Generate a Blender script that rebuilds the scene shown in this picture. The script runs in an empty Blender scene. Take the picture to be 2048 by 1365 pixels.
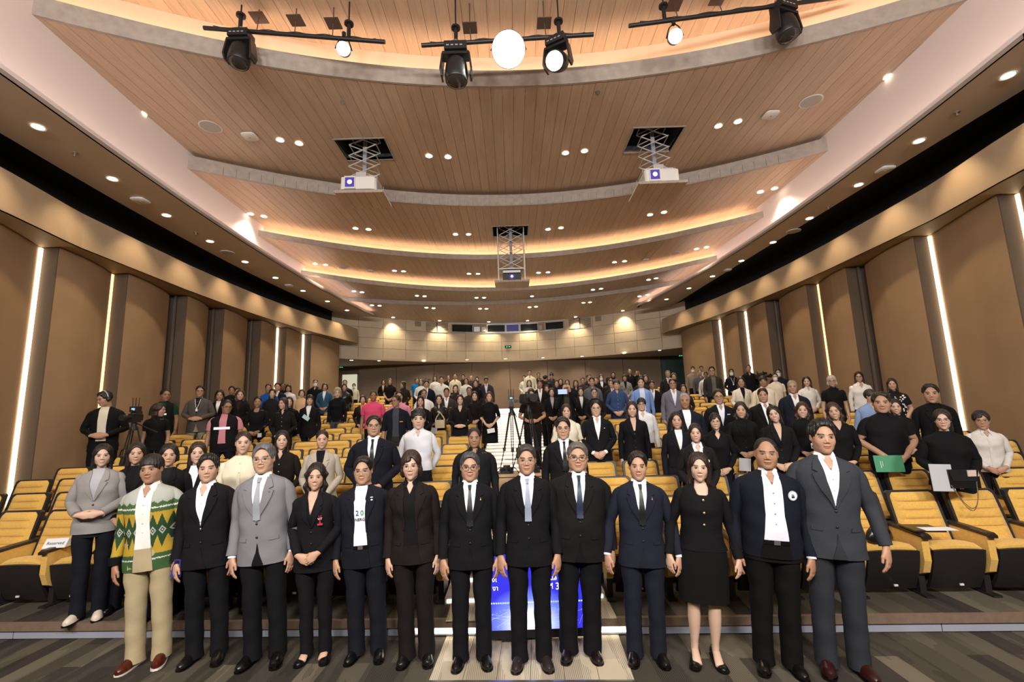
import bpy, bmesh, math, random
import numpy as np
from mathutils import Matrix, Vector, Euler
S = bpy.context.scene
COL = S.collection
PI = math.pi
# ---------------- camera, world, key lights, exposure ----------------
FPX, CX, CY, CH = 910.0, 1024.0, 682.5, 2.0
PITCH, ROLL, YAW = math.radians(8.6), math.radians(1.9), math.radians(0.2)
def basis():
    f = np.array([math.sin(YAW)*math.cos(PITCH), math.cos(YAW)*math.cos(PITCH), math.sin(PITCH)])
    r0 = np.cross(f, [0, 0, 1]); r0 /= np.linalg.norm(r0); u0 = np.cross(r0, f)
    return f, r0*math.cos(ROLL)-u0*math.sin(ROLL), u0*math.cos(ROLL)+r0*math.sin(ROLL)
BF, BR, BU = basis()
def ray(x, y): return BF+BR*(x-CX)/FPX-BU*(y-CY)/FPX
def atz(x, y, z): d = ray(x, y); return d*((z-CH)/d[2])+np.array([0, 0, CH])
def aty(x, y, Y): d = ray(x, y); return d*(Y/d[1])+np.array([0, 0, CH])
def proj(p):
    v = np.array(p, float)-[0, 0, CH]; w = v@BF
    return CX+FPX*(v@BR)/w, CY-FPX*(v@BU)/w, w
cam = bpy.data.objects.new('camera', bpy.data.cameras.new('camera')); COL.objects.link(cam)
cam.data.sensor_width = 36; cam.data.lens = 36*FPX/2048
cam.location = (0, 0, CH)
cam.matrix_world = Matrix(((BR[0], BU[0], -BF[0], 0), (BR[1], BU[1], -BF[1], 0), (BR[2], BU[2], -BF[2], CH), (0, 0, 0, 1)))
cam.data.clip_start = 0.05; cam.data.clip_end = 200
S.camera = cam
W = bpy.data.worlds.new('world'); S.world = W; W.use_nodes = True
W.node_tree.nodes['Background'].inputs[0].default_value = (1.0, .86, .70, 1); W.node_tree.nodes['Background'].inputs[1].default_value = 0.16
S.view_settings.view_transform = 'Standard'; S.view_settings.look = 'None'
S.view_settings.exposure = 0.0; S.view_settings.gamma = 1.0; S.view_settings.use_curve_mapping = False
S.cycles.max_bounces = 5; S.cycles.diffuse_bounces = 3; S.cycles.glossy_bounces = 2; S.cycles.transmission_bounces = 3; S.cycles.transparent_max_bounces = 4
S.cycles.sample_clamp_indirect = 4.0; S.cycles.sample_clamp_direct = 0
S.cycles.caustics_reflective = False; S.cycles.caustics_refractive = False
def area(loc, target, size, power, col=(1, .93, .84), sy=None):
    l = bpy.data.lights.new('stage_wash_light', 'AREA'); l.energy = power; l.size = size; l.color = col
    if sy: l.shape = 'RECTANGLE'; l.size_y = sy
    o = bpy.data.objects.new('stage_wash_light', l); COL.objects.link(o); o.location = loc
    o.rotation_euler = (Vector(target)-Vector(loc)).to_track_quat('-Z', 'Y').to_euler()
    return o
def spot(loc, target, power, ang=100, blend=.6, col=(1, .80, .55), rad=.06):
    l = bpy.data.lights.new('downlight_lamp', 'SPOT'); l.energy = power; l.spot_size = math.radians(ang); l.spot_blend = blend; l.color = col; l.shadow_soft_size = rad
    o = bpy.data.objects.new('downlight_lamp', l); COL.objects.link(o); o.location = loc
    o.rotation_euler = (Vector(target)-Vector(loc)).to_track_quat('-Z', 'Y').to_euler()
    return o
# stage front lights hung above and behind the photographer
for sx in (-4.2, -1.4, 1.4, 4.2):
    area((sx, -2.2, 5.6), (sx*.9, 6.5, 1.0), 1.2, 350, (1, .95, .90), .5)
# front-of-house wash high over the hall, as the lit ceiling gives
# ---------------- helpers ----------------
MATS = {}
def rgb(c):
    if isinstance(c, str):
        c = c.lstrip('#'); v = [int(c[i:i+2], 16)/255 for i in (0, 2, 4)]
        return tuple(((x+.055)/1.055)**2.4 if x > .04045 else x/12.92 for x in v)
    return tuple(c)
def mat(name, col=(.5, .5, .5), rough=.6, metal=0, emit=None, estr=0, noise=0, nscale=20, bump=0, bscale=40, spec=.5, sheen=0, rnd=0, trans=0, alpha=1):
    if name in MATS: return MATS[name]
    m = bpy.data.materials.new(name); m.use_nodes = True; nt = m.node_tree; b = nt.nodes['Principled BSDF']
    c = rgb(col); b.inputs['Base Color'].default_value = (*c, 1); b.inputs['Roughness'].default_value = rough; b.inputs['Metallic'].default_value = metal
    b.inputs['Specular IOR Level'].default_value = spec
    if sheen: b.inputs['Sheen Weight'].default_value = sheen
    if trans: b.inputs['Transmission Weight'].default_value = trans
    if alpha < 1: b.inputs['Alpha'].default_value = alpha
    if emit is not None:
        b.inputs['Emission Color'].default_value = (*rgb(emit), 1); b.inputs['Emission Strength'].default_value = estr
    src = None
    if noise or bump:
        tc = nt.nodes.new('ShaderNodeTexCoord')
    if noise or rnd:
        mx = nt.nodes.new('ShaderNodeHueSaturation'); mx.inputs['Color'].default_value = (*c, 1)
        if noise:
            n = nt.nodes.new('ShaderNodeTexNoise'); n.inputs['Scale'].default_value = nscale; n.inputs['Detail'].default_value = 4
            nt.links.new(tc.outputs['Object'], n.inputs['Vector'])
            mr = nt.nodes.new('ShaderNodeMapRange'); mr.inputs['From Min'].default_value = .3; mr.inputs['From Max'].default_value = .7
            mr.inputs['To Min'].default_value = 1-noise; mr.inputs['To Max'].default_value = 1+noise
            nt.links.new(n.outputs['Fac'], mr.inputs['Value']); src = mr.outputs[0]
        if rnd:
            oi = nt.nodes.new('ShaderNodeObjectInfo'); m2 = nt.nodes.new('ShaderNodeMapRange'); m2.inputs['To Min'].default_value = 1-rnd; m2.inputs['To Max'].default_value = 1+rnd
            nt.links.new(oi.outputs['Random'], m2.inputs['Value'])
            if src is not None:
                mu = nt.nodes.new('ShaderNodeMath'); mu.operation = 'MULTIPLY'; nt.links.new(src, mu.inputs[0]); nt.links.new(m2.outputs[0], mu.inputs[1]); src = mu.outputs[0]
            else: src = m2.outputs[0]
        nt.links.new(src, mx.inputs['Value']); nt.links.new(mx.outputs[0], b.inputs['Base Color'])
    if bump:
        n2 = nt.nodes.new('ShaderNodeTexNoise'); n2.inputs['Scale'].default_value = bscale; n2.inputs['Detail'].default_value = 3
        nt.links.new(tc.outputs['Object'], n2.inputs['Vector'])
        bp = nt.nodes.new('ShaderNodeBump'); bp.inputs['Strength'].default_value = bump; bp.inputs['Distance'].default_value = .01
        nt.links.new(n2.outputs['Fac'], bp.inputs['Height']); nt.links.new(bp.outputs[0], b.inputs['Normal'])
    MATS[name] = m; return m
class MB:
    """collects verts/faces, becomes one mesh"""
    def __init__(s): s.v = []; s.f = []; s.mi = []; s.n = 0; s.cur = 0
    def add(s, v, f, M=None):
        v = np.asarray(v, float).reshape(-1, 3)
        if M is not None: v = v@np.array(M)[:3, :3].T+np.array(M)[:3, 3]
        s.v.append(v); s.f += [tuple(i+s.n for i in q) for q in f]; s.mi += [s.cur]*len(f); s.n += len(v); return s
    def box(s, x0, x1, y0, y1, z0, z1, M=None):
        v = [(x, y, z) for x in (x0, x1) for y in (y0, y1) for z in (z0, z1)]
        return s.add(v, [(0, 1, 3, 2), (4, 6, 7, 5), (0, 4, 5, 1), (2, 3, 7, 6), (0, 2, 6, 4), (1, 5, 7, 3)], M)
    def prism(s, poly, z0, z1, M=None):
        n = len(poly); v = [(p[0], p[1], z0) for p in poly]+[(p[0], p[1], z1) for p in poly]
        a = sum(poly[i][0]*poly[(i+1) % n][1]-poly[(i+1) % n][0]*poly[i][1] for i in range(n))
        f = [tuple(range(n))[::-1], tuple(range(n, 2*n))]+[(i, (i+1) % n, n+(i+1) % n, n+i) for i in range(n)]
        if a < 0: f = [t[::-1] for t in f]
        return s.add(v, f, M)
    def loft(s, rings, cap=(1, 1), M=None):
        m = len(rings[0]); k = len(rings); v = np.concatenate([np.asarray(r, float) for r in rings])
        f = [(i*m+j, i*m+(j+1) % m, (i+1)*m+(j+1) % m, (i+1)*m+j) for i in range(k-1) for j in range(m)]
        if cap[0]: f.append(tuple(range(m))[::-1])
        if cap[1]: f.append(tuple(range((k-1)*m, k*m)))
        return s.add(v, f, M)
    def tube(s, pts, r, n=8, cap=(1, 1), M=None, flat=1.0, up=None):
        pts = [np.array(p, float) for p in pts]; k = len(pts); rs = r if hasattr(r, '__len__') else [r]*k
        rings = []; u = None
        for i, p in enumerate(pts):
            t = pts[min(i+1, k-1)]-pts[max(i-1, 0)]; t /= (np.linalg.norm(t)+1e-9)
            if u is None: u = np.array(up, float) if up is not None else (np.array([1., 0, 0]) if abs(t[0]) < .8 else np.array([0, 0, 1.]))
            u = u-t*(u@t); u /= np.linalg.norm(u); w = np.cross(t, u)
            rings.append([p+rs[i]*(math.cos(a)*u+flat*math.sin(a)*w) for a in np.linspace(0, 2*PI, n, endpoint=False)])
        return s.loft(rings, cap, M)
    def cyl(s, c, r, z0, z1, n=20, M=None, r2=None):
        return s.loft([[(c[0]+rr*math.cos(a), c[1]+rr*math.sin(a), z) for a in np.linspace(0, 2*PI, n, endpoint=False)] for rr, z in ((r, z0), (r2 or r, z1))], (1, 1), M)
    def grid(s, P, M=None):
        P = np.asarray(P, float); a, b = P.shape[:2]
        return s.add(P.reshape(-1, 3), [(i*b+j, i*b+j+1, (i+1)*b+j+1, (i+1)*b+j) for i in range(a-1) for j in range(b-1)], M)
    def slab(s, P, thick, M=None):
        """grid P with a back copy offset by vector thick and closed rim"""
        P = np.asarray(P, float); a, b = P.shape[:2]; Q = P+np.asarray(thick, float)
        v = np.concatenate([P.reshape(-1, 3), Q.reshape(-1, 3)]); N = a*b
        f = []
        for i in range(a-1):
            for j in range(b-1):
                q = (i*b+j, i*b+j+1, (i+1)*b+j+1, (i+1)*b+j); f.append(q); f.append(tuple(x+N for x in q[::-1]))
        rim = [j for j in range(b)]+[i*b+b-1 for i in range(1, a)]+[(a-1)*b+j for j in range(b-2, -1, -1)]+[i*b for i in range(a-2, 0, -1)]
        for i in range(len(rim)):
            p, q = rim[i], rim[(i+1) % len(rim)]; f.append((q, p, p+N, q+N))
        return s.add(v, f, M)
    def ball(s, c, r, n=12, m=8, M=None):
        r = r if hasattr(r, '__len__') else (r, r, r)
        return s.loft([[(c[0]+r[0]*math.sin(t)*math.cos(a), c[1]+r[1]*math.sin(t)*math.sin(a), c[2]-r[2]*math.cos(t)) for a in np.linspace(0, 2*PI, n, endpoint=False)] for t in np.linspace(.12, PI-.12, m)], (1, 1), M)
    def mesh(s, name, m=None, smooth=False, auto=True):
        me = bpy.data.meshes.new(name); V = np.concatenate(s.v)
        me.from_pydata(V.tolist(), [], s.f); me.update()
        ms = m if isinstance(m, (list, tuple)) else [m]
        for x in ms: me.materials.append(x)
        if len(ms) > 1: me.polygons.foreach_set('material_index', s.mi)
        if smooth:
            me.polygons.foreach_set('use_smooth', [True]*len(me.polygons))
            if auto:
                try: me.set_sharp_from_angle(angle=math.radians(42))
                except Exception: pass
        return me
    def obj(s, name, m, parent=None, smooth=False, **kw):
        return link(name, s.mesh(name, m, smooth), parent, **kw)
def link(name, data, parent=None, loc=None, rz=None, **kw):
    o = bpy.data.objects.new(name, data); COL.objects.link(o)
    if parent is not None: o.parent = parent
    if loc is not None: o.location = loc
    if rz is not None: o.rotation_euler[2] = rz
    for k, v in kw.items(): o[k] = v
    return o
def thing(name, label, cat, loc=(0, 0, 0), rz=0, group=None):
    o = link(name, None, None, loc, rz, label=label, category=cat)
    if group: o['group'] = group
    return o
def copytree(o, parent=None):
    c = o.copy(); COL.objects.link(c); c.parent = parent
    for ch in o.children: copytree(ch, c)
    return c
def text_mesh(body, size, extrude=.001, align='CENTER', font=None):
    cu = bpy.data.curves.new('lettering', 'FONT'); cu.body = body; cu.size = size; cu.extrude = extrude; cu.align_x = align; cu.align_y = 'CENTER'; cu.resolution_u = 3
    if font: cu.font = font
    o = bpy.data.objects.new('lettering', cu); COL.objects.link(o)
    dg = bpy.context.evaluated_depsgraph_get(); me = bpy.data.meshes.new_from_object(o.evaluated_get(dg))
    bpy.data.objects.remove(o); return me
ORD = ['', 'first', 'second', 'third', 'fourth', 'fifth', 'sixth', 'seventh', 'eighth', 'ninth', 'tenth', 'eleventh', 'twelfth', 'thirteenth', 'fourteenth', 'fifteenth', 'sixteenth', 'seventeenth', 'eighteenth', 'nineteenth', 'twentieth']
# ---------------- materials ----------------
def wood_mat(name, col, rough=.42, rnd=.10):
    m = mat(name, col, rough, rnd=rnd, noise=.10, nscale=3)
    nt = m.node_tree
    for n in nt.nodes:
        if n.type == 'TEX_NOISE':
            mp = nt.nodes.new('ShaderNodeMapping'); mp.inputs['Scale'].default_value = (9, .6, 4)
            tc = [k for k in nt.nodes if k.type == 'TEX_COORD'][0]
            nt.links.new(tc.outputs['Object'], mp.inputs['Vector']); nt.links.new(mp.outputs[0], n.inputs['Vector'])
    return m
M_plank = wood_mat('ceiling_wood', (.50, .36, .255), rnd=.06)
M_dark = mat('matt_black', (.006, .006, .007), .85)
M_fascia = mat('fascia_wood_edge', (.36, .31, .27), .6, noise=.12, nscale=8)
M_cove = mat('cove_paint', (.72, .52, .36), .6)
M_soffit = mat('soffit_plaster', (.60, .50, .42), .8, noise=.03, nscale=2)
M_pink = mat('cove_white_paint', (.80, .70, .68), .7)
M_bulk = mat('bulkhead_paint', (.39, .29, .19), .6, noise=.05, nscale=2)
M_wall = mat('wall_fabric', (.315, .205, .115), .9, noise=.10, nscale=1.2, bump=.25, bscale=160)
M_ret = mat('wall_return_paint', (.20, .13, .075), .7)
M_retd = mat('wall_return_shade', (.10, .068, .045), .8)  # panel ends that catch no light: their shade is put into this colour
M_alu = mat('aluminium', (.45, .45, .45), .35, metal=.9)
M_led = mat('led_warm', (1, .85, .6), .5, emit=(1, .80, .52), estr=5)
M_ledd = mat('led_dim', (1, .7, .4), .5, emit=(1, .62, .26), estr=2.2)
M_cled = mat('led_cove', (1, .8, .5), .5, emit=(1, .70, .46), estr=17)
M_pled = mat('led_cove_white', (1, .9, .85), .5, emit=(1, .80, .72), estr=9)
M_bal = mat('balcony_panel', (.66, .55, .42), .75, rnd=.05, noise=.04, nscale=3)
M_glass = mat('dark_glass', (.012, .02, .022), .08, spec=.6)
M_lens = mat('downlight_lens', (1, .9, .75), .5, emit=(1, .86, .62), estr=14)
M_white = mat('white_trim', (.75, .72, .68), .5)
M_shell = mat('black_seat_shell', (.012, .010, .010), .5); M_lab = mat('label_white', (.62, .62, .58), .6)
M_black = mat('black_metal', (.010, .010, .012), .45)
M_back = mat('back_wall_panel', (.20, .145, .10), .85, noise=.06, nscale=2)
# ---------------- ceiling ----------------
EDG = {'B': (7.60, [(0, 15), (200, 60), (512, 130), (1024, 168), (1500, 130), (1700, 55)]),
       'C': (7.22, [(250, 318), (500, 357), (700, 388), (1024, 408), (1400, 378), (1600, 327), (1810, 240)]),
       'D': (6.85, [(450, 462), (600, 486), (800, 508), (1024, 517), (1300, 492), (1605, 410)]),
       'E': (6.50, [(582, 548), (800, 573), (1024, 580), (1200, 570), (1460, 512)]),
       'F': (6.35, [(698, 603), (860, 610), (1024, 608), (1337, 572)])}
EF = {}
for k, (z, pts) in EDG.items():
    P = np.array([atz(x, y, z) for x, y in pts]); c = np.polyfit(P[:, 0], P[:, 1], 2); EF[k] = (c, z)
def ey(k, x): return float(np.polyval(EF[k][0], x))
def curve_side(px, z, rev=False):
    P = np.array([atz(x, y, z) for x, y in px]); P = P[np.argsort(P[:, 1])]
    return P[:, 1], np.abs(P[:, 0])
ZS = 6.10
soL = curve_side([(0, 256), (175, 375), (350, 475), (500, 545), (620, 600), (685, 633)], ZS)
siL = curve_side([(0, 148), (120, 235), (232, 310), (330, 372), (440, 450), (580, 545), (690, 605), (750, 634)], ZS)
soR = curve_side([(2048, 172), (1850, 310), (1600, 450), (1364, 600)], ZS)
siR = curve_side([(2048, 82), (1831, 238), (1614, 410), (1465, 513), (1352, 572), (1282, 612)], ZS)
def smooth_curve(c, deg=3):
    p = np.polyfit(c[0], c[1], deg); lo, hi = c[0].min(), c[0].max()
    return lambda y: float(np.polyval(p, min(max(y, lo), hi)))
fsoL, fsiL, fsoR, fsiR = smooth_curve(soL, 2), smooth_curve(siL, 2), smooth_curve(soR, 2), smooth_curve(siR, 2)
XMAX = 6.9; PW = .205
HATCH = {}   # band -> list of (x0,x1,y0,y1)
def snap(x): return round(x/PW)*PW
def hatch(band, corners):
    z = EDG[band][0]; P = np.array([atz(x, y, z) for x, y in corners])
    cx, cy = P[:, 0].mean(), P[:, 1].mean(); w, d = (P[:, 0].max()-P[:, 0].min()), abs(P[:2, 1].mean()-P[2:, 1].mean())
    return cx, cy, w, d
hl = hatch('B', [(668, 277), (775, 279), (793, 320), (708, 318)]); hr = hatch('B', [(1262, 262), (1373, 248), (1345, 301), (1240, 308)]); hc = hatch('C', [(962, 455), (1074, 450), (1070, 470), (967, 474)])
for b, h in (('B', hl), ('B', hr), ('C', hc)):
    HATCH.setdefault(b, []).append((snap(h[0]-.52), snap(h[0]+.52), h[1]-h[3]/2, h[1]+h[3]/2))
bands = [('A', None, 'B', 8.35, .30), ('B', 'B', 'C', 7.60, .30), ('C', 'C', 'D', 7.22, .30), ('D', 'D', 'E', 6.85, .16), ('E', 'E', 'F', 6.50, .15), ('F', 'F', None, 6.35, .15)]
def band_y(k0, k1, x):
    y0 = ey(k0, x) if k0 else 1.6
    y1 = ey(k1, x)+.24 if k1 else 23.0
    return y0, y1
for bi, (bn, k0, k1, z, fh) in enumerate(bands):
    root = link('ceiling', None, kind='structure')
    single = bn in 'ABCD'
    xs = np.arange(-34, 34)*PW
    stuff = MB()
    back = MB()
    P = []
    for x in np.arange(-34, 35, 2)*PW:
        y0, y1 = band_y(k0, k1, x); P.append([(x, y0+.03, z+.03), (x, y1, z+.03)])
    hs = HATCH.get(bn, [])
    if hs:
        xb = sorted(set([-34*PW, 34*PW]+[h[0] for h in hs]+[h[1] for h in hs]))
        for xa, xc in zip(xb[:-1], xb[1:]):
            hh = [h for h in hs if abs(h[0]-xa) < .01]
            n = max(2, int((xc-xa)/.4)+1)
            segs = [(None, None)] if not hh else [(None, hh[0][2]), (hh[0][3], None)]
            for sa, sb in segs:
                G = []
                for x in np.linspace(xa, xc, n):
                    y0, y1 = band_y(k0, k1, x); G.append([(x, sa if sa else y0+.03, z+.03), (x, sb if sb else y1, z+.03)])
                back.slab(G, (0, 0, .03))
    else: back.slab(P, (0, 0, .03))
    back.obj('backing_board', M_ret, root)
    for x in xs:
        a0, a1 = band_y(k0, k1, x); b0, b1 = band_y(k0, k1, x+PW)
        if abs(x+PW/2) > XMAX: continue
        hh = [h for h in hs if h[0]-.01 < x+PW/2 < h[1]+.01]
        segs = [(None, None)] if not hh else [(None, hh[0][2]), (hh[0][3], None)]
        for sa, sb in segs:
            mb = MB() if single else stuff
            g = .0026
            mb.prism([(x+g, sa or a0), (x+PW-g, sa or b0), (x+PW-g, sb or b1), (x+g, sb or a1)], z+random.uniform(0, .003), z+.025)
            if single: mb.obj('plank', M_plank, root)
    if not single: stuff.obj('plank', M_plank, root, kind='stuff')
    # fascia on the near edge, riser and led strip behind it
    X = np.linspace(-XMAX, XMAX, 49)
    if k0:
        f = MB(); f.slab([[(x, ey(k0, x)-.02, z-.005), (x, ey(k0, x)-.02, z+fh)] for x in X], (0, .04, 0)); f.obj('fascia', M_fascia, root)
        if fh > .2 and bn == 'C':   # tiled facing strips of the unlit step
            for i in range(-30, 30):
                xa, xb2 = i*.21, i*.21+.2
                MB().slab([[(xa, ey(k0, xa)-.035, z+.01), (xa, ey(k0, xa)-.035, z+fh-.11)], [(xb2, ey(k0, xb2)-.035, z+.01), (xb2, ey(k0, xb2)-.035, z+fh-.11)]], (0, .015, 0)).obj('fascia_tile', M_fascia, root)
        prevz = bands[bi-1][3]
        r = MB(); r.slab([[(x, ey(k0, x)+.22, z+.02), (x, ey(k0, x)+.22, prevz+.02)] for x in X], (0, .03, 0)); r.obj('cove_riser', M_cove, root)
        if bn in 'BDE':
            l = MB(); l.slab([[(x, ey(k0, x)+.06, z+fh*.72), (x, ey(k0, x)+.12, z+fh*.72)] for x in X*.96], (0, 0, .015)); l.obj('cove_light_strip', M_cled, root)
# ---------------- side soffits, recess, bulkheads, walls ----------------
yw = np.array([-1, 3.0, 6.2, 7.4, 8.8, 10.3, 11.8, 13.4, 15, 16.2, 18.6, 23.0])
xw = np.array([6.9, 7.3, 7.75, 7.98, 8.05, 8.12, 8.12, 8.05, 7.9, 7.72, 7.2, 6.9])
def WP(y): return float(np.interp(y, yw, xw))
YS = np.linspace(.8, 19.2, 56)
for sd, fo, fi, nm in ((-1, fsoL, fsiL, 'ceiling_left'), (1, fsoR, fsiR, 'ceiling_right')):
    YY = np.linspace(1.2, 18.9, 56)
    root = link(nm, None, kind='structure')
    MB().slab([[(sd*fi(y), y, ZS), (sd*fo(y), y, ZS)] for y in YY], (0, 0, .06)).obj('soffit_board', M_soffit, root)
    MB().slab([[(sd*fi(y), y, ZS), (sd*fi(y), y, ZS+.12)] for y in YY], (sd*.03, 0, 0)).obj('soffit_edge', M_pink, root)
    MB().slab([[(sd*(fi(y)+.5), y, ZS+.05), (sd*(fi(y)+.5), y, 8.2)] for y in YY], (sd*.03, 0, 0)).obj('cove_riser', M_pink, root)
    MB().slab([[(sd*(fi(y)+.08), y, ZS+.09), (sd*(fi(y)+.13), y, ZS+.09)] for y in YY], (0, 0, .015)).obj('cove_light_strip', M_pled, root)
    rr = link('trim_1' if sd < 0 else 'trim_2', None, kind='structure')
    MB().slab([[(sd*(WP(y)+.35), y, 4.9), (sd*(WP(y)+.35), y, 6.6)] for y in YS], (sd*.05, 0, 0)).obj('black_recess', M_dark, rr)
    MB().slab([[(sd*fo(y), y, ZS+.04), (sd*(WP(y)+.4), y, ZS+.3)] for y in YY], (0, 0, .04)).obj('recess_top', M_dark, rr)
    MB().slab([[(sd*(WP(y)-.66), y, 5.0), (sd*(WP(y)-.62), y, 5.62)] for y in YS], (sd*.04, 0, 0)).obj('bulkhead_face', M_bulk, rr)
    MB().slab([[(sd*(WP(y)-.66), y, 5.0), (sd*(WP(y)+.3), y, 5.0)] for y in YS], (0, 0, .04)).obj('bulkhead_underside', M_bulk, rr)
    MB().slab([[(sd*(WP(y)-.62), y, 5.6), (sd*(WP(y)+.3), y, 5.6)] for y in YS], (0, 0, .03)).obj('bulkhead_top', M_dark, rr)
def find_y(px, sd, z=3.4):
    ys = np.linspace(2.5, 22.5, 600); best = min(ys, key=lambda y: abs(proj((sd*WP(y), y, z))[0]-px)); return float(best)
strips = {-1: [(-260, 'led'), (54, 'led'), (205, 'dim'), (326, 'slot'), (407, 'slot'), (487, 'slot'), (547, 'led'), (600, 'led')],
          1: [(2230, 'led'), (2085, 'led'), (1893, 'led'), (1752, 'slot'), (1655, 'dim'), (1573, 'slot'), (1505, 'led'), (1451, 'led')]}
for sd, nm in ((-1, 'wall_left'), (1, 'wall_right')):
    root = link(nm, None, kind='structure')
    MB().slab([[(sd*(WP(y)+.3), y, 0), (sd*(WP(y)+.3), y, 5.0)] for y in np.linspace(-1, 18.8, 40)], (sd*.06, 0, 0)).obj('backing_wall', M_ret, root)
    ys = [0.0]+[find_y(p, sd) for p, k in strips[sd]]+[18.8]; kinds = ['none']+[k for p, k in strips[sd]]
    for i in range(len(ys)-1):
        ya, yb = ys[i]+.02, ys[i+1]-.02
        if kinds[i] == 'slot': ya += .16
        n = 8; out = []
        for t in np.linspace(0, 1, n):
            y = ya+(yb-ya)*t; pr = .30*(1-t)+.05+.07*math.sin(PI*t)
            out.append((sd*(WP(y)-pr), y))
        inn = [(sd*(WP(yb)+.26), yb), (sd*(WP(ya)+.26), ya)]
        # return face is the near end of the prism
        MB().prism(out+inn, 0.0, 4.99).obj('panel', M_wall, root)
        if i > 0: q0 = WP(ya); MB().box(min(sd*(q0-.345), sd*(q0+.2)), max(sd*(q0-.345), sd*(q0+.2)), ya-.02, ya, 0, 4.985).obj('return_shade_slab', M_retd, root)  # thin slab added to paint the unlit panel end dark
        if i > 0:
            k = kinds[i]; yy = ys[i]; x = WP(yy)-.12
            if k in ('led', 'dim'):
                x = WP(yy)-.055; wl_ = .048 if k == 'led' else .026; MB().box(min(sd*(x-wl_), sd*(x+wl_)), max(sd*(x-wl_), sd*(x+wl_)), yy-.06, yy-.012, .3, 4.97).obj('light_strip', M_led if k == 'led' else M_ledd, root)
            else:
                MB().box(min(sd*(x-.02), sd*(x+.02)), max(sd*(x-.02), sd*(x+.02)), yy+.06, yy+.10, .3, 4.97).obj('metal_channel', M_alu, root)
# ---------------- balcony front, booth window ----------------
ZB = 4.43
PB = np.array([atz(*p, ZB) for p in [(663, 714), (800, 722), (1014, 720), (1200, 713), (1382, 691)]]); cb = np.polyfit(PB[:, 0], PB[:, 1], 2)
cb[1] *= .5
def by(x): return float(np.polyval(cb, x))
XB0, XB1 = -7.55, 7.55
bal = link('wall_balcony', None, kind='structure')
MB().slab([[(x, by(x)+.06, ZB), (x, by(x)+.06, 6.4)] for x in np.linspace(XB0, XB1, 41)], (0, .1, 0)).obj('backing_wall', M_bulk, bal)
zr = [ZB+.06, 4.93, 5.39, 5.85, 6.36]
ncol = 17; cw = (XB1-XB0)/ncol
winx0, winx1 = atz(903, 650, 6)[0], 0
def bx_at(px, py=650):   # x on the balcony face seen at pixel
    best = min(np.linspace(-7.5, 7.5, 1501), key=lambda x: abs(proj((x, by(x), 5.9))[0]-px)); return float(best)
wx0, wx1 = bx_at(903), bx_at(1128)
for r in range(4):
    for c in range(ncol):
        x0 = XB0+c*cw+(cw*.5 if r % 2 and False else 0); x1 = x0+cw
        za, zb = zr[r]+.006, zr[r+1]-.006
        segs = [(x0, x1)]
        if r == 3:   # the window band is cut out of the top row
            segs = []
            if x0 < wx0: segs.append((x0, min(x1, wx0)))
            if x1 > wx1: segs.append((max(x0, wx1), x1))
        for a, b in segs:
            if b-a < .03: continue
            MB().slab([[(x, by(x)-.01, za), (x, by(x)-.01, zb)] for x in np.linspace(a+.006, b-.006, 4)], (0, .05, 0)).obj('panel', M_bal, bal)
MB().slab([[(x, by(x)-.05, ZB-.04), (x, by(x)-.05, ZB+.06)] for x in np.linspace(XB0, XB1, 41)], (0, .15, 0)).obj('bottom_lip', M_bal, bal)
und = link('ceiling_back', None, kind='structure')
MB().slab([[(x, by(x)-.02, ZB-.02), (x, 22.9, ZB-.02)] for x in np.linspace(-9.2, 9.2, 41)], (0, 0, .05)).obj('underside_board', M_soffit, und)
win = link('window_1', None, kind='structure')
panes = [(903, 946, 'g'), (947, 961, 'o'), (962, 973, 'w'), (974, 1011, 'g'), (1012, 1039, 'b'), (1040, 1077, 'g'), (1078, 1089, 'w'), (1090, 1128, 'g')]
zw0, zw1 = 5.87, 6.30
MB().slab([[(x, by(x)+.5, zw0), (x, by(x)+.5, zw1)] for x in np.linspace(wx0, wx1, 9)], (0, .03, 0)).obj('booth_backing', M_dark, win)
Mbl = mat('booth_blue_screen', (.01, .012, .06), .3, emit=(.02, .02, .12), estr=.8)
for a, b, k in panes:
    xa, xb2 = bx_at(a), bx_at(b)
    if k in 'gb':
        MB().slab([[(xa+.03, by(xa)+.05, zw0+.04), (xa+.03, by(xa)+.05, zw1-.04)], [(xb2-.03, by(xb2)+.05, zw0+.04), (xb2-.03, by(xb2)+.05, zw1-.04)]], (0, .01, 0)).obj('pane', M_glass if k == 'g' else Mbl, win)
        f = MB()
        for (p, q, z0, z1) in ((xa, xa+.03, zw0, zw1), (xb2-.03, xb2, zw0, zw1), (xa, xb2, zw0, zw0+.04), (xa, xb2, zw1-.04, zw1)):
            f.slab([[(p, by(p)+.02, z0), (p, by(p)+.02, z1)], [(q, by(q)+.02, z0), (q, by(q)+.02, z1)]], (0, .05, 0))
        f.obj('window_frame', M_alu, win)
    else:
        e = MB(); e.box(xa+.03, xb2-.03, by(xa)+.05, by(xa)+.25, zw0+.05, zw0+.30)
        for t in range(4): e.box(xa+.05, xb2-.05, by(xa)+.03, by(xa)+.05, zw0+.07+t*.055, zw0+.10+t*.055)
        e.obj('booth_equipment', M_alu if k == 'o' else M_white, win)
MB().slab([[(x, by(x)-.03, zw0-.05), (x, by(x)-.03, zw0)] for x in np.linspace(wx0-.05, wx1+.05, 9)], (0, .14, 0)).obj('sill', M_alu, win)
MB().slab([[(x, by(x)-.03, zw1), (x, by(x)-.03, zw1+.06)] for x in np.linspace(wx0-.05, wx1+.05, 9)], (0, .14, 0)).obj('head_frame', M_white, win)
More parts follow.
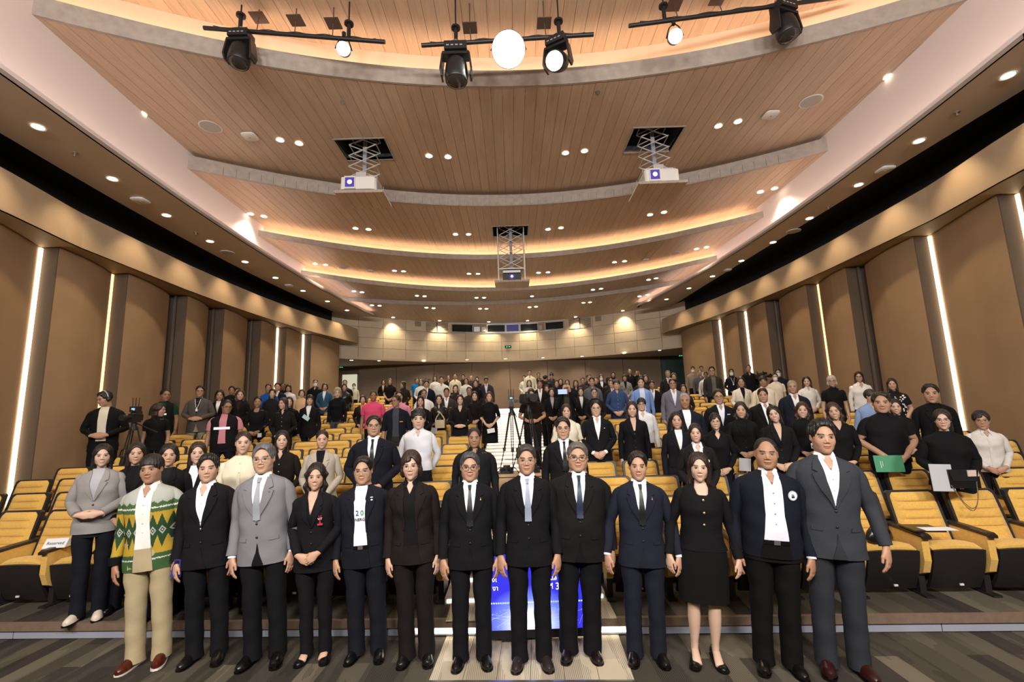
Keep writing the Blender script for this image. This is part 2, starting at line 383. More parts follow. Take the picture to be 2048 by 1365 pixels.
for (a, b, z0, z1, n, lab) in ((852, 896, 5.83, 6.33, 11, 'wide slatted air grille on the balcony front, beside the booth glass nearer the bright projector-side wall'), (1138, 1182, 5.83, 6.33, 11, 'wide'), (830, 842, 6.08, 6.33, 6, 's'), (1191, 1203, 6.08, 6.33, 6, 's')):
    xa, xb2 = bx_at(a), bx_at(b); left = a < 1000
    lab = ('wide' if n == 11 else 'small square')+' beige slatted air grille on the balcony front, '+('left' if left else 'right')+' of the booth window'
    t = thing('air_grille', lab, 'air vent', (0, 0, 0))
    MB().slab([[(x, by(x)-.02, z0), (x, by(x)-.02, z1)] for x in (xa, xb2)], (0, .01, 0)).obj('backing', M_dark, t)
    for i in range(n):
        z = z0+(z1-z0)*(i+.2)/n; h = (z1-z0)/n*.55
        for (p, q) in (((xa, (xa+xb2)/2-.02), ((xa+xb2)/2+.02, xb2)) if n == 11 else ((xa, xb2),)):
            MB().slab([[(p, by(p)-.045, z), (p, by(p)-.035, z+h)], [(q, by(q)-.045, z), (q, by(q)-.035, z+h)]], (0, .015, 0)).obj('slat', M_bal, t)
# back wall below the balcony
M_teal = mat('teal_corridor_wall', (.05, .10, .085), .7)
bw = link('wall_back', None, kind='structure')
xd0, xd1 = aty(692, 760, 22.7)[0], aty(716, 760, 22.7)[0]
ng = 8; gx = np.linspace(xd1+.05, aty(1322, 750, 22.7)[0], ng+1)
for i in range(ng):
    MB().box(gx[i]+.01, gx[i+1]-.01, 22.62, 22.72, 1.8, ZB).obj('panel', M_back, bw)
MB().box(-9.3, 9.3, 22.74, 22.84, 0, 6).obj('backing_wall', M_ret, bw)
for sx in (-1, 1): MB().box(min(sx*9.2, sx*9.3), max(sx*9.2, sx*9.3), 17.5, 22.8, 0, 4.5).box(min(sx*7.4, sx*9.3), max(sx*7.4, sx*9.3), 17.4, 17.5, 0, 4.5).obj('side_return', M_bulk if sx < 0 else M_teal, bw)
MB().box(gx[-1]+.05, 9.2, 22.66, 22.73, 1.8, ZB).obj('corridor_wall', M_teal, bw)
dr = link('door_1', None, kind='structure')
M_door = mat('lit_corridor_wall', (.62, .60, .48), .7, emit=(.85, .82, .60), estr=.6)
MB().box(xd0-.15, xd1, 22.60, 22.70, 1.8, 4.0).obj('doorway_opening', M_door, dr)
fr = MB(); fr.box(xd1, xd1+.06, 22.58, 22.72, 1.8, 4.06); fr.box(xd0-.2, xd1+.06, 22.58, 22.72, 4.0, 4.06); fr.obj('door_frame', M_alu, dr)
MB().box(-9, 9, -3.0, -2.9, 0, 8.5).obj('wall_stage', M_ret, None, kind='structure')
# ---------------- floor tiers, step, aisle stairs ----------------
def carpet(name, cols, pin=(.6, .6), sx=3.6, sy=.9):
    m = bpy.data.materials.new(name); m.use_nodes = True; nt = m.node_tree; b = nt.nodes['Principled BSDF']; b.inputs['Roughness'].default_value = .95
    b.inputs['Specular IOR Level'].default_value = .15
    tc = nt.nodes.new('ShaderNodeTexCoord')
    br = nt.nodes.new('ShaderNodeTexBrick'); mp = nt.nodes.new('ShaderNodeMapping'); mp.inputs['Rotation'].default_value = (0, 0, PI/2+.04)
    nt.links.new(tc.outputs['Object'], mp.inputs[0]); nt.links.new(mp.outputs[0], br.inputs['Vector'])
    br.inputs['Scale'].default_value = 1; br.inputs['Brick Width'].default_value = 1.0; br.inputs['Row Height'].default_value = 1/sx/1.6; br.inputs['Mortar Size'].default_value = .0; br.inputs['Bias'].default_value = 0
    br.inputs['Color1'].default_value = (0, 0, 0, 1); br.inputs['Color2'].default_value = (1, 1, 1, 1); br.offset = .37; br.inputs['Mortar'].default_value = (.4, .4, .4, 1)
    cr = nt.nodes.new('ShaderNodeValToRGB'); cr.color_ramp.interpolation = 'CONSTANT'
    n = len(cols)
    while len(cr.color_ramp.elements) < n: cr.color_ramp.elements.new(.5)
    for i, c in enumerate(cols): cr.color_ramp.elements[i].position = i/n; cr.color_ramp.elements[i].color = (*c, 1)
    nt.links.new(br.outputs['Color'], cr.inputs[0])
    wv = nt.nodes.new('ShaderNodeTexWave'); wv.bands_direction = 'X'; wv.inputs['Scale'].default_value = 22; wv.inputs['Distortion'].default_value = 0
    nt.links.new(tc.outputs['Object'], wv.inputs['Vector'])
    ns = nt.nodes.new('ShaderNodeTexNoise'); ns.inputs['Scale'].default_value = 3; mp2 = nt.nodes.new('ShaderNodeMapping'); mp2.inputs['Scale'].default_value = (1.4, .25, 1)
    nt.links.new(tc.outputs['Object'], mp2.inputs[0]); nt.links.new(mp2.outputs[0], ns.inputs['Vector'])
    gt = nt.nodes.new('ShaderNodeMath'); gt.operation = 'GREATER_THAN'; gt.inputs[1].default_value = .5; nt.links.new(ns.outputs['Fac'], gt.inputs[0])
    mr = nt.nodes.new('ShaderNodeMapRange'); mr.inputs['To Min'].default_value = pin[0]; mr.inputs['To Max'].default_value = 1.1; nt.links.new(wv.outputs['Fac'], mr.inputs[0])
    mx = nt.nodes.new('ShaderNodeMix'); mx.data_type = 'FLOAT'; mx.inputs['A'].default_value = 1; nt.links.new(gt.outputs[0], mx.inputs['Factor']); nt.links.new(mr.outputs[0], mx.inputs['B'])
    hs = nt.nodes.new('ShaderNodeHueSaturation'); nt.links.new(cr.outputs[0], hs.inputs['Color']); nt.links.new(mx.outputs[0], hs.inputs['Value'])
    nt.links.new(hs.outputs[0], b.inputs['Base Color'])
    n2 = nt.nodes.new('ShaderNodeTexNoise'); n2.inputs['Scale'].default_value = 250; bp = nt.nodes.new('ShaderNodeBump'); bp.inputs['Strength'].default_value = .4; bp.inputs['Distance'].default_value = .01
    nt.links.new(tc.outputs['Object'], n2.inputs['Vector']); nt.links.new(n2.outputs['Fac'], bp.inputs['Height']); nt.links.new(bp.outputs[0], b.inputs['Normal'])
    MATS[name] = m; return m
M_carp = carpet('striped_carpet', [(.058, .048, .036), (.098, .083, .060), (.043, .035, .029), (.080, .068, .050), (.135, .115, .082), (.058, .050, .040)], (.45, 1))
M_run = carpet('runner_carpet', [(.52, .44, .32), (.44, .37, .27), (.60, .52, .39), (.40, .33, .24)], (.55, 1), sx=4)
M_nose = mat('step_nosing_metal', (.40, .42, .50), .45, metal=.3)
M_fstep = mat('step_fascia_laminate', (.17, .115, .08), .6, noise=.1)
M_stair = mat('pale_stair_carpet', (.74, .70, .62), .8, noise=.04)
M_stled = mat('stair_led', (1, .95, .85), .5, emit=(1, .93, .82), estr=1.6)
TILT1 = .055
def row_front(k, x):   # front edge of tier k (y as a function of x)
    return 4.42+.80*(k-1)-TILT1*max(0, 1-(k-1)/10)*x - (.022*min(k-1, 7)/7)*x*x
def row_z(k): return .15 if k == 1 else .15+.099*(k-1) if k <= 18 else 1.85
NR = 18
AX0, AX1 = -.72, .84   # aisle
floor = link('floor', None, kind='structure')
MB().slab([[(x, -3, 0), (x, row_front(1, x)+.3, 0)] for x in (-8.6, 8.6)], (0, 0, -.1)).obj('stage_floor_carpet', M_carp, floor)
xsn = np.linspace(-8.5, 8.5, 18)
for k in range(1, NR+1):
    z = row_z(k); P = []
    for x in xsn:
        y1 = row_front(k+1, x) if k < NR else 22.7
        P.append([(x, row_front(k, x), z), (x, y1+.05, z)])
    MB().slab(P, (0, 0, -.3)).obj('tier', M_carp, floor)
x = np.linspace(-8.5, 8.5, 30)
MB().slab([[(a, row_front(1, a)-.035, .085), (a, row_front(1, a)-.035, .153)] for a in x], (0, .04, 0)).obj('step_fascia', M_fstep, floor)
for i in range(-7, 8):
    a0, a1 = i*1.2+.005, i*1.2+1.195
    MB().slab([[(a, row_front(1, a)-.012, .012), (a, row_front(1, a)-.012, .083)] for a in (a0, a1)], (0, .03, 0)).obj('light_channel', M_nose, floor)
M_lit = mat('step_led_lit', (1, .95, .85), .5, emit=(1, .90, .74), estr=9)
for a0, a1 in ((-.98, -.30), (.30, 1.0)):
    MB().slab([[(a, row_front(1, a)-.018, .03), (a, row_front(1, a)-.018, .07)] for a in (a0, a1)], (0, .006, 0)).obj('light_strip', M_lit, floor)
# beige runner, in carpet tiles
ra, rb = (-.69, 3.75), (.83, 3.68)
for i in range(6):
    for j in range(3):
        u0, u1 = i/6, (i+1)/6; y0, y1 = 3.72+j*.25, 3.72+(j+1)*.25
        f = lambda u, y: (-.70+1.53*u+.055*(y-3.7), y-.055*(-.70+1.53*u))
        p = [f(u0, y0), f(u1, y0), f(u1, min(y1, 4.42)), f(u0, min(y1, 4.42))]
        MB().prism([(q[0]+(.002 if n in (0, 3) else -.002), q[1]) for n, q in enumerate(p)], .0, .006).obj('runner_tile', M_run, floor)
p = [f(0, 3.70), f(1, 3.70), f(1, 3.722), f(0, 3.722)]; MB().prism(p, 0, .012).obj('runner_edging', M_alu, floor)
p = [f(0, 3.672), f(1, 3.672), f(1, 3.70), f(0, 3.70)]; MB().prism(p, 0, .010).obj('runner_border', M_dark, floor)
MB().prism([(-.66, 4.39), (.86, 4.33), (.86, 4.95), (-.66, 5.03)], .15, .156).obj('runner_landing', M_run, floor)
# aisle stairs: two treads per tier
for k in range(2, NR+3):
    for h in (0, 1):
        zt = (row_z(min(k, NR)) if k <= NR else 1.85+.1*(k-NR))-(.05 if h == 0 else 0); y0 = row_front(k, AX1)-.02+(-.40 if h == 0 else 0)
        y1 = y0+.62 if k < NR+2 or h == 0 else 22.0
        MB().box(AX0, AX1, y0, y1, zt-.2, zt+.012).obj('stair_tread', M_stair, floor)
        MB().box(AX0+.02, AX1-.02, y0-.012, y0, zt-.035, zt-.005).obj('stair_light', M_stled, floor)
# ---------------- downlights ----------------
dl = {'S': [(76, 254), (225, 358), (333, 431), (420, 483), (490, 524), (551, 556), (606, 582), (655, 603), (694, 621), (2016, 151), (1838, 282), (1717, 370), (1619, 437), (1546, 485), (1483, 522), (1425, 553), (1378, 577), (1333, 599)],
      'B': [(242, 218), (284, 227), (560, 280), (598, 287), (858, 312), (896, 314), (1131, 306), (1169, 302), (1437, 252), (1476, 243), (1777, 153), (1825, 139)],
      'C': [(501, 428), (528, 433), (711, 457), (737, 459), (911, 469), (937, 469), (1096, 459), (1122, 456), (1300, 430), (1328, 425), (1521, 384), (1549, 377)],
      'D': [(630, 528), (651, 530), (789, 542), (807, 543), (938, 548), (956, 548), (1077, 546), (1096, 545), (1229, 525), (1249, 523), (1393, 498), (1413, 495)],
      'E': [(708, 583), (724, 585), (834, 592), (849, 593), (953, 596), (968, 596), (1064, 593), (1186, 580), (1202, 578), (1297, 560), (1312, 557)],
      'F': [(744, 611), (759, 612), (853, 616), (867, 617), (960, 618), (973, 618), (1059, 615), (1072, 614), (1167, 606), (1180, 605), (1279, 593), (1295, 590)],
      'U': [(703, 721), (758, 722), (848, 723), (934, 720), (1011, 718), (1086, 716), (1164, 713), (1248, 707), (1319, 701)]}
DZ = {'S': ZS, 'B': 7.60, 'C': 7.22, 'D': 6.85, 'E': 6.50, 'F': 6.35, 'U': ZB-.02}
bandname = {'S': '', 'B': 'the wood band with white projectors', 'C': 'the wood band with black projector', 'D': 'the third wood band from back', 'E': 'the second wood band from back', 'F': 'the rearmost wood band', 'U': 'the balcony underside'}
def ring_mb(r0, r1, h, n=20):
    m = MB(); A = np.linspace(0, 2*PI, n, endpoint=False)
    R = [[(r*math.cos(a), r*math.sin(a), z) for a in A] for r, z in ((r0, 0), (r1, 0), (r1, -h), (r0, -h*.4), (r0, 0))]
    return m.loft(R, (0, 0))
trim_me = ring_mb(.070, .088, .010).mesh('trim_ring', M_white, True)
lens_me = MB().cyl((0, 0), .074, -.004, .0, 20).mesh('lens', M_lens)
SPOTS = []
for b, L in dl.items():
    for i, (px, py) in enumerate(L):
        p = atz(px, py, DZ[b]-.004)
        side = 'left' if px < 1026 else 'right'
        j = sum(1 for q in L if (q[0] < 1026) == (px < 1026) and (abs(q[0]-1026) < abs(px-1026)))+1
        lab = f'downlight in {bandname[b]}, {side} half, {ORD[j]} from middle'
        if b == 'S': lab = f'round downlight in the pale {side} side soffit, {ORD[j]} from the back'
        o = thing('recessed_downlight', lab, 'ceiling light', tuple(p), group='recessed downlights')
        link('trim_ring', trim_me, o); link('lens', lens_me, o)
        SPOTS.append((b, px, tuple(p)))
for b, px, p in SPOTS:
    if b == 'S':   # throws scallops on the side walls
        s = -1 if p[0] < 0 else 1
        spot((p[0], p[1], p[2]-.03), (p[0]+s*.9, p[1], 3.0), 80, 85, .8, (1, .74, .46))
    elif b == 'U': spot((p[0], p[1], p[2]-.03), (p[0], p[1]+1.2, 0), 120, 125, .8, (1, .80, .58))
    elif b == 'F':
        pass
for b in 'BCDEF':
    L = [q for q in SPOTS if q[0] == b]
    for i in range(0, len(L)-1, 2):
        a, c = np.array(L[i][2]), np.array(L[i+1][2])
        if abs(a[0]-c[0]) > 1: c = a
        m = (a+c)/2; spot((m[0], m[1], m[2]-.03), (m[0], m[1]-.8, 0), 235, 110, .7, (1, .86, .66), .12)
# wall washers in front of the balcony (each a small downlight with a scallop)
for i, (px, py) in enumerate([(790, 629), (882, 630), (979, 629), (1055, 627), (1150, 618), (1243, 609)]):
    x = bx_at(px); y = by(x)-.38
    o = thing('wall_washer', f'small downlight grazing the balcony front, {ORD[i+1]} of six counted from the door end', 'ceiling light', (x, y, 6.345), group='balcony wall washers')
    link('trim_ring', trim_me, o); link('lens', lens_me, o)
    spot((x, y, 6.31), (x, y+.32, 5.0), 120, 100, .9, (1, .80, .48), .03)
# round speakers, sensors on the ceiling
def disc(px, py, z, r, lab, name, cat, square=False):
    p = atz(px, py, z)
    o = thing(name, lab, cat, (p[0], p[1], z-.004))
    if square:
        m = MB(); m.loft([[(rr*(abs(math.cos(a))**.5)*math.copysign(1, math.cos(a)), rr*(abs(math.sin(a))**.5)*math.copysign(1, math.sin(a)), zz) for a in np.linspace(0, 2*PI, 24, endpoint=False)] for rr, zz in ((r*.9, 0), (r, -.012), (r, -.03), (r*.85, -.045))]); m.obj('housing', M_white, o, True)
        MB().cyl((0, 0), r*.12, -.052, -.045).obj('status_light', M_lens if False else M_fascia, o)
    else:
        MB().cyl((0, 0), r, -.010, 0, 32).obj('rim', M_white, o, True); MB().cyl((0, 0), r*.88, -.016, -.010, 32).obj('grille', mat('speaker_mesh', (.45, .40, .35), .7, bump=.6, bscale=600), o)
disc(421, 253, 7.60, .20, 'large round flush ceiling loudspeaker left of the left-hand white projector', 'ceiling_speaker', 'speaker')
disc(1622, 202, 7.60, .20, 'large round flush ceiling loudspeaker right of the right-hand white projector', 'ceiling_speaker', 'speaker')
disc(500, 271, 7.60, .14, 'white rounded-square access point between ceiling speaker and left downlight pair', 'wireless_access_point', 'access point', True)
disc(1541, 228, 7.60, .14, 'white rounded-square access point between right downlight pair and ceiling speaker', 'wireless_access_point', 'access point', True)
disc(281, 399, ZS, .13, 'white rounded sensor box on the left side soffit', 'ceiling_sensor', 'sensor', True)
disc(1770, 337, ZS, .13, 'white rounded sensor box on the right side soffit', 'ceiling_sensor', 'sensor', True)
for (px, py, z, lab) in ((686, 535, 6.85, 'round speaker in the fourth wooden band, left half'), (1351, 506, 6.85, 'round speaker in the fourth wooden band, right half'), (455, 505, ZS, 'small speaker on the left soffit near the fourth downlight'), (1587, 462, ZS, 'small speaker on the right soffit near the fourth downlight')):
    disc(px, py, z, .16, lab, 'ceiling_speaker', 'speaker')
for (px, py, z, lab) in ((741, 541, 6.85, 'square sensor in the fourth wooden band, left half'), (1291, 519, 6.85, 'square sensor in the fourth wooden band, right half'), (578, 570, ZS, 'square sensor far along the left soffit'), (1455, 539, ZS, 'square sensor far along the right soffit')):
    disc(px, py, z, .11, lab, 'ceiling_sensor', 'sensor', True)
for i, (px, py, z) in enumerate([(453, 420, 7.22), (1604, 363, 7.22), (685, 204, 7.60), (1195, 184, 7.60), (150, 306, ZS), (1913, 225, ZS), (392, 466, ZS), (1656, 414, ZS), (1023, 573, 6.5), (681, 582, 6.5)]):
    p = atz(px, py, z); o = thing('sprinkler_head', ['white sprinkler at the near end of the third band, left', 'white sprinkler at the near end of the third band, right', 'tiny bronze sprinkler on the second wood band, left of the bright lamp', 'tiny bronze sprinkler on the second wood band, right of the bright lamp', 'sprinkler head near first downlight of the left soffit', 'sprinkler head near first downlight of the right soffit', 'sprinkler head near fourth downlight of the left soffit', 'sprinkler head near fourth downlight of the right soffit', 'sprinkler head behind the black projector', 'sprinkler head at left end of the fifth wood band'][i], 'sprinkler', (p[0], p[1], z))
    MB().cyl((0, 0), .045, -.008, 0, 14).obj('escutcheon', M_white if i < 2 else M_alu, o); MB().cyl((0, 0), .012, -.05, -.008, 8).cyl((0, 0), .025, -.055, -.05, 10).obj('deflector', M_alu, o)
# ---------------- projector lifts ----------------
M_pw = mat('projector_white', (.74, .72, .68), .4); M_steel = mat('lift_steel', (.62, .60, .58), .4, metal=.4); M_pb = mat('projector_black', (.02, .024, .026), .4)
M_plens = mat('projector_lens_glow', (.05, .05, .1), .1, emit=(.65, .62, 1.0), estr=14); M_halo = mat('projector_lens_glass', (.02, .02, .05), .1, emit=(.12, .08, .5), estr=.7)
def plift(nm, band, h, ptop, rot, black, lab):
    z = EDG[band][0]; hx = [q for q in HATCH[band] if abs((q[0]+q[1])/2-h[0]) < .3][0]; cx, cy = (hx[0]+hx[1])/2, (hx[2]+hx[3])/2; ty = cy
    drop = z-aty(ptop[0], ptop[1], cy-(hx[3]-hx[2])/2)[2]
    hb = link('ceiling', None, None, (cx, cy, z), kind='structure')
    w = (hx[1]-hx[0])/2; D = (hx[3]-hx[2])/2; b = MB()
    for (x0, x1, y0, y1, z0, z1) in ((-w-.02, -w, -D, D, 0, .7), (w, w+.02, -D, D, 0, .7), (-w, w, -D-.02, -D, 0, .7), (-w, w, D, D+.02, 0, .7), (-w, w, -D, D, .7, .72)): b.box(x0, x1, y0, y1, z0, z1)
    b.obj('hatch_recess', mat('hatch_dark', (.035, .045, .055), .8), hb)
    t = MB()
    for (x0, x1, y0, y1) in ((-w-.03, -w, -D-.03, D+.03), (w, w+.03, -D-.03, D+.03), (-w, w, -D-.03, -D), (-w, w, D, D+.03)): t.box(x0, x1, y0, y1, -.012, .05)
    t.obj('hatch_trim', M_fascia, hb)
    o = thing('projector_lift', lab[0], 'projector lift', (cx, cy, z-drop), rot)
    pl = MB(); n = 8 if black else 1
    pz0 = 0
    MB().box(-w+.02, w-.02, -D+.02, D-.02, -.012, .03).obj('closing_plate_frame', M_fascia, o)
    for i in range(5):
        a = -w+.03+(2*w-.06)*i/5; MB().box(a+.004, a+(2*w-.06)/5-.004, -D+.025, D-.025, -.022, -.012).obj('plank', M_plank, o)
    top = drop+.5; bot = .42; xs_ = (.28 if not black else .33)
    m = MB()
    nseg = 5; hh = (top-bot)/nseg
    for yy in (-.17, .17):
        for i in range(nseg):
            z0, z1 = bot+i*hh, bot+(i+1)*hh
            m.tube([(-xs_, yy, z0), (xs_, yy, z1)], .011, 6); m.tube([(xs_, yy+.02, z0), (-xs_, yy+.02, z1)], .011, 6)
    for i in range(nseg+1):
        for sx in (-xs_, xs_): m.tube([(sx, -.17, bot+i*hh), (sx, .17, bot+i*hh)], .009, 6)
    m.obj('scissor_arms', M_steel, o)
    MB().box(-.04, .04, -.01, .03, bot, drop+.70).obj('cable_channel', mat('grey_channel', (.28, .30, .34), .5), o)
    MB().box(-xs_-.03, xs_+.03, -.22, .24, bot-.03, bot).obj('carrier_plate', M_steel, o)
    r = MB()
    for sx in (-xs_-.05, xs_+.05):
        for sy in (-.24, .26): r.tube([(sx, sy, .02), (sx, sy, bot if not black else top)], .006 if not black else .013, 6)
    r.obj('hanger_rods', M_steel, o)
    p = thing('projector', lab[1], 'projector', (cx, cy-(.16 if not black else 0), z-drop+.03), rot); p.scale = (1.3, 1.1, 1.3) if not black else (1, 1, 1)
    if not black:
        body = [(-.27, .22), (-.27, -.20), (-.25, -.23), (.20, -.23), (.25, -.21), (.27, -.17), (.27, .22)]
        MB().prism(body, .0, .20).obj('housing', M_pw, p)
        MB().box(-.205, -.035, -.255, -.23, .0, .205).obj('lens_bezel', M_pw, p)
        MB().box(-.19, -.05, -.262, -.255, .025, .18).obj('lens_window', M_halo, p)
        MB().loft([[(-.12+rr*math.cos(a), yy, .105+rr*math.sin(a)) for a in np.linspace(0, 2*PI, 16, endpoint=False)] for rr, yy in ((.033, -.266), (.033, -.262))]).obj('lens', M_plens, p)
        g = MB()
        for i in range(9): g.box(.272, .276, -.12+i*.032, -.10+i*.032, .03, .17)
        g.obj('side_vent', M_fascia, p)
        MB().box(-.08, .08, -.06, .10, .20, .36).obj('mount_bracket', M_steel, p)
    else:
        sec = [[(x, -.25-.02*math.cos(PI*x/.5), zz) for x in np.linspace(-.26, .26, 9)]+[(x, .2, zz) for x in (.26, -.26)] for zz in (0, .015, .19, .21)]
        MB().loft(sec).obj('housing', M_pb, p)
        MB().loft([[(rr*math.cos(a), yy, .12+rr*math.sin(a)) for a in np.linspace(0, 2*PI, 20, endpoint=False)] for rr, yy in ((.075, -.27), (.075, -.295), (.06, -.295))]).obj('lens_barrel', M_halo, p)
        MB().loft([[(rr*math.cos(a), yy, .12+rr*math.sin(a)) for a in np.linspace(0, 2*PI, 16, endpoint=False)] for rr, yy in ((.030, -.300), (.030, -.295))]).obj('lens', M_plens, p)
        MB().box(-.25, .25, -.2, .2, .26, .33).obj('mount_frame', M_steel, p)
plift('l', 'B', hl, (714, 382), .02, False, ('white scissor projector lift hanging from the left ceiling hatch', 'white projector on the left ceiling lift, lens lit'))
plift('r', 'B', hr, (1300, 364), -.02, False, ('white scissor projector lift hanging from the right ceiling hatch', 'white projector on the right ceiling lift, lens lit'))
plift('c', 'C', hc, (1015, 562), 0, True, ('tall white scissor projector lift in the middle of the ceiling', 'black projector with glowing violet lens on the middle lift'))
# ---------------- stage lighting bars ----------------
M_lamp = mat('stage_lamp_glow', (1, 1, 1), .4, emit=(1, .99, .96), estr=30)
M_lampx = mat('stage_lamp_glow_strong', (1, 1, 1), .4, emit=(1, .99, .93), estr=90)
M_hd = mat('stage_fixture_black', (.012, .012, .013), .42); M_hg = mat('stage_fixture_lens', (.03, .025, .022), .12)
YB = 6.2
def bar(p0, p1, lab, posts, plates):
    a, b = aty(*p0, YB), aty(*p1, YB); o = thing('lighting_bar', lab, 'lighting bar', tuple((a+b)/2))
    c = (a+b)/2; d = b-a
    MB().tube([a-c, b-c], .032, 14).obj('pipe', M_hd, o, True)
    for t in posts:
        q = a+d*t-c
        m = MB(); top = 8.35-c[2]; m.tube([q, (q[0], q[1], q[2]+.25)], .03, 12); m.cyl((q[0], q[1]), .07, q[2]+.25, q[2]+.28, 16); m.cyl((q[0], q[1]), .012, q[2]+.28, top, 8); m.obj('hanger_post', M_hd, o, True)
    for t in plates:
        q = a+d*t-c; zt = q[2]+.33
        m = MB(); m.box(q[0]-.11, q[0]+.11, q[1]-.02, q[1]+.2, zt, zt+.012); m.tube([(q[0], q[1]+.09, zt), (q[0]+.02, q[1]+.02, q[2])], .008, 6); m.cyl((q[0], q[1]+.09), .01, zt, 8.35-c[2], 8); m.obj('ceiling_plate', mat('bronze_plate', (.10, .06, .045), .6), o)
    w = MB(); pts = [a-c+d*t+np.array([0, 0, .04+.015*math.sin(t*40)]) for t in np.linspace(.05, .95, 30)]; w.tube(pts, .007, 5); w.obj('cable', M_hd, o)
    return o
bar((408, 56), (770, 84), 'black lighting bar over the left side of the audience', [.2, .8], [.28, .49, .7])
bar((843, 91), (1187, 69), 'black lighting bar in the middle under the brightest lamp', [.2, .8], [.28, .72])
bar((1258, 52), (1700, -8), 'black lighting bar over the right side of the audience', [.16, .75], [.22, .42])
def mhead(px, py, lab, lit=None, s=1.0, yaw=0, tilt=.15):
    q = aty(px, py, YB); o = thing('moving_head_light', lab, 'stage light', tuple(q), yaw); o.scale = (s, s, s)
    m = MB(); m.box(-.15, .15, -.11, .11, -.16, -.04); m.obj('base', M_hd, o)
    m = MB(); m.box(-.10, .10, .02, .05, -.05, .04); m.tube([(0, 0, -.04), (0, 0, .05)], .035, 10); m.obj('clamp', M_alu, o)
    y = MB()
    for sx in (-1, 1):
        y.slab([[(sx*.165, -.07, -.18), (sx*.195, -.09, -.44), (sx*.18, -.07, -.52)], [(sx*.165, .07, -.18), (sx*.195, .09, -.44), (sx*.18, .07, -.52)]], (sx*.025, 0, 0))
    y.box(-.18, .18, -.08, .08, -.21, -.17); y.obj('yoke', M_hd, o)
    R = Matrix.Translation((0, 0, -.42))@Matrix.Rotation(tilt, 4, 'X')
    A = np.linspace(0, 2*PI, 28, endpoint=False)
    prof = [(.05, .17), (.11, .165), (.14, .12), (.15, .02), (.155, -.08), (.15, -.15), (.14, -.165)]
    MB().loft([[(r*math.cos(a), r*math.sin(a), z) for a in A] for r, z in prof], M=R).obj('head', M_hd, o, True)
    MB().loft([[(r*math.cos(a), r*math.sin(a), z) for a in A] for r, z in ((.13, -.165), (.11, -.19), (.05, -.205))], M=R).obj('front_lens', M_hg if not lit else lit, o, True)
    g = MB()
    for i in range(4): g.box(-.12+i*.06, -.085+i*.06, -.114, -.11, -.115, -.10)
    g.obj('control_display', mat('label_grey', (.35, .35, .36), .5), o)
    return o
mhead(483, 62, 'black moving-head stage light on the left lighting bar', tilt=-.18)
mhead(912, 88, 'unlit moving-head stage light on the middle lighting bar', s=1.12, tilt=-.1)
mhead(1565, 5, 'black moving-head stage light on the right lighting bar', s=1.05, yaw=.3, tilt=-.18)
mhead(1113, 74, 'moving-head light with round white lit face on the middle bar', lit=M_lamp, s=1.0, yaw=-.5, tilt=-1.0)
def par(px, py, lab, r, glow, tilt, yaw, power, tgt):
    q = aty(px, py, YB); o = thing('par_light', lab, 'stage light', tuple(q), yaw)
    R = Matrix.Translation((0, 0, -.24))@Matrix.Rotation(tilt, 4, 'X'); A = np.linspace(0, 2*PI, 24, endpoint=False)
    MB().loft([[(k*r*math.cos(a), k*r*math.sin(a), z) for a in A] for k, z in ((.5, .16), (.85, .14), (1, .08), (1.03, -.06), (1, -.06), (.96, -.045))], M=R).obj('housing', M_hd, o, True)
    MB().loft([[(k*r*math.cos(a), k*r*math.sin(a), z) for a in A] for k, z in ((.95, -.045), (.9, -.056))], M=R).obj('lamp_face', glow, o)
    y = MB()
    for sx in (-1, 1): y.tube([(0, 0, 0), (sx*r*.7, 0, -.08), (sx*(r+.02), 0, -.24)], .01, 6)
    y.tube([(0, 0, .05), (0, 0, -.03)], .03, 8); y.obj('yoke', M_hd, o)
par(688, 71, 'small white-lit par can on the left lighting bar', .10, M_lamp, -1.0, .25, 0, 0)
par(1016, 72, 'brightest stage lamp, blazing white, in the middle of the ceiling', .25, M_lampx, -.95, 0, 0, 0)
par(1347, 46, 'white-lit par can on the right lighting bar', .105, M_lamp, -1.0, -.2, 0, 0)
# ---------------- emergency lights, exit signs, camera boxes ----------------
M_green = mat('exit_green_glow', (.05, .4, .2), .4, emit=(.10, .55, .25), estr=2.5)
def run_man():
    m = MB(); m.ball((0, 0, .034), .010, 10, 6); m.tube([(0, 0, .024), (-.008, 0, 0)], .009, 6); m.tube([(-.006, 0, .02), (.022, 0, .010)], .005, 6); m.tube([(-.002, 0, .02), (-.025, 0, .006)], .005, 6)
    m.tube([(-.008, 0, 0), (.012, 0, -.012), (.010, 0, -.036)], .006, 6); m.tube([(-.008, 0, 0), (-.016, 0, -.022), (-.036, 0, -.026)], .006, 6); return m
def exit_sign(p, lab, sc, rz=0):
    o = thing('exit_sign', lab, 'exit sign', tuple(p), rz); o.scale = (sc,)*3
    MB().box(-.16, .16, .0, .05, -.065, .065).obj('casing', M_dark, o)
    MB().box(-.145, -.02, -.004, 0, -.05, .05).obj('left_field', mat('exit_dark_green', (.01, .06, .03), .5), o)
    rm = run_man(); rm.obj('running_figure', M_green, o, loc=(-.05, -.008, 0))
    MB().add([(.02, -.008, .012), (.08, -.008, .012), (.08, -.008, .03), (.12, -.008, 0), (.08, -.008, -.03), (.08, -.008, -.012), (.02, -.008, -.012)], [(0, 1, 2, 3, 4, 5, 6)]).obj('arrow', M_green, o)
xe = bx_at(1015); exit_sign((xe, by(xe)-.1, proj and (2+(820-692)/910*22.5*.985)), 'small black exit sign with green pictogram on the balcony front', 1.0)
q = aty(1361, 712, 19.8); exit_sign(q, 'small lit green sign over the right rear exit', .7)
q = aty(682, 735, 20.5); exit_sign(q, 'small lit green sign over the left rear doorway', .7)
M_em = mat('emergency_light_white', (.8, .8, .76), .4, emit=(1, 1, .92), estr=.8)
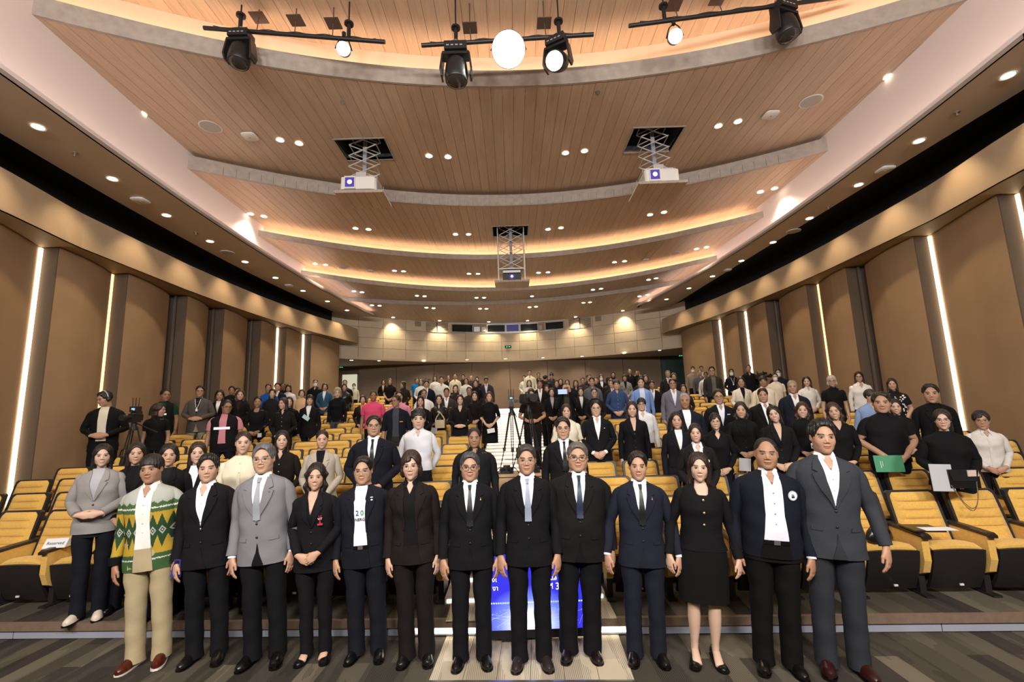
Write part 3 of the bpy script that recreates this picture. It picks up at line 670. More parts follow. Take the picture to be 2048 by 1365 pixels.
for (px, py, sd, lab) in ((527, 709, -1, 'white twin-spot emergency light on the left side wall'), (1525, 678, 1, 'white twin-spot emergency light on the right side wall')):
    yy = min(np.linspace(8, 18, 300), key=lambda t: abs(aty(px, py, t)[0]-sd*(WP(t)-.30))); p = aty(px, py, yy); rz = -sd*PI/2
    o = thing('emergency_light', lab, 'emergency light', tuple(p), rz)
    MB().box(-.12, .12, .0, .12, -.08, .05).obj('housing', M_em, o)
    for sx in (-.08, .08): MB().ball((sx, .03, .09), (.04, .035, .04)).obj('spot_head', M_em, o, True)
# ---------------- auditorium seats ----------------
M_yel = mat('mustard_fabric', (.64, .375, .075), .85, noise=.10, nscale=60, bump=.25, bscale=350, sheen=.2)

M_arm = mat('dark_armrest', (.018, .012, .010), .35)

def seat_parts(end):
    P = []
    # backrest: reclined, padded, with stitched channels
    nx, nz = 11, 46; H0, H1 = .40, .93; G = []
    for i in range(nz+1):
        t = i/nz; h = H0+(H1-H0)*t; row = []
        w = .235-.012*t if t < .93 else .235-.012-(t-.93)*.35
        for j in range(nx+1):
            u = -1+2*j/nx
            pad = .055*(1-abs(u)**6)*(1-max(0, (t-.9)/.1)**2*.7)
            ch = 0
            for c in (.34, .50, .66, .82):
                if abs(t-c) < .08 and abs(u) < .80: ch += .022*math.exp(-((t-c)/.022)**2)
            row.append((u*w, .25+.15*t+.0-pad+ch, h))
        G.append(row)
    m = MB(); m.slab([r[::-1] for r in G], (0, .05, 0)); P.append(('backrest_cushion', m.mesh('backrest_cushion', M_yel, True)))
    m = MB(); prof = [(-.25, .36), (-.25, .86), (-.243, .925), (-.22, .945), (.22, .945), (.243, .925), (.25, .86), (.25, .36)]
    v = []
    for dy in (.0, .045):
        for (x, z) in prof: v.append((x, .245+.15*(z-.40)/.53+dy, z))
    n = len(prof); m.add(v, [tuple(range(n)), tuple(range(n, 2*n))[::-1]]+[(i, n+i, n+(i+1) % n, (i+1) % n) for i in range(n)]); P.append(('backrest_shell', m.mesh('backrest_shell', M_shell)))
    # tip-up seat pan
    G = []
    for i in range(9):
        t = i/8; row = []
        for j in range(9):
            u = -1+2*j/8; row.append((u*.222, .24-.30*t, .455+.055*math.sin(min(1, t*1.15)*PI*.5)-.03*max(0, t-.75)*4-.015*u**4+(.012*(1-u*u))))
        G.append(row)
    m = MB(); m.slab(G, (0, 0, -.07)); P.append(('seat_cushion', m.mesh('seat_cushion', M_yel, True)))
    G = []
    for i in range(8):
        t = i/7; G.append([(u*(.232-.012*t*0), -.098+.12*t-.02*math.sin(PI*t)+.012*u*u, .468-.405*t-.012*u*u*(1-t)) for u in np.linspace(-1, 1, 9)])
    m = MB(); m.slab(G, (0, .035, 0)); m.box(-.225, .225, -.045, .20, .40, .43); P.append(('seat_panel', m.mesh('seat_panel', M_shell, True)))
    m = MB(); m.box(-.017, .017, -.052, -.042, .115, .133); P.append(('number_plate', m.mesh('number_plate', M_lab)))
    for sx in ((1,) if not end else (1, -1)):
        X = sx*.29
        m = MB(); prof = [(-.05, .24), (-.09, .36), (-.085, .585), (.26, .60), (.42, .60), (.36, .30), (.22, .20), (.02, .20)]
        v = [(X+dx, y, z) for dx in (-.032, .032) for (y, z) in prof]; n = len(prof)
        m.add(v, [tuple(range(n)), tuple(range(n, 2*n))[::-1]]+[(i, n+i, n+(i+1) % n, (i+1) % n) for i in range(n)]); P.append(('side_panel', m.mesh('side_panel', M_yel)))
        m = MB(); m.loft([[(X+a*.04, y, z+b*.018) for a, b in ((-1, -1), (1, -1), (1, .4), (.7, 1), (-.7, 1), (-1, .4))] for y, z in ((-.12, .592), (-.10, .607), (.15, .617), (.34, .622))]); P.append(('armrest', m.mesh('armrest', M_arm)))
        m = MB(); m.box(X-.028, X+.028, .02, .24, .0, .22); m.box(X-.04, X+.04, -.06, .28, 0, .02); P.append(('leg', m.mesh('leg', M_shell)))
    return P
SA, SE = seat_parts(False), seat_parts(True)
PITCHX = .585
def seat(x, k, j, side):
    lab = f'mustard yellow auditorium seat, {ORD[j]} from the aisle in the {ORD[k]} row, {side} block'
    y = row_front(k, x)+.36; dx = .5; sl = math.atan2(row_front(k, x+dx)-row_front(k, x-dx), 2*dx)
    o = thing('auditorium_seat', lab, 'seat', (x, y, row_z(k)), sl, 'rows of yellow auditorium seats')
    o.scale = (1, 1, .93)
    for nm, me in (SE if j == 1 and side == 'right' else SA): link(nm, me, o)
    return o
SKIP = {(k, s, j) for k, s, js in ((14, 'left', [1, 2, 3, 4, 5, 7, 8, 9, 10, 11]), (14, 'right', [1, 2, 3, 4, 5, 6, 7, 8, 11]), (15, 'left', [1, 2, 3, 4, 5, 9, 10, 11]), (15, 'right', [1, 2, 3, 4, 5, 6, 7, 8, 9, 10, 11]), (16, 'left', [1, 2, 3, 4, 5, 6, 8, 9, 10, 11]), (16, 'right', [1, 2, 3, 4, 5, 6, 7, 9, 10]), (17, 'left', [1, 2, 3, 4, 5, 9, 10]), (17, 'right', [1, 2, 3, 4, 5, 6, 7, 9, 10]), (18, 'left', [1, 2, 4, 5, 6, 7, 9, 10]), (18, 'right', [1, 2, 3, 4, 5, 6, 7, 8, 10])) for j in js}
NSEAT = 0
for k in range(1, NR+1):
    for j in range(1, 12):
        for side, sgn, ax in (('left', -1, AX0-.05), ('right', 1, AX1+.05)):
            x = ax+sgn*(.29+PITCHX*(j-1)); y = row_front(k, x)+.95
            if abs(x) > WP(y)-.82: continue
            px, py, w = proj((x-.2*sgn, y, row_z(k)+.93))
            if px < -25 or px > 2073: continue
            if (k, side, j) in SKIP: continue
            seat(x, k, j, side); NSEAT += 1
print('SEATS', NSEAT)
# ================= people: surfaces =================
def surfnet(f, xs, ys, zs):
    X, Y, Z = np.meshgrid(xs, ys, zs, indexing='ij'); V = f(X, Y, Z).astype(np.float64)
    nx, ny, nz = V.shape; ins = V < 0
    acc = np.zeros((nx-1, ny-1, nz-1, 3)); cnt = np.zeros((nx-1, ny-1, nz-1)); co = (xs, ys, zs); edges = []
    for ax in range(3):
        a = [slice(None)]*3; b = [slice(None)]*3; a[ax] = slice(0, -1); b[ax] = slice(1, None); a, b = tuple(a), tuple(b)
        cr = ins[a] != ins[b]; idx = np.argwhere(cr); v0 = V[a][cr]; v1 = V[b][cr]; t = v0/(v0-v1)
        P = np.stack([co[k][idx[:, k]] for k in range(3)], 1); P[:, ax] += t*(co[ax][idx[:, ax]+1]-co[ax][idx[:, ax]])
        o1, o2 = [k for k in range(3) if k != ax]
        for d1 in (0, 1):
            for d2 in (0, 1):
                c = idx.copy(); c[:, o1] -= d1; c[:, o2] -= d2
                ok = (c[:, o1] >= 0) & (c[:, o2] >= 0) & (c[:, o1] < acc.shape[o1]) & (c[:, o2] < acc.shape[o2])
                cc = c[ok]; np.add.at(acc, (cc[:, 0], cc[:, 1], cc[:, 2]), P[ok]); np.add.at(cnt, (cc[:, 0], cc[:, 1], cc[:, 2]), 1)
        edges.append((ax, idx, ins[a][cr]))
    m = cnt > 0; ID = -np.ones(cnt.shape, int); ID[m] = np.arange(m.sum()); verts = acc[m]/cnt[m][:, None]; faces = []
    for ax, idx, s in edges:
        o1, o2 = [(1, 2), (2, 0), (0, 1)][ax]
        ok = (idx[:, o1] > 0) & (idx[:, o2] > 0) & (idx[:, o1] < cnt.shape[o1]) & (idx[:, o2] < cnt.shape[o2]); i = idx[ok]; s = s[ok]
        q = []
        for d1, d2 in ((1, 1), (0, 1), (0, 0), (1, 0)):
            c = i.copy(); c[:, o1] -= d1; c[:, o2] -= d2; q.append(ID[c[:, 0], c[:, 1], c[:, 2]])
        q = np.stack(q, 1); q[~s] = q[~s][:, ::-1]; faces.append(q)
    return verts, np.concatenate(faces)
def smin(a, b, k): h = np.clip(.5+.5*(b-a)/k, 0, 1); return b*(1-h)+a*h-k*h*(1-h)
def smax(a, b, k): return -smin(-a, -b, k)
def ell(X, Y, Z, c, r):
    k0 = np.sqrt(((X-c[0])/r[0])**2+((Y-c[1])/r[1])**2+((Z-c[2])/r[2])**2); k1 = np.sqrt(((X-c[0])/r[0]**2)**2+((Y-c[1])/r[1]**2)**2+((Z-c[2])/r[2]**2)**2)
    return k0*(k0-1)/(k1+1e-9)
def cap(X, Y, Z, a, b, ra, rb):
    a = np.array(a, float); b = np.array(b, float); d = b-a; t = np.clip(((X-a[0])*d[0]+(Y-a[1])*d[1]+(Z-a[2])*d[2])/(d@d), 0, 1)
    return np.sqrt((X-a[0]-t*d[0])**2+(Y-a[1]-t*d[1])**2+(Z-a[2]-t*d[2])**2)-(ra+(rb-ra)*t)
def axis(*segs):
    out = [np.arange(a, b, s) for a, b, s in segs]; return np.concatenate(out)
def head_sdf(fem, jaw=1.0):
    def f(X, Y, Z):
        A = np.abs(X)
        d = ell(X, Y, Z, (0, .022, .038), (.076, .096, .089))
        d = smin(d, ell(X, Y, Z, (0, -.018, -.012), (.0675, .074, .088)), .03)
        jw = (.040 if fem else .047)*jaw
        d = smin(d, ell(X, Y, Z, (0, -.030, -.078), (jw, .048, .036)), .03)
        d = smin(d, ell(X, Y, Z, (0, -.058, -.100), (.019 if fem else .023, .020, .016)), .022)
        d = smin(d, ell(A, Y, Z, (.046, .005, -.060), (.016*jaw, .03, .03)), .03)
        d = smin(d, ell(A, Y, Z, (.038, -.050, -.028), (.022, .020, .026)), .026)
        d = smin(d, ell(A, Y, Z, (.024, -.078, .026), (.022, .010, .008)), .016)   # brow ridge
        d = smax(d, -ell(A, Y, Z, (.031, -.106, .003), (.017, .020, .0105)), .012)  # eye socket
        d = smin(d, ell(A, Y, Z, (.031, -.0735, .002), (.0140, .0125, .0105)), .004)  # eyeball and lids
        d = smin(d, cap(X, Y, Z, (0, -.078, .006), (0, -.0975, -.028), .0048, .0092), .013)
        d = smin(d, ell(A, Y, Z, (.0125, -.088, -.034), (.0085, .010, .0070)), .006)
        d = smax(d, -ell(A, Y, Z, (.006, -.096, -.0425), (.0035, .005, .003)), .002)
        d = smin(d, ell(X, Y, Z, (0, -.0815, -.058), (.021, .011, .0065)), .007)
        d = smin(d, ell(X, Y, Z, (0, -.0795, -.0695), (.018, .011, .0065)), .006)
        d = smax(d, -ell(X, Y, Z, (0, -.0955, -.0635), (.022, .0035, .0012)), .002)
        d = smin(d, ell(A, Y, Z, (.077, .010, -.004), (.008, .019, .031)), .006)
        d = smax(d, -ell(A, Y, Z, (.086, .004, -.002), (.005, .010, .017)), .004)
        r = .046 if fem else .056
        d = smin(d, cap(X, Y*1.0, Z, (0, .026, -.07), (0, .036, -.215), r, r+.006), .018)
        return d
    return f
HEADS = {}
def head_tmpl(fem, fine, jaw=1.0):
    k = (fem, fine, jaw)
    if k not in HEADS:
        s = {3: (.0027, .009, .013), 2: (.0054, .015, .020), 1: (.0084, .020, .026)}[fine]
        h = head_sdf(fem, jaw)
        xs = np.concatenate([-axis((.0, .056, s[0]), (.056, .10, s[1]))[::-1][:-1], axis((.0, .056, s[0]), (.056, .10, s[1]))])
        HEADS[k] = surfnet(h, xs, axis((-.125, -.058, s[0]), (-.058, .135, s[1])), axis((-.22, -.118, s[2]), (-.118, .048, s[0]), (.048, .142, s[1])))
    return HEADS[k]
def face_colors(V, o):
    """per-vertex colours from the template position: brows, eyes, lips, blush, jaw shadow"""
    x, y, z = V[:, 0], V[:, 1], V[:, 2]; A = np.abs(x); n = len(V)
    sk = np.array(o['skin']); C = np.tile(sk, (n, 1)); front = y < -.055
    def mix(m, c): m = m[:, None]; return C*(1-m)+np.array(c)*m
    sm = lambda d, w: np.clip(.5-d/w, 0, 1)
    C = mix(.16*np.exp(-((A-.040)**2+(z+.030)**2)/.00045)*front, sk*np.array([1.12, .70, .62]))
    C = mix(.30*np.exp(-((A-.031)**2/.0003+(z-.004)**2/.00012))*front, sk*np.array([.72, .58, .52]))
    C = mix(.25*np.exp(-(x**2+(z+.033)**2)/.00025)*front, sk*np.array([1.05, .75, .70]))
    if o.get('smile'):
        zc = -.0635+.010*(A/.024)**2*1.0; lw = .028
    else: zc = -.0635+.001*(A/.02)**2; lw = .0235
    up = (z-zc); t = np.clip(1-(A/lw)**2, 0, 1)
    lips = sm(np.maximum(up-.0075*t**.7, -up-.0085*t**.7), .0025)*(A < lw)*front
    C = mix(lips*.85, o.get('lip', sk*np.array([.85, .34, .32]) if o.get('fem') else sk*np.array([.78, .46, .42])))
    if o.get('teeth'): C = mix(sm(np.abs(up-.0005)-.0026*t**.5, .002)*(A < lw*.72)*front, (.62, .58, .52))
    else: C = mix(.85*sm(np.abs(up)-.0013, .0024)*(A < lw)*front, sk*np.array([.28, .14, .12]))
    C = mix(.55*np.exp(-((A-.0065)**2+(z+.042)**2)/.000012)*front, sk*.25)
    C = mix(.35*np.exp(-(((A-.017-.35*(-.03-z))**2)/.000006))*((z < -.035) & (z > -.062) & front)*o.get('age', .5), sk*.55)
    hb = o.get('brow', (.02, .014, .010)); zb = .0255-.0035*((A-.034)/.02)**2; C = mix((o.get('browd', .92))*sm(np.abs(z-zb)-(.0034 if o.get('fem') else .0048), .0035)*((A > .013) & (A < .052))*front, hb)
    ze = z-.0025; op = (.0052 if o.get('squint') else .0076); te = np.clip(1-((A-.031)/.0165)**2, 0, 1)
    eye = sm(np.abs(ze)-op*te, .0018)*(te > 0)*front
    C = mix(eye, (.30, .25, .22)); C = mix(eye*sm(np.hypot(A-.031+o.get('gaze', 0)*np.sign(x), ze)-.0076, .002), (.004, .003, .003))
    C = mix(.92*sm(np.abs(ze-op*te-.0014)-.0021, .0018)*(te > .02)*front, (.025, .014, .010))
    C = mix(.35*sm(np.abs(ze+op*te+.0010)-.0008, .0016)*(te > .05)*front, sk*.35)
    if o.get('stubble'): C = mix(o['stubble']*((z < -.045) & (z > -.12))*np.clip(1-(A/.06)**2, 0, 1)*(y < .0)*(1-lips), sk*np.array([.60, .56, .56]))
    return C
def hair_sdf(st):
    r = np.random.RandomState(7); K = [(r.randn(3)*60, r.rand()*6) for _ in range(6)]
    def nz(X, Y, Z): return sum(np.sin(X*k[0]+Y*k[1]+Z*k[2]*.35+p) for k, p in K)/6
    def f(X, Y, Z):
        A = np.abs(X); n = nz(X, Y, Z)
        face = lambda w=.066, top=.073, low=-.115, yc=-.085, ry=.072: ell(X, Y, Z, (0, yc, (top+low)/2), (w, ry, (top-low)/2))
        ears = ell(A, Y, Z, (.088, .008, -.012), (.026, .026, .034)); vy = np.clip((Y+.03)/.13, 0, 1)
        if st in ('short', 'part', 'spiky', 'crew', 'fringe', 'bald', 'buzz'):
            off = {'short': .010, 'part': .013, 'spiky': .014, 'crew': .009, 'fringe': .016, 'bald': .004, 'buzz': .0035}[st]
            d = ell(X, Y, Z, (0, .022, .040), (.077+off*.75, .097+off, .089+off))
            if st in ('part', 'short', 'spiky'): d = smin(d, ell(X-.008*(st == 'part'), Y, Z, (0, -.030, .088), (.062, .056, .045 if st != 'spiky' else .055)), .02)
            d = d+n*(.003 if st != 'spiky' else .006)
            top = {'fringe': .040, 'short': .092, 'part': .096, 'spiky': .094, 'crew': .099, 'bald': .122, 'buzz': .098}[st]
            fc = face(.066, top, -.14, -.085 if st != 'fringe' else -.092, .080)+(n*.004 if st != 'fringe' else .010*np.sin(X*160)*.5+n*.004)
            if st == 'fringe': fc = smin(fc, ell(X, Y, Z, (0, -.1, -.03), (.068, .075, .075)), .01)
            d = smax(d, -fc, .004)
            d = np.maximum(d, (-.010-.055*vy)-Z); d = smax(d, -ears, .004); return d
        if st in ('long', 'longwave', 'bangs', 'bob', 'shoulder', 'low'):
            d = ell(X, Y, Z, (0, .022, .040), (.090, .112, .102))
            ln = {'long': -.27, 'longwave': -.28, 'bangs': -.29, 'bob': -.085, 'shoulder': -.17, 'low': -.20}[st]
            w = {'longwave': .034, 'bob': .030, 'long': .026, 'bangs': .026, 'shoulder': .030, 'low': .018}[st]
            wob = .012*np.sin(Z*55) if st == 'longwave' else 0
            side = cap(A-wob, Y, Z, (.070, .010, .02), (.080 if st != 'low' else .06, .012 if st != 'low' else .05, ln+.03), w, w*.9)
            back = ell(X, Y, Z, (0, .060, ln*.5+.01), (.088, .050, -ln*.5+.05))
            d = smin(smin(d, side, .02), back, .03)+n*.003
            fc = smin(ell(X, Y, Z, (0, -.097, -.022), (.0625, .088, .106)), cap(X, Y, Z, (0, -.075, -.06), (0, -.075, -.40), .056, .052), .01)
            if st == 'bangs' : fc = smin(ell(X, Y, Z, (0, -.10, -.045), (.058, .085, .078)), cap(X, Y, Z, (0, -.075, -.06), (0, -.075, -.40), .054, .050), .01)
            else: fc = smax(fc, -ell(X, Y, Z, (0, -.06, .098), (.002, .05, .03)), .006)
            fc = fc+n*.003; d = smax(d, -fc, .004); d = np.maximum(d, ln-Z+.012*np.sin(X*90)); return d
        if st in ('up', 'pix', 'curly', 'flip'):
            off = {'up': .007, 'pix': .016, 'curly': .026, 'flip': .020}[st]
            d = ell(X, Y, Z, (0, .022, .040), (.077+off*.85, .097+off, .089+off))
            if st == 'up': d = smin(d, ell(X, Y, Z, (0, .125, .015), (.035, .03, .035)), .01)
            if st in ('curly', 'flip'): d = smin(d, ell(A, Y, Z, (.074, .015, -.045), (.030, .052, .055)), .02); d = smin(d, ell(X, Y, Z, (0, .07, -.05), (.075, .05, .07)), .02)
            d = d+n*{'up': .002, 'pix': .004, 'curly': .009, 'flip': .004}[st]
            fc = ell(X, Y, Z, (0.0, -.095, -.022), (.0635, .086, .106))+n*.004
            if st == 'pix' or st == 'flip': fc = smin(fc+.0, ell(X-.01, Y, Z, (0, -.1, -.01), (.058, .08, .07)), .01); fc = smax(fc, -ell(X, Y, Z, (-.035, -.07, .06), (.05, .03, .03)), .008)
            d = smax(d, -fc, .004); d = np.maximum(d, ((-.09 if st in ('curly', 'flip') else -.030)-.045*vy)-Z)
            if st in ('up', 'pix'): d = smax(d, -ears, .004)
            return d
    return f
HAIRS = {}
def hair_tmpl(st, fine):
    k = (st, fine)
    if k not in HAIRS:
        s = {3: .0058, 2: .0092, 1: .0125}[fine]; lo = -.33 if st in ('long', 'longwave', 'bangs', 'shoulder', 'low', 'bob') else -.16
        V, F = surfnet(hair_sdf(st), np.arange(-.135, .136, s), np.arange(-.125, .165, s), np.arange(lo, .165, s*(1.0 if lo > -.2 else 1.3)))
        ph = np.arctan2(V[:, 0], V[:, 1]-.02); tz = np.clip((V[:, 2]-.05)/.08, 0, 1)
        st_ = np.sin(ph*31+3*np.sin(V[:, 2]*22)+5*V[:, 1]*10)*.5+np.sin(ph*53+2*np.sin(V[:, 2]*35)+1)*.35
        st2 = np.sin(V[:, 0]*420+V[:, 1]*60)*.5+np.sin(V[:, 0]*260-V[:, 1]*90+1)*.4
        c = np.array([0, .02, .03 if lo > -.2 else 0]); d = V-c; d[:, 2] *= (1-tz*0)*np.where(V[:, 2] > .03, 1, .2); d /= np.linalg.norm(d, axis=1, keepdims=True)+1e-6
        amp = {'spiky': .0055, 'curly': .005, 'buzz': .0006, 'crew': .003, 'bald': .001}.get(st, .0030)
        HAIRS[k] = (V+d*(amp*((1-tz)*st_+tz*st2))[:, None], F)
    return HAIRS[k]
def hand_sdf(curl=.5):
    def f(X, Y, Z):
        d = ell(X, Y, Z, (.0, 0, -.046), (.0145, .041, .050)); d = smin(d, ell(X, Y, Z, (.006, -.022, -.03), (.014, .020, .032)), .01)
        d = smin(d, ell(X, Y, Z, (0, 0, .02), (.020, .027, .06)), .02)
        for i, (yo, L) in enumerate(((-.030, .072), (-.0100, .080), (.0100, .075), (.0290, .058))):
            c = curl*(.8+.15*i); p = np.array([.001, yo*.92, -.080+abs(yo)*.15]); r = .0088 if i < 3 else .0076; a = .12
            for j, (fr, da) in enumerate(((.42, .35), (.33, .75), (.25, .55))):
                a += c*da; q = p+np.array([math.sin(a), .10*yo, -math.cos(a)])*L*fr
                dd = cap(X, Y, Z, p, q, r*(1-.06*j), r*(1-.06*(j+1))); d = smin(d, dd, .0035); p = q
        d = smin(d, cap(X, Y, Z, (.004, -.024, -.020), (.014, -.044, -.048), .0125, .0105), .008)
        d = smin(d, cap(X, Y, Z, (.014, -.044, -.048), (.020, -.047, -.082), .0100, .0080), .003)
        return d
    return f
HANDS = {}
def hand_tmpl(curl, fine):
    k = (curl, fine)
    if k not in HANDS:
        s = {3: .0040, 2: .0068, 1: .0105}[fine]; V, F = surfnet(hand_sdf(curl), np.arange(-.03, .09, s), np.arange(-.066, .052, s), np.arange(-.175, .06, s))
        HANDS[k] = (V, F)
    return HANDS[k]
# ---------------- garments ----------------
TM = np.array([(1.475, .060, .058, .058), (1.450, .092, .064, .074), (1.432, .148, .080, .092), (1.410, .180, .094, .102), (1.375, .192, .106, .108), (1.33, .190, .116, .108), (1.25, .185, .124, .108), (1.15, .174, .120, .100), (1.05, .168, .116, .098), (.95, .173, .113, .106), (.86, .179, .112, .113), (.76, .182, .110, .110), (.5, .18, .11, .11)])
TF = np.array([(1.475, .050, .050, .052), (1.450, .080, .058, .066), (1.430, .128, .072, .084), (1.408, .153, .083, .092), (1.375, .160, .096, .094), (1.33, .165, .112, .096), (1.26, .163, .128, .094), (1.18, .152, .112, .088), (1.08, .144, .102, .084), (1.0, .157, .103, .095), (.90, .174, .106, .110), (.78, .180, .106, .108), (.5, .18, .10, .10)])
class Torso:
    def __init__(s, fem, g=1.0, belly=0, ease=.012, n=2.35, flare=0):
        T = (TF if fem else TM)[::-1]; s.fa = 0; s.sd = 0; s.z = np.linspace(.45, 1.475, 120); s.n = n; k = np.array([1, 2, 3, 2, 1])/9.
        def it(c):
            v = np.interp(s.z, T[:, 0], T[:, c]); return np.convolve(np.pad(v, 2, 'edge'), k, 'valid')
        body = np.clip((1.43-s.z)/.08, 0, 1); gg = 1+(g-1)*body
        bl = belly*np.exp(-((s.z-1.02)/.16)**2)
        fl = flare*np.clip((1.0-s.z)/.3, 0, 1)
        s.rx = it(1)*gg+ease*body*.8+bl*.35+fl; s.rf = it(2)*gg+ease*body+bl+fl; s.rb = it(3)*gg+ease*body+fl
    def at(s, z): return np.interp(z, s.z, s.rx), np.interp(z, s.z, s.rf), np.interp(z, s.z, s.rb)
    def yf(s, x, z):
        rx, rf, _ = s.at(z); return -rf*np.clip(1-np.abs(np.clip(np.abs(x)/rx, 0, .999))**s.n, 0, 1)**(1/s.n)
    def rings(s, z0, z1, nz, na):
        out = []; th = np.linspace(0, 2*PI, na, endpoint=False); c, sn = np.cos(th), np.sin(th)
        for z in np.linspace(z0, z1, nz):
            rx, rf, rb = s.at(z); x = rx*np.sign(c)*np.abs(c)**(2/s.n); y = np.where(sn < 0, rf, rb)*np.sign(sn)*np.abs(sn)**(2/s.n); out.append(np.stack([x, y, np.full(na, z)], 1))
        return out
    def panel(s, mb, rows, off, th=.006, nx=5, nsub=3, sgs=(1,)):
        """ruled patch laid on the front of the torso: rows of (z, xl, xr)"""
        rows = sorted(rows, key=lambda r: r[0]); zz = []
        for a, b in zip(rows[:-1], rows[1:]):
            for t in np.linspace(0, 1, nsub, endpoint=False): zz.append([a[i]+(b[i]-a[i])*t for i in range(3)])
        zz.append(rows[-1])
        for sg in sgs:
            G = []
            for z, xl, xr in zz:
                X = np.linspace(xl, xr, nx)*sg
                Q = folds(np.stack([X, s.yf(X, z), np.full(nx, z)], 1), s.fa, s.sd); Q[:, 1] -= off+.0012; G.append(Q)
            G = np.array(G)
            if sg > 0: G = G[::-1]
            mb.slab(G[:, ::1], (0, th+off*.9, 0))
FOLD = [(np.array(k), p) for k, p in (((14, 9, 31), .3), ((-22, 12, 24), 1.9), ((35, -18, 16), 4.0), ((9, 30, -44), 2.2), ((52, 22, 38), 5.1))]
def folds(V, amp, seed=0):
    V = np.asarray(V, float); d = sum(np.sin(V@k+p+seed*1.7)*w for (k, p), w in zip(FOLD, (1, .9, .7, .6, .4)))/2.2
    c = V[:, :2]; r = np.linalg.norm(c, axis=1, keepdims=True)+1e-6; out = V.copy(); out[:, :2] += c/r*(d*amp)[:, None]; return out
def catmull(P, n):
    P = np.array(P, float); Q = np.vstack([2*P[0]-P[1], P, 2*P[-1]-P[-2]]); out = []
    for i in range(len(P)-1):
        p0, p1, p2, p3 = Q[i:i+4]
        for t in np.linspace(0, 1, n, endpoint=False): out.append(.5*((2*p1)+(p2-p0)*t+(2*p0-5*p1+4*p2-p3)*t*t+(3*p1-p0-3*p2+p3)*t**3))
    out.append(P[-1]); return np.array(out)
def basis_m(X, Y, Z, t):
    M = np.eye(4); M[:3, 0] = X; M[:3, 1] = Y; M[:3, 2] = Z; M[:3, 3] = t; return M
def hand_matrix(d, p, t, left, sc=1.0):
    d = np.array(d, float); d /= np.linalg.norm(d); p = np.array(p, float); p = p-d*(p@d); p /= np.linalg.norm(p)
    X = p if not left else -p; Z = -d; Y = np.cross(Z, X); M = basis_m(X*sc, Y*sc, Z*sc, t)
    if left: M = M@np.diag([-1, 1, 1, 1.])   # mirrored hand, palm towards p
    return M, left
POSE = {  # per side: elbow, wrist, hand direction, palm direction   (x is outward here)
    'down': ((.228, .035, 1.090), (.236, -.035, .845), (.00, -.18, -1), (-.75, .65, 0), .45),
    'downw': ((.262, .03, 1.105), (.296, -.055, .868), (.02, -.18, -1), (-.75, .65, 0), .5),
    'clasp': ((.245, .030, 1.125), (.092, -.195, .950), (-.80, -.12, -.55), (0, 1, -.1), .7),
    'clasph': ((.250, .010, 1.135), (.095, -.205, 1.045), (-.95, -.12, -.1), (0, 1, -.2), .8),
    'back': ((.250, .075, 1.125), (.170, .120, .930), (-.8, .2, -.5), (0, 1, 0), .5),
    'hold': ((.240, .03, 1.12), (.120, -.210, 1.00), (-.7, -.4, .2), (0, .6, .8), .9),
    'photo': ((.220, -.14, 1.20), (.075, -.27, 1.52), (-.1, -.25, .9), (-.6, .2, 0), .9),
    'pocket': ((.262, .055, 1.13), (.205, -.045, .935), (-.2, -.1, -1), (-1, 0, 0), .5),
}
CL = {}
def cloth(key, col, rough=.8, sheen=.25, **kw):
    if key not in MATS: mat(key, col, rough, sheen=sheen, spec=.3, bump=.10, bscale=55, noise=.05, nscale=9, **kw)
    return MATS[key]
def hexm(c, kind='cloth'):
    """material for a hex colour"""
    nm = kind+'_'+c.strip('#')
    if nm in MATS: return MATS[nm]
    r = {'cloth': .85, 'silk': .45, 'leather': .28, 'hair': .42}[kind]
    if kind == 'hair':
        m = mat(nm, c, .38, noise=.35, nscale=30, bump=.5, bscale=60)
        nt = m.node_tree
        for tn in [n for n in nt.nodes if n.type == 'TEX_NOISE']:
            mp = nt.nodes.new('ShaderNodeMapping'); mp.inputs['Scale'].default_value = (4, 4, .5); tc = [k for k in nt.nodes if k.type == 'TEX_COORD'][0]
            nt.links.new(tc.outputs['Object'], mp.inputs[0]); nt.links.new(mp.outputs[0], tn.inputs['Vector'])
        return m
    return mat(nm, c, r, noise=.05, nscale=9, bump=(.10 if kind == 'cloth' else 0), bscale=55, spec=.15 if kind == 'cloth' else .5)
M_skin = bpy.data.materials.new('skin'); M_skin.use_nodes = True
def _sk():
    nt = M_skin.node_tree; b = nt.nodes['Principled BSDF']; a = nt.nodes.new('ShaderNodeVertexColor'); a.layer_name = 'Col'
    nt.links.new(a.outputs['Color'], b.inputs['Base Color']); b.inputs['Roughness'].default_value = .48; b.inputs['Specular IOR Level'].default_value = .35
    b.inputs['Subsurface Weight'].default_value = .10; b.inputs['Subsurface Radius'].default_value = (.012, .005, .003); b.inputs['Subsurface Scale'].default_value = .6
_sk()
SKIN = {'f': (.50, .31, .215), 'm': (.42, .245, .160), 't': (.32, .175, .108), 'd': (.20, .105, .062), 'p': (.54, .36, .265)}
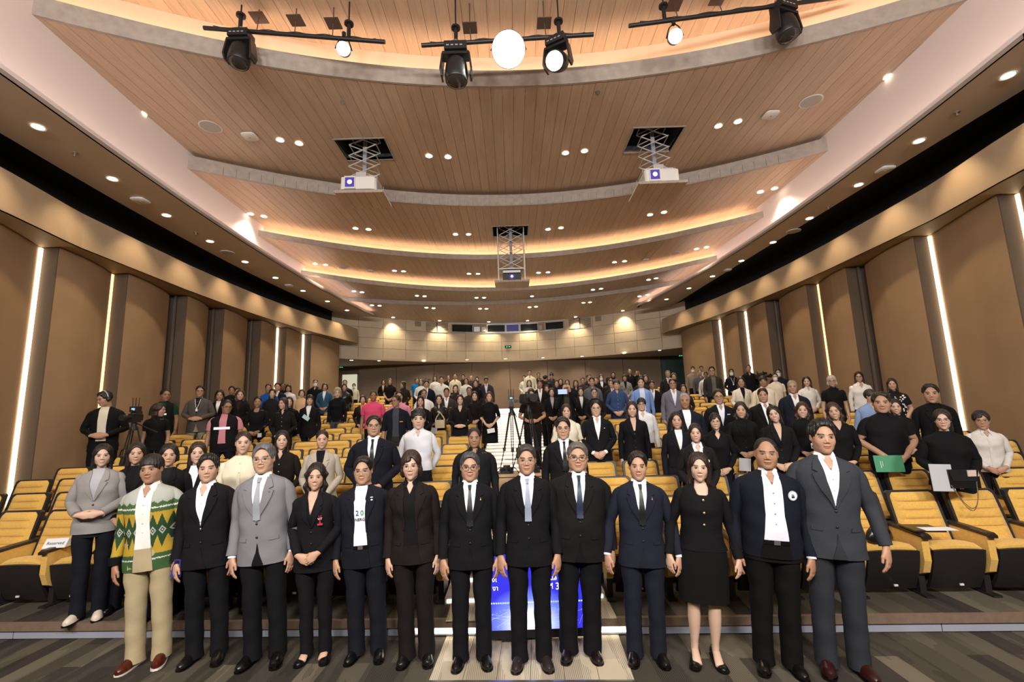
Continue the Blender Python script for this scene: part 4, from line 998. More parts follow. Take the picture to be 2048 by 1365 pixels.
class Skin:
    def __init__(s): s.V = []; s.F = []; s.C = []; s.n = 0
    def add(s, V, F, C):
        V = np.asarray(V, float); C = np.asarray(C, float)
        if C.ndim == 1: C = np.tile(C, (len(V), 1))
        s.V.append(V); s.C.append(C); s.F += [tuple(int(i)+s.n for i in q) for q in F]; s.n += len(V)
    def mb(s, m, C): s.add(np.concatenate(m.v), m.f, C)
    def near(s, i0, i1, p):
        """index of the face in [i0, i1) whose centre is nearest p"""
        V = np.concatenate(s.V) if len(s.V) > 1 else s.V[0]; p = np.array(p); best = None
        if i1-i0 > 60:
            ii = [i for i in range(i0, i1) if s.F[i] is not None and len(s.F[i]) == 4]; Q = V[np.array([s.F[i] for i in ii])].mean(1)
            return ii[int(((Q-p)**2).sum(1).argmin())]
        for i in range(i0, i1):
            if s.F[i] is None: continue
            c = V[list(s.F[i])].mean(0); d = float(((c-p)**2).sum())
            if best is None or d < best[0]: best = (d, i)
        return best[1]
    def weld(s, a, b):
        """removes faces a and b and bridges their loops, so two pieces become one surface"""
        V = np.concatenate(s.V); s.V = [V]; s.C = [np.concatenate(s.C)]; A, B = list(s.F[a]), list(s.F[b])[::-1]; s.F[a] = s.F[b] = None
        j0 = min(range(len(B)), key=lambda j: ((V[B[j]]-V[A[0]])**2).sum()); B = B[j0:]+B[:j0]
        na, nb = len(A), len(B); i = j = 0
        while i < na or j < nb:
            if j >= nb or (i < na and (i+1)/na <= (j+1)/nb): s.F.append((A[i % na], A[(i+1) % na], B[j % nb])[::-1]); i += 1
            else: s.F.append((A[i % na], B[(j+1) % nb], B[j % nb])[::-1]); j += 1
    def mesh(s):
        s.F = [f for f in s.F if f is not None]; me = bpy.data.meshes.new('body'); V = np.concatenate(s.V); C = np.concatenate(s.C); me.from_pydata(V.tolist(), [], s.F)
        ca = me.color_attributes.new('Col', 'FLOAT_COLOR', 'POINT'); ca.data.foreach_set('color', np.concatenate([np.clip(C, 0, 1), np.ones((len(C), 1))], 1).astype(np.float32).ravel())
        me.polygons.foreach_set('use_smooth', [True]*len(me.polygons)); me.materials.append(M_skin); return me
def shoe(mb, sole, fx, rot, dress=True, low=False, L=.275, pump=False):
    R = np.eye(4); c, s_ = math.cos(rot), math.sin(rot); R[:2, :2] = [[c, -s_], [s_, c]]; R[0, 3] = fx; R[1, 3] = .02
    ys = np.array([.080, .070, .035, -.03, -.09, -.14, -.175, -.192])*L/.275
    w = np.array([.018, .033, .038, .040, .047, .046, .034, .014]); h = (np.array([.070, .088, .092, .085, .062, .050, .042, .026]) if not low else np.array([.045, .056, .050, .034, .030, .036, .034, .022]))
    base = .014 if not pump else np.array([.058, .058, .050, .026, .008, .006, .006, .006])
    bs = np.full(8, base) if np.isscalar(base) else base
    rings = []
    for i, y in enumerate(ys):
        A = np.linspace(0, 2*PI, 14, endpoint=False); rings.append([(w[i]*math.cos(a)*(1 if math.sin(a) < .1 else .92), y, bs[i]+(h[i] if math.sin(a) > 0 else .012)*abs(math.sin(a))**.8*(1 if math.sin(a) > 0 else -1)+.010) for a in A])
    mb.loft(rings, (1, 1), R)
    rings = [[((w[i]+.004)*math.cos(a), y*1.02, max(0, bs[i]-.014)+(.016 if math.sin(a) > 0 else 0)) for a in np.linspace(.2, 2*PI+.2, 10, endpoint=False)] for i, y in enumerate(ys)]
    sole.loft(rings, (1, 1), R)
    if pump: sole.loft([[(.010*math.cos(a)*k, .068+.010*math.sin(a)*k, z) for a in np.linspace(0, 2*PI, 8, endpoint=False)] for z, k in ((0, .7), (.03, .8), (.060, 1.9))], (1, 1), R)
def glasses(kind, dark):
    m = MB(); rr = {'round': 3.0, 'rect': 4.5, 'big': 3.0}[kind]; w, h = {'round': (.024, .021), 'rect': (.0255, .0165), 'big': (.028, .024)}[kind]
    r = .0019 if dark else .0012
    for sx in (-1, 1):
        A = np.linspace(0, 2*PI, 21); P = [(sx*.033+w*np.sign(math.cos(a))*abs(math.cos(a))**(2/rr), -.103+.010*abs(math.cos(a)*(math.cos(a)*sx > 0)), -.001+h*np.sign(math.sin(a))*abs(math.sin(a))**(2/rr)) for a in A]
        m.tube(P, r, 5, (0, 0)); m.tube([(sx*(.033+w), -.094, .004), (sx*.073, -.07, .005), (sx*.080, .01, .004)], r*1.05, 5)
    m.tube([(-.033+w, -.104, .003), (0, -.107, .005), (.033-w, -.104, .003)], r, 5); return m
def person(name_, label, pos, stature, o, group=None):
    """o: options. Builds one figure facing -y, scaled from a 1.70 m pattern."""
    fem = o.get('fem', False); q = o.get('q', 2); fine = q
    key = o.get('cache')
    root = thing('person', label, 'person', pos, o.get('rz', 0), group); sc = stature/1.718; root.scale = (sc, sc, sc)
    Tg = o.get('g', 1.0); belly = o.get('belly', 0); parts = {}
    def put(nm, me_or_mb, mt, parent=None, smooth=True):
        if isinstance(me_or_mb, MB):
            if not me_or_mb.v: return None
            me = me_or_mb.mesh(nm, mt, smooth)
        else: me = me_or_mb
        return link(nm, me, parent or root)
    na, nz = {3: (40, 46), 2: (28, 28), 1: (16, 14)}[q]
    fit = o.get('fit', 'jacket' if o.get('outer') else 'shirt'); ease = {'jacket': .014 if o.get('open') not in ('wide', 'wider') else .009, 'shirt': .006, 'loose': .022}[fit]
    T = Torso(fem, Tg, belly, ease, 2.35 if not fem else 2.2, flare=o.get('flare', .012 if fit == 'jacket' and o.get('open') != 'wide' and o.get('open') != 'wider' else 0)); Tin = Torso(fem, Tg, belly, .002)
    sd = o.get('seed', 1); hem = o.get('hem', .77 if fit == 'jacket' else .93)
    top = o.get('top', '#15141a'); outer = o.get('outer'); main = hexm(outer or top, o.get('fab', 'cloth')); inner = hexm(o.get('inner', '#e8e8ea')) if o.get('inner') or outer else None
    # ---- torso garment
    gname = o.get('gname', 'jacket' if outer else 'shirt')
    mb = MB(); mb.loft(T.rings(hem, 1.470, nz, na)); fa = {'jacket': .0045, 'shirt': .0075, 'loose': .008}[fit]
    mb.v[0] = folds(mb.v[0], fa, sd); T.fa = fa; T.sd = sd
    pm = o.get('mat') or main
    tor = put(gname, mb, pm)
    # ---- sleeves
    ps = o.get('pose', 'down'); ps = (ps, ps) if isinstance(ps, str) else ps; sl = o.get('sleeve', 1.0); wx = 1+(Tg-1)*.75+(0 if not fem else -.11)+(belly*.5)
    slm = o.get('slmat') or (hexm(o['slcol']) if o.get('slcol') else pm); body = Skin(); skc = np.array(SKIN[o.get('skin', 'm')])*o.get('tone', 1.0)
    sv = MB(); cf = MB(); wr = []; patch = []
    Tb = Torso(fem, Tg*.93, belly*.8, -.012); m = MB(); m.loft(Tb.rings(.84, 1.415, 9, 12)); body.mb(m, skc); tf = (0, len(body.F))
    for si, sx in enumerate((-1, 1)):
        E_, W_, hd, pd, curl = POSE[ps[si]]
        f3 = lambda v: np.array([sx*v[0]*(wx if v[0] > .15 else 1), v[1], v[2]])
        if ps[si] == 'clasp' and sx > 0: W_ = (W_[0], W_[1]-.012, W_[2]+.012)
        if ps[si].startswith('clasp') or ps[si] == 'hold': W_ = (W_[0], W_[1]-belly*.8-(Tg-1)*.12, W_[2])
        S0, S1, S2 = f3((.105, .0, 1.388)), f3((.150, .002, 1.372)), f3((.186, .006, 1.315)); El, Wr = f3(E_), f3(W_)
        path = catmull([S0, S1, S2, (S2*.45+El*.55), El, (El*.5+Wr*.5), Wr], 3 if q > 1 else 2)
        u = np.linspace(0, 1, len(path)); k = ease*.75; gs = (1+(Tg-1)*.6)*(.90 if fem else 1)
        rad = np.interp(u, [0, .10, .20, .35, .5, .66, .83, 1], [.016, .038, .053, .056, .053, .046, .042, .037])*gs*.95+k*.6
        gs_ = np.interp(u, [0, .10, .20, .35, .5, .66, .83, 1], [.008, .020, .034, .046, .041, .040, .034, .026])*gs
        m2 = MB(); m2.tube(path, gs_, {3: 14, 2: 10, 1: 8}[q], up=(0, 1, 0)); a0 = len(body.F); body.mb(m2, skc); a1 = len(body.F)
        if q > 1: body.weld(body.near(*tf, (sx*.14, 0, 1.39)), body.near(a1-2, a1, S0))
        sv = MB(); cf = MB()
        if sl >= 1: sv.tube(path, rad, {3: 16, 2: 12, 1: 8}[q], up=(0, 1, 0))
        else:
            n1 = max(5, int(len(path)*(.56 if sl < .6 else .78))); rr2 = rad.copy(); rr2[:n1] += .004
            sv.tube(path[:n1], rr2[:n1], {3: 16, 2: 12, 1: 8}[q], up=(0, 1, 0))
        hdw = np.array([sx*hd[0], hd[1], hd[2]]); pdw = np.array([sx*pd[0], pd[1], pd[2]]); wr.append((Wr, hdw))
        if o.get('cuff') and sl >= 1:
            dd = hdw/np.linalg.norm(hdw); cf.tube([Wr-dd*.02, Wr+dd*.016], [.033*gs, .032*gs], 12, up=(0, 1, 0))
        sv.v = [folds(v, (.0055 if fit == 'jacket' else .008) if q > 1 else .002, sd+2) for v in sv.v]
        put('sleeve', sv, slm)
        if cf.v: put('shirt_cuff', cf, inner or M_white, tor)
        V, F = hand_tmpl(curl, fine); M, lf = hand_matrix(hdw, pdw, Wr+hdw/np.linalg.norm(hdw)*.022, sx > 0, .93 if fem else 1.04)
        V2 = V@M[:3, :3].T+M[:3, 3]; F2 = F[:, ::-1] if lf else F; h0 = len(body.F); body.add(V2, F2, skc*np.array([1, .93, .90]))
        if q > 1: body.weld(body.near(a0, a1, Wr), body.near(h0, len(body.F), Wr+hdw*-.04))
    # ---- opening, shirt front, lapels, tie
    op = o.get('open')
    if op:
        rows = {'v': [(1.468, -.050, .050), (1.42, -.052, .052), (1.33, -.044, .044), (1.22, -.022, .022), (o.get('vz', 1.125), -.001, .001)],
                'vlow': [(1.468, -.048, .048), (1.40, -.045, .045), (1.30, -.032, .032), (1.20, -.012, .012), (1.15, -.001, .001)],
                'wide': [(1.468, -.050, .050), (1.40, -.056, .056), (1.30, -.056, .056), (1.15, -.050, .050), (max(hem+.005, .955), -.060, .060)],
                'wider': [(1.468, -.050, .050), (1.40, -.062, .062), (1.30, -.066, .066), (1.15, -.066, .066), (max(hem+.005, .955), -.086, .086)]}[op]
        m = MB(); T.panel(m, rows, .0045, .004, 7); ip = put('shirt_front', m, inner)
        if op in ('wide', 'wider') and hem < .98:
            lo = hem+.005; m = MB(); w1 = .066 if op == 'wide' else .095; T.panel(m, [(.955, -w1*.9, w1*.9), (lo-.004, -w1*1.15, w1*1.15)], .0055, .004, 5); put('trouser_front', m, hexm(o.get('legs', '#16151a')))
            if o.get('belt', True): m = MB(); T.panel(m, [(.940, -w1*.92, w1*.92), (.970, -w1*.9, w1*.9)], .010, .004, 5, 1); bt = put('belt', m, hexm('#0c0a0a', 'leather')); m = MB(); T.panel(m, [(.938, -.022, .022), (.972, -.022, .022)], .014, .003, 3, 1); put('buckle', m, M_alu, bt)
        elif op == 'v' and not o.get('nohemv'):
            m = MB(); T.panel(m, [(.94, -.001, .001), (.87, -.012, .012), (hem+.005, -.045, .045)], .0045, .004, 5); put('trouser_front', m, hexm(o.get('legs', '#16151a')))
        if q > 1 and o.get('placket', True):
            m = MB()
            for z in np.arange(1.39, rows[-1][0]+.06, -.075): m.ball((0, T.yf(0, z)-.010, z), (.005, .003, .005), 8, 5)
            if not o.get('tie'): put('shirt_buttons', m, o.get('btn') or M_lab, ip)
    if o.get('lapel'):
        L = [(1.452, .055, .075), (1.42, .054, .100), (1.375, .048, .115), (1.362, .047, .085), (1.345, .045, .122), (1.30, .039, .110), (1.235, .024, .078), (1.17, .009, .036), (1.115, .000, .008)]
        if op == 'wide': L = [(z, a+.010*(z < 1.35), b+.010*(z < 1.35)) for z, a, b in L[:-1]]+[(1.08, .052, .062)]; L = [(z, max(a, .047), max(b, .062)) for z, a, b in L]
        if op == 'vlow': L = [(1.455, .050, .070), (1.41, .046, .090), (1.36, .042, .100), (1.345, .038, .075), (1.33, .036, .098), (1.25, .020, .060), (1.16, .001, .010)]
        for sg in (1, -1): m = MB(); T.panel(m, L, .0125, .004, 5, 2, (sg,)); put('lapel', m, o.get('mat') or hexm(o.get('lapc', outer), o.get('fab', 'cloth')), tor)
        if q > 1:
            for z in ((1.095, .99) if op == 'v' else (1.12, 1.02) if op == 'vlow' else ()): m = MB(); m.ball((0, T.yf(0, z)-.006, z), (.009, .005, .009), 10, 6); put('button', m, M_shell, tor)
            for sg in (1, -1): m = MB(); T.panel(m, [(.985, .088, .152), (.958, .086, .154)], .006, .004, 5, 1, (sg,)); put('pocket_flap', m, o.get('mat') or main, tor)
    if o.get('collar'):   # shirt collar
        cm = hexm(o.get('colc') or o.get('inner') or top); m = MB()
        m.loft([[(rx*math.cos(a), .006+ry*math.sin(a)-.012*(math.sin(a) < 0)*abs(math.sin(a)), z+.012*math.sin(a)) for a in np.linspace(0, 2*PI, 20, endpoint=False)] for rx, ry, z in (((.066, .064, 1.440), (.064, .062, 1.478)) if not fem else ((.056, .056, 1.440), (.054, .054, 1.476)))], (0, 0))
        for sg in (1, -1):
            w = .060 if not fem else .052; tie_ = bool(o.get('tie')); P = [[(sg*w, -.012, 1.492), (sg*.036, -.058, 1.484), (sg*(.008 if tie_ else .016), -.076, 1.462)], [(sg*(w+.016), -.024, 1.450), (sg*.062, -.082, 1.428), (sg*(.040 if tie_ else .050), -.105, 1.392)]]
            G = np.array(P)[:, ::sg]; m.slab(G, (0, .006, .002))
        put('collar', m, cm, None)
        if not o.get('tie') and (op or o.get('front') == 'buttons'):
            patch.append(([(1.474, -.040, .040), (1.455, -.036, .036), (1.375, -.003, .003)], .009))
    if o.get('tie'):
        m = MB(); T.panel(m, [(1.452, -.015, .015), (1.418, -.011, .011)], .024, .006, 3, 1); T.panel(m, [(1.418, -.010, .010), (1.33, -.018, .018), (1.22, -.026, .026), (1.125, -.028, .028)], .013, .006, 5); put('necktie', m, o.get('tiemat') or hexm(o['tie'], 'silk'))
    if o.get('front') == 'buttons' and q > 1:
        m = MB(); T.panel(m, [(1.45, -.014, .014), (hem+.01, -.014, .014)], .003, .002, 3, 6); put('placket', m, pm, tor)
        m = MB()
        for z in np.arange(1.40, hem+.03, -.085): m.ball((0, T.yf(0, z)-.007, z), (.006, .003, .006), 8, 5)
        put('buttons', m, o.get('btn') or M_lab, tor)
    if o.get('front') == 'neckv' or o.get('front') == 'scoop':
        r = [(1.473, -.045, .045), (1.43, -.040, .040), (1.385, -.020, .020), (1.35, -.001, .001)] if o['front'] == 'neckv' else [(1.473, -.045, .045), (1.43, -.055, .055), (1.385, -.045, .045), (1.375, -.03, .03)]
        patch.append((r, .003))
    if op and o.get('skinv'):
        patch.append(([(1.473, -.042, .042), (1.42, -.040, .040), (o['skinv'], -.003, .003)], .008))
    for rr_, of_ in patch:   # bare skin seen in the neckline, grown out of the chest
        m = MB(); T.panel(m, rr_, of_, .002, 7); p0 = len(body.F); body.mb(m, skc)
        if q > 1: zc_ = rr_[0][0]*.5+rr_[-1][0]*.5; body.weld(body.near(tf[0], tf[1], (0, -.1, zc_)), body.near(p0+1, len(body.F), (0, -.05, zc_)))
    # ---- legs
    lg = o.get('lower', 'trousers'); lm = hexm(o.get('legs', '#16151a')); fx = .098 if not fem else .083
    Tl = Torso(fem, Tg, belly*.6, .006 if fit == 'jacket' else -.004)
    if lg == 'trousers' and q >= 1:
        m = MB(); m.loft(Tl.rings(.80, hem+.05 if hem > .8 else 1.0, 8, na)); wd = o.get('wide', 0)
        gl = 1+(Tg-1)*.7
        for sx in (-1, 1):
            rings = []
            for z, cx, rx, ry, cy in ((.90, .085, .088, .108, 0), (.80, .090, .094, .106, 0), (.65, .094, .083, .090, 0), (.50, fx*.96, .073, .077, -.005), (.32, fx, .069, .072, .005), (.14, fx, .067, .073, .012), (.035, fx, .069, .080, .008)):
                rx, ry = (rx*gl+wd*(.9-z), ry*gl+wd*(.9-z))
                if fem: rx, ry = rx*.93, ry*.93
                rings.append((z, cx, rx, ry, cy))
            R = np.array(rings)[::-1]; zz = np.linspace(R[0, 0], R[-1, 0], {3: 26, 2: 14, 1: 7}[q]); out = []
            for z in zz:
                v = [np.interp(z, R[:, 0], R[:, i]) for i in range(1, 5)]
                out.append([(sx*v[0]+v[1]*math.cos(a), v[3]+v[2]*math.sin(a), z) for a in np.linspace(0, 2*PI, {3: 20, 2: 14, 1: 8}[q], endpoint=False)])
            P = np.concatenate([np.array(r) for r in out]); P[:, 0] -= sx*.095; P = folds(P, .0045, sd+sx); P[:, 0] += sx*.095
            k = len(out[0]); m.loft([P[i*k:(i+1)*k] for i in range(len(out))])
        put('trousers', m, lm)
    elif lg in ('skirt', 'dress'):
        m = MB(); Tk = Torso(fem, Tg, belly*.6, .012, flare=.0); zb = o.get('skz', .50); rs = Tk.rings(max(zb, .46), 1.04, 16, na)
        m.loft(rs); put('skirt', m, lm if lg == 'skirt' else pm)
    if o.get('feet', True) and q >= 2:
        bare = lg != 'trousers'; sm_ = o.get('shoe', '#0d0b0b')
        for sx in (-1, 1):
            m = MB(); sl_ = MB(); shoe(m, sl_, sx*fx, sx*.20, low=bare or o.get('pump'), pump=bool(o.get('pump')), L=.275 if not fem else .245)
            so = put('shoe', m, hexm(sm_, 'leather')); put('sole', sl_, hexm(o.get('sole', '#080707'), 'leather'), so)
            if bare or o.get('pump'):
                m = MB(); z0 = .9
                pr = [(.90, .060, .07, 0), (.74, .070, .076, 0), (.58, .060, .064, 0), (.46, .050, .055, 0), (.36, .052, .058, .012), (.28, .046, .052, .012), (.16, .031, .036, .012), (.10, .029, .037, .012), (.06, .030, .042, .0)]
                m.loft([[(sx*fx+rx*math.cos(a), cy+.02*(z < .2)+ry*math.sin(a), z) for a in np.linspace(0, 2*PI, 14, endpoint=False)] for z, rx, ry, cy in (pr if bare else [(a_, b_*.72, c_*.72, d_) if a_ > .2 else (a_, b_, c_, d_) for a_, b_, c_, d_ in pr])][::-1]); l0 = len(body.F); body.mb(m, skc); l1 = len(body.F)
                if q > 1: body.weld(body.near(*tf, (sx*.08, 0, .84)) if False else body.near(tf[0], tf[1], (sx*.14, 0, .86)), body.near(l0, l1, (sx*fx, 0, .9)))
                m = MB(); m.loft([[(sx*(fx+.02*(.06-y))+w*math.cos(a), y+.02, zc+h*math.sin(a)) for a in np.linspace(0, 2*PI, 12, endpoint=False)] for y, w, zc, h in ((.05, .026, .09, .03), (0, .030, .085, .035), (-.06, .034, .055, .026), (-.12, .036, .035, .016))]); f0 = len(body.F); body.mb(m, skc)
                if q > 1: body.weld(body.near(l0, l1, (sx*fx, .03, .06)), body.near(f0, len(body.F), (sx*fx, .08, .09)))
    # ---- head
    jaw = o.get('jaw', 1.0); V, F = head_tmpl(fem, fine, 1.0 if q < 3 else 1.0); fc = dict(o); fc['skin'] = tuple(skc)
    C = face_colors(V, fc); V = V.copy(); lo = np.clip((-V[:, 2])/.11, 0, 1)
    hw = o.get('hw', 1.0)*(.96 if fem else 1); V[:, 0] *= hw*(1+(jaw-1)*lo); hs = o.get('hs', 1.0)
    nk = V[:, 2] < -.12
    if Tg > 1.06: V[nk, 0] *= 1.08
    R = Euler((o.get('pitch', 0), o.get('tilt', 0), o.get('yaw', 0)), 'XYZ').to_matrix(); R = np.array(R)
    piv = np.array([0, .025, -.10]); neck_w = np.clip((-.10-V[:, 2])/.08, 0, 1)[:, None]
    def headx(P, w=None):
        Q = (P-piv)@R.T+piv
        if w is not None: Q = Q*(1-w)+P*w
        return Q*hs*.985+np.array([0, -.022, 1.595])
    h0 = len(body.F); body.add(headx(V, neck_w), F, C)
    if q > 1: body.weld(body.near(*tf, (0, .01, 1.47)), body.near(h0, len(body.F), (0, .01, 1.30)))
    put('body', body.mesh(), None)
    st = o.get('hair', 'short')
    if st:
        HV, HF = hair_tmpl(st, fine); HV = HV*np.array([hw*1.01, 1.0, 1.0])
        hwt = np.clip((-.13-HV[:, 2])/.12, 0, 1)[:, None]; m = MB(); m.add(headx(HV, hwt), HF.tolist()); put('hair', m, hexm(o.get('hc', '#17110e'), 'hair'))
    if o.get('glasses') and q > 1:
        m = glasses(o['glasses'], o.get('gdark', True)); m.v = [headx(v*np.array([hw, 1, 1])) for v in m.v]; put('glasses', m, hexm(o.get('gcol', '#101010'), 'leather'))
    if o.get('mask'):
        G = np.array([[(x, -.113+(abs(x)/.064)**2.2*.062+((z+.03)/.07)**2*.020, z) for x in np.linspace(-.064, .064, 9)*(1-.12*((z+.05)/.06)**2)] for z in np.linspace(-.108, -.012, 7)[::-1]]); m = MB(); m.slab(G[:, ::-1][::-1], (0, .004, 0)); m.v = [headx(v*np.array([hw, 1, 1])) for v in m.v]; put('face_mask', m, hexm(o.get('maskc', '#e9ecec')))
    return root, T, headx, wr, tor
# ================= people: who stands where =================
def seat_head(o, hpx, w, st):
    o['hs'] = float(np.clip(hpx*w/910/.262/(st/1.728), .92, 1.12))
PLACED = []
def front(fx, fy, hx, hy, label, o):
    p = atz(fx, fy, .02); y = p[1]+.17; x = aty(fx, fy, p[1])[0]*(y/p[1])**0; t = aty(hx, hy, y-.02); st = float(t[2]-.01)
    o = dict(o); o['q'] = 3; o.setdefault('rz', -math.atan2(x, y)*.55); o['yaw'] = o.get('yaw', 0)-math.atan2(x, y)*.3; o['pitch'] = o.get('pitch', 0)-.03
    r = person('person', label, (x, y, 0), st, o, None); r[0].rotation_euler[1] = float(np.clip(math.atan2(t[0]-x, st), -.05, .05)); PLACED.append((x, y, 0, st, label)); return r
SUITM = dict(open='v', lapel=1, collar=1, inner='#eeeef2')
BK = '#131215'
def pat_mat():
    m = bpy.data.materials.new('woven_zigzag_jacket'); m.use_nodes = True; nt = m.node_tree; b = nt.nodes['Principled BSDF']; b.inputs['Roughness'].default_value = .85; b.inputs['Specular IOR Level'].default_value = .2
    tc = nt.nodes.new('ShaderNodeTexCoord'); sp = nt.nodes.new('ShaderNodeSeparateXYZ'); nt.links.new(tc.outputs['Object'], sp.inputs[0])
    def M(op, a, c=None, d=None):
        n = nt.nodes.new('ShaderNodeMath'); n.operation = op
        for i, v in enumerate((a, c, d)):
            if v is None: continue
            if isinstance(v, (int, float)): n.inputs[i].default_value = v
            else: nt.links.new(v, n.inputs[i])
        return n.outputs[0]
    ns = nt.nodes.new('ShaderNodeTexNoise'); ns.inputs['Scale'].default_value = 120; nt.links.new(tc.outputs['Object'], ns.inputs['Vector'])
    jit = M('MULTIPLY', M('SUBTRACT', ns.outputs['Fac'], .5), .03)
    x, z0 = sp.outputs[0], sp.outputs[2]; z = M('ADD', z0, jit)
    tri = M('DIVIDE', M('PINGPONG', M('ADD', x, 2.0), .030), .030)
    col = None
    def layer(prev, fac, c):
        n = nt.nodes.new('ShaderNodeMix'); n.data_type = 'RGBA'; n.inputs['B'].default_value = (*c, 1)
        if isinstance(prev, tuple): n.inputs['A'].default_value = (*prev, 1)
        else: nt.links.new(prev, n.inputs['A'])
        nt.links.new(fac, n.inputs['Factor']); return n.outputs['Result']
    G, Yl, Gr, Wt = (.020, .055, .022), (.42, .27, .03), (.36, .37, .33), (.55, .57, .50)
    col = layer(G, M('GREATER_THAN', z, M('ADD', 1.13, M('MULTIPLY', tri, .10))), Yl)
    col = layer(col, M('LESS_THAN', z, M('SUBTRACT', 1.05, M('MULTIPLY', tri, .10))), Yl)
    dm = M('ADD', M('DIVIDE', M('ABSOLUTE', M('SUBTRACT', z0, 1.09)), .05), M('SUBTRACT', 1.0, tri)); col = layer(col, M('LESS_THAN', dm, .75), Gr); col = layer(col, M('LESS_THAN', dm, .42), G); col = layer(col, M('LESS_THAN', dm, .18), Wt)
    col = layer(col, M('GREATER_THAN', z, 1.245), (.05, .10, .035)); col = layer(col, M('LESS_THAN', M('ABSOLUTE', M('SUBTRACT', z, 1.283)), .006), Wt)
    col = layer(col, M('GREATER_THAN', z, M('ADD', 1.315, M('MULTIPLY', tri, .02))), Gr)
    col = layer(col, M('LESS_THAN', z, .905), (.04, .09, .03)); col = layer(col, M('LESS_THAN', M('ABSOLUTE', M('SUBTRACT', z, .865)), .005), Wt)
    nt.links.new(col, b.inputs['Base Color']); return m
def stick(root, T, mb, mt, nm, x, z, off=.012, parent=None, rz=0):
    o = mb.obj(nm, mt, parent or root, True); s_ = math.atan2(x, .25)*.7; o.location = (x, float(T.yf(x, z))-off, z); o.rotation_euler = (0, rz, s_); return o
M_gold = mat('gold_pin', (.75, .55, .25), .3, metal=.9); M_wht = mat('print_white', (.8, .8, .8), .6); M_red = mat('ribbon_red', (.5, .02, .06), .6)
def pin_gold(): return MB().loft([[(k*.008*math.cos(a), -d, zz+k*.010*math.sin(a)*.7) for a in np.linspace(0, 2*PI, 12, endpoint=False)] for k, d, zz in ((1, 0, 0), (.9, .005, .0), (.3, .007, .0))]).tube([(0, -.003, .004), (0, -.003, .022)], [.005, .001], 6)
# 1
r = front(262, 1346, 292, 909, 'man in a green, yellow and grey zigzag woven jacket with khaki trousers', dict(outer='#888888', mat=pat_mat(), inner='#dcdcd6', open='wide', collar=1, btn=M_lab, legs='#a89878', belt=False, hair='fringe', hc='#100c0a', skin='t', tone=1.12, shoe='#4a1a10', smile=1, g=1.04, pose='down', hem=.77, gname='jacket', rz=.22, tilt=-.05, yaw=-.1, jaw=1.05, sole='#e0d8cc'))
m = MB(); m.loft([[(.068*math.cos(a), .004+.066*math.sin(a), z+.014*math.sin(a)) for a in np.linspace(0, 2*PI, 24, endpoint=False)] for z in (1.432, 1.462)], (0, 0)); m.obj('collar_band', hexm('#0c0c0e'), r[0], True)
m = MB()
for W_, d in r[3]: m.tube([W_-d/np.linalg.norm(d)*.05, W_+d/np.linalg.norm(d)*.012], [.050, .046], 14)
m.obj('ribbed_cuffs', hexm('#0c0c0e'), r[0], True)
# 2
r = front(385, 1337, 407, 908, 'man in a slim black suit with open white shirt holding a blue phone', dict(outer=BK, **SUITM, legs='#121215', hair='spiky', hc='#0e0b0a', skin='f', squint=1, g=.98, pose='down', rz=.18, yaw=.1, shoe='#141010', vz=1.09, tone=1.02))
W2, d2 = r[3][0]; ph = thing('smartphone', 'blue-purple phone in the hand of the black-suited man next to zigzag jacket', 'phone', tuple(np.array(r[0].location)+np.array([-.235, -.09, .76]))); ph.rotation_euler = (.25, .2, .5)
MB().box(-.038, .038, -.004, .004, -.076, .076).obj('phone_case', mat('phone_violet', (.06, .05, .32), .3), ph); MB().box(-.03, .0, -.007, -.004, .035, .07).obj('camera_bump', M_dark, ph)
# 3
r = front(507, 1341, 526, 887, 'grey-haired man in a light grey suit jacket and silver tie', dict(outer='#77757a', **{**SUITM, 'inner': '#eef0f4'}, tie='#8c9096', cuff=1, legs='#101013', hair='part', hc='#5a5a5e', skin='f', glasses='rect', gdark=False, gcol='#40302a', smile=1, g=1.0, hw=1.06, jaw=1.08, brow=(.08, .07, .065), age=1, rz=.10, belly=.01))
stick(r[0], r[1], MB().cyl((0, 0), .006, -.004, .004, 8, Matrix.Rotation(PI/2, 4, 'X')), M_gold, 'lapel_pin', .095, 1.34, .018)
# 4
r = front(613, 1336, 630, 926, 'smiling woman in a black blazer with a red ribbon badge', dict(fem=True, outer=BK, inner='#0e0d10', open='vlow', lapel=1, placket=False, skinv=1.28, legs='#111013', hair='longwave', hc='#15100e', skin='f', smile=1, teeth=1, pose='clasp', pump=1, rz=.08, yaw=.08, tilt=.05, flare=.005, wide=-.01))
rb = MB(); rb.tube([(-.010, 0, .03), (.006, -.001, -.045)], .0035, 5); rb.tube([(.010, 0, .03), (-.006, -.002, -.045)], .0035, 5); b_ = stick(r[0], r[1], rb, M_red, 'ribbon_badge', .085, 1.235, .018)
nt_ = text_mesh('V-T', .026, .001); nt_.materials.append(M_wht); link('badge_lettering', nt_, b_, (0, -.005, 0)).rotation_euler = (PI/2, 0, 0); MB().box(-.022, .022, -.003, 0, -.055, -.040).obj('name_strip', M_red, b_)
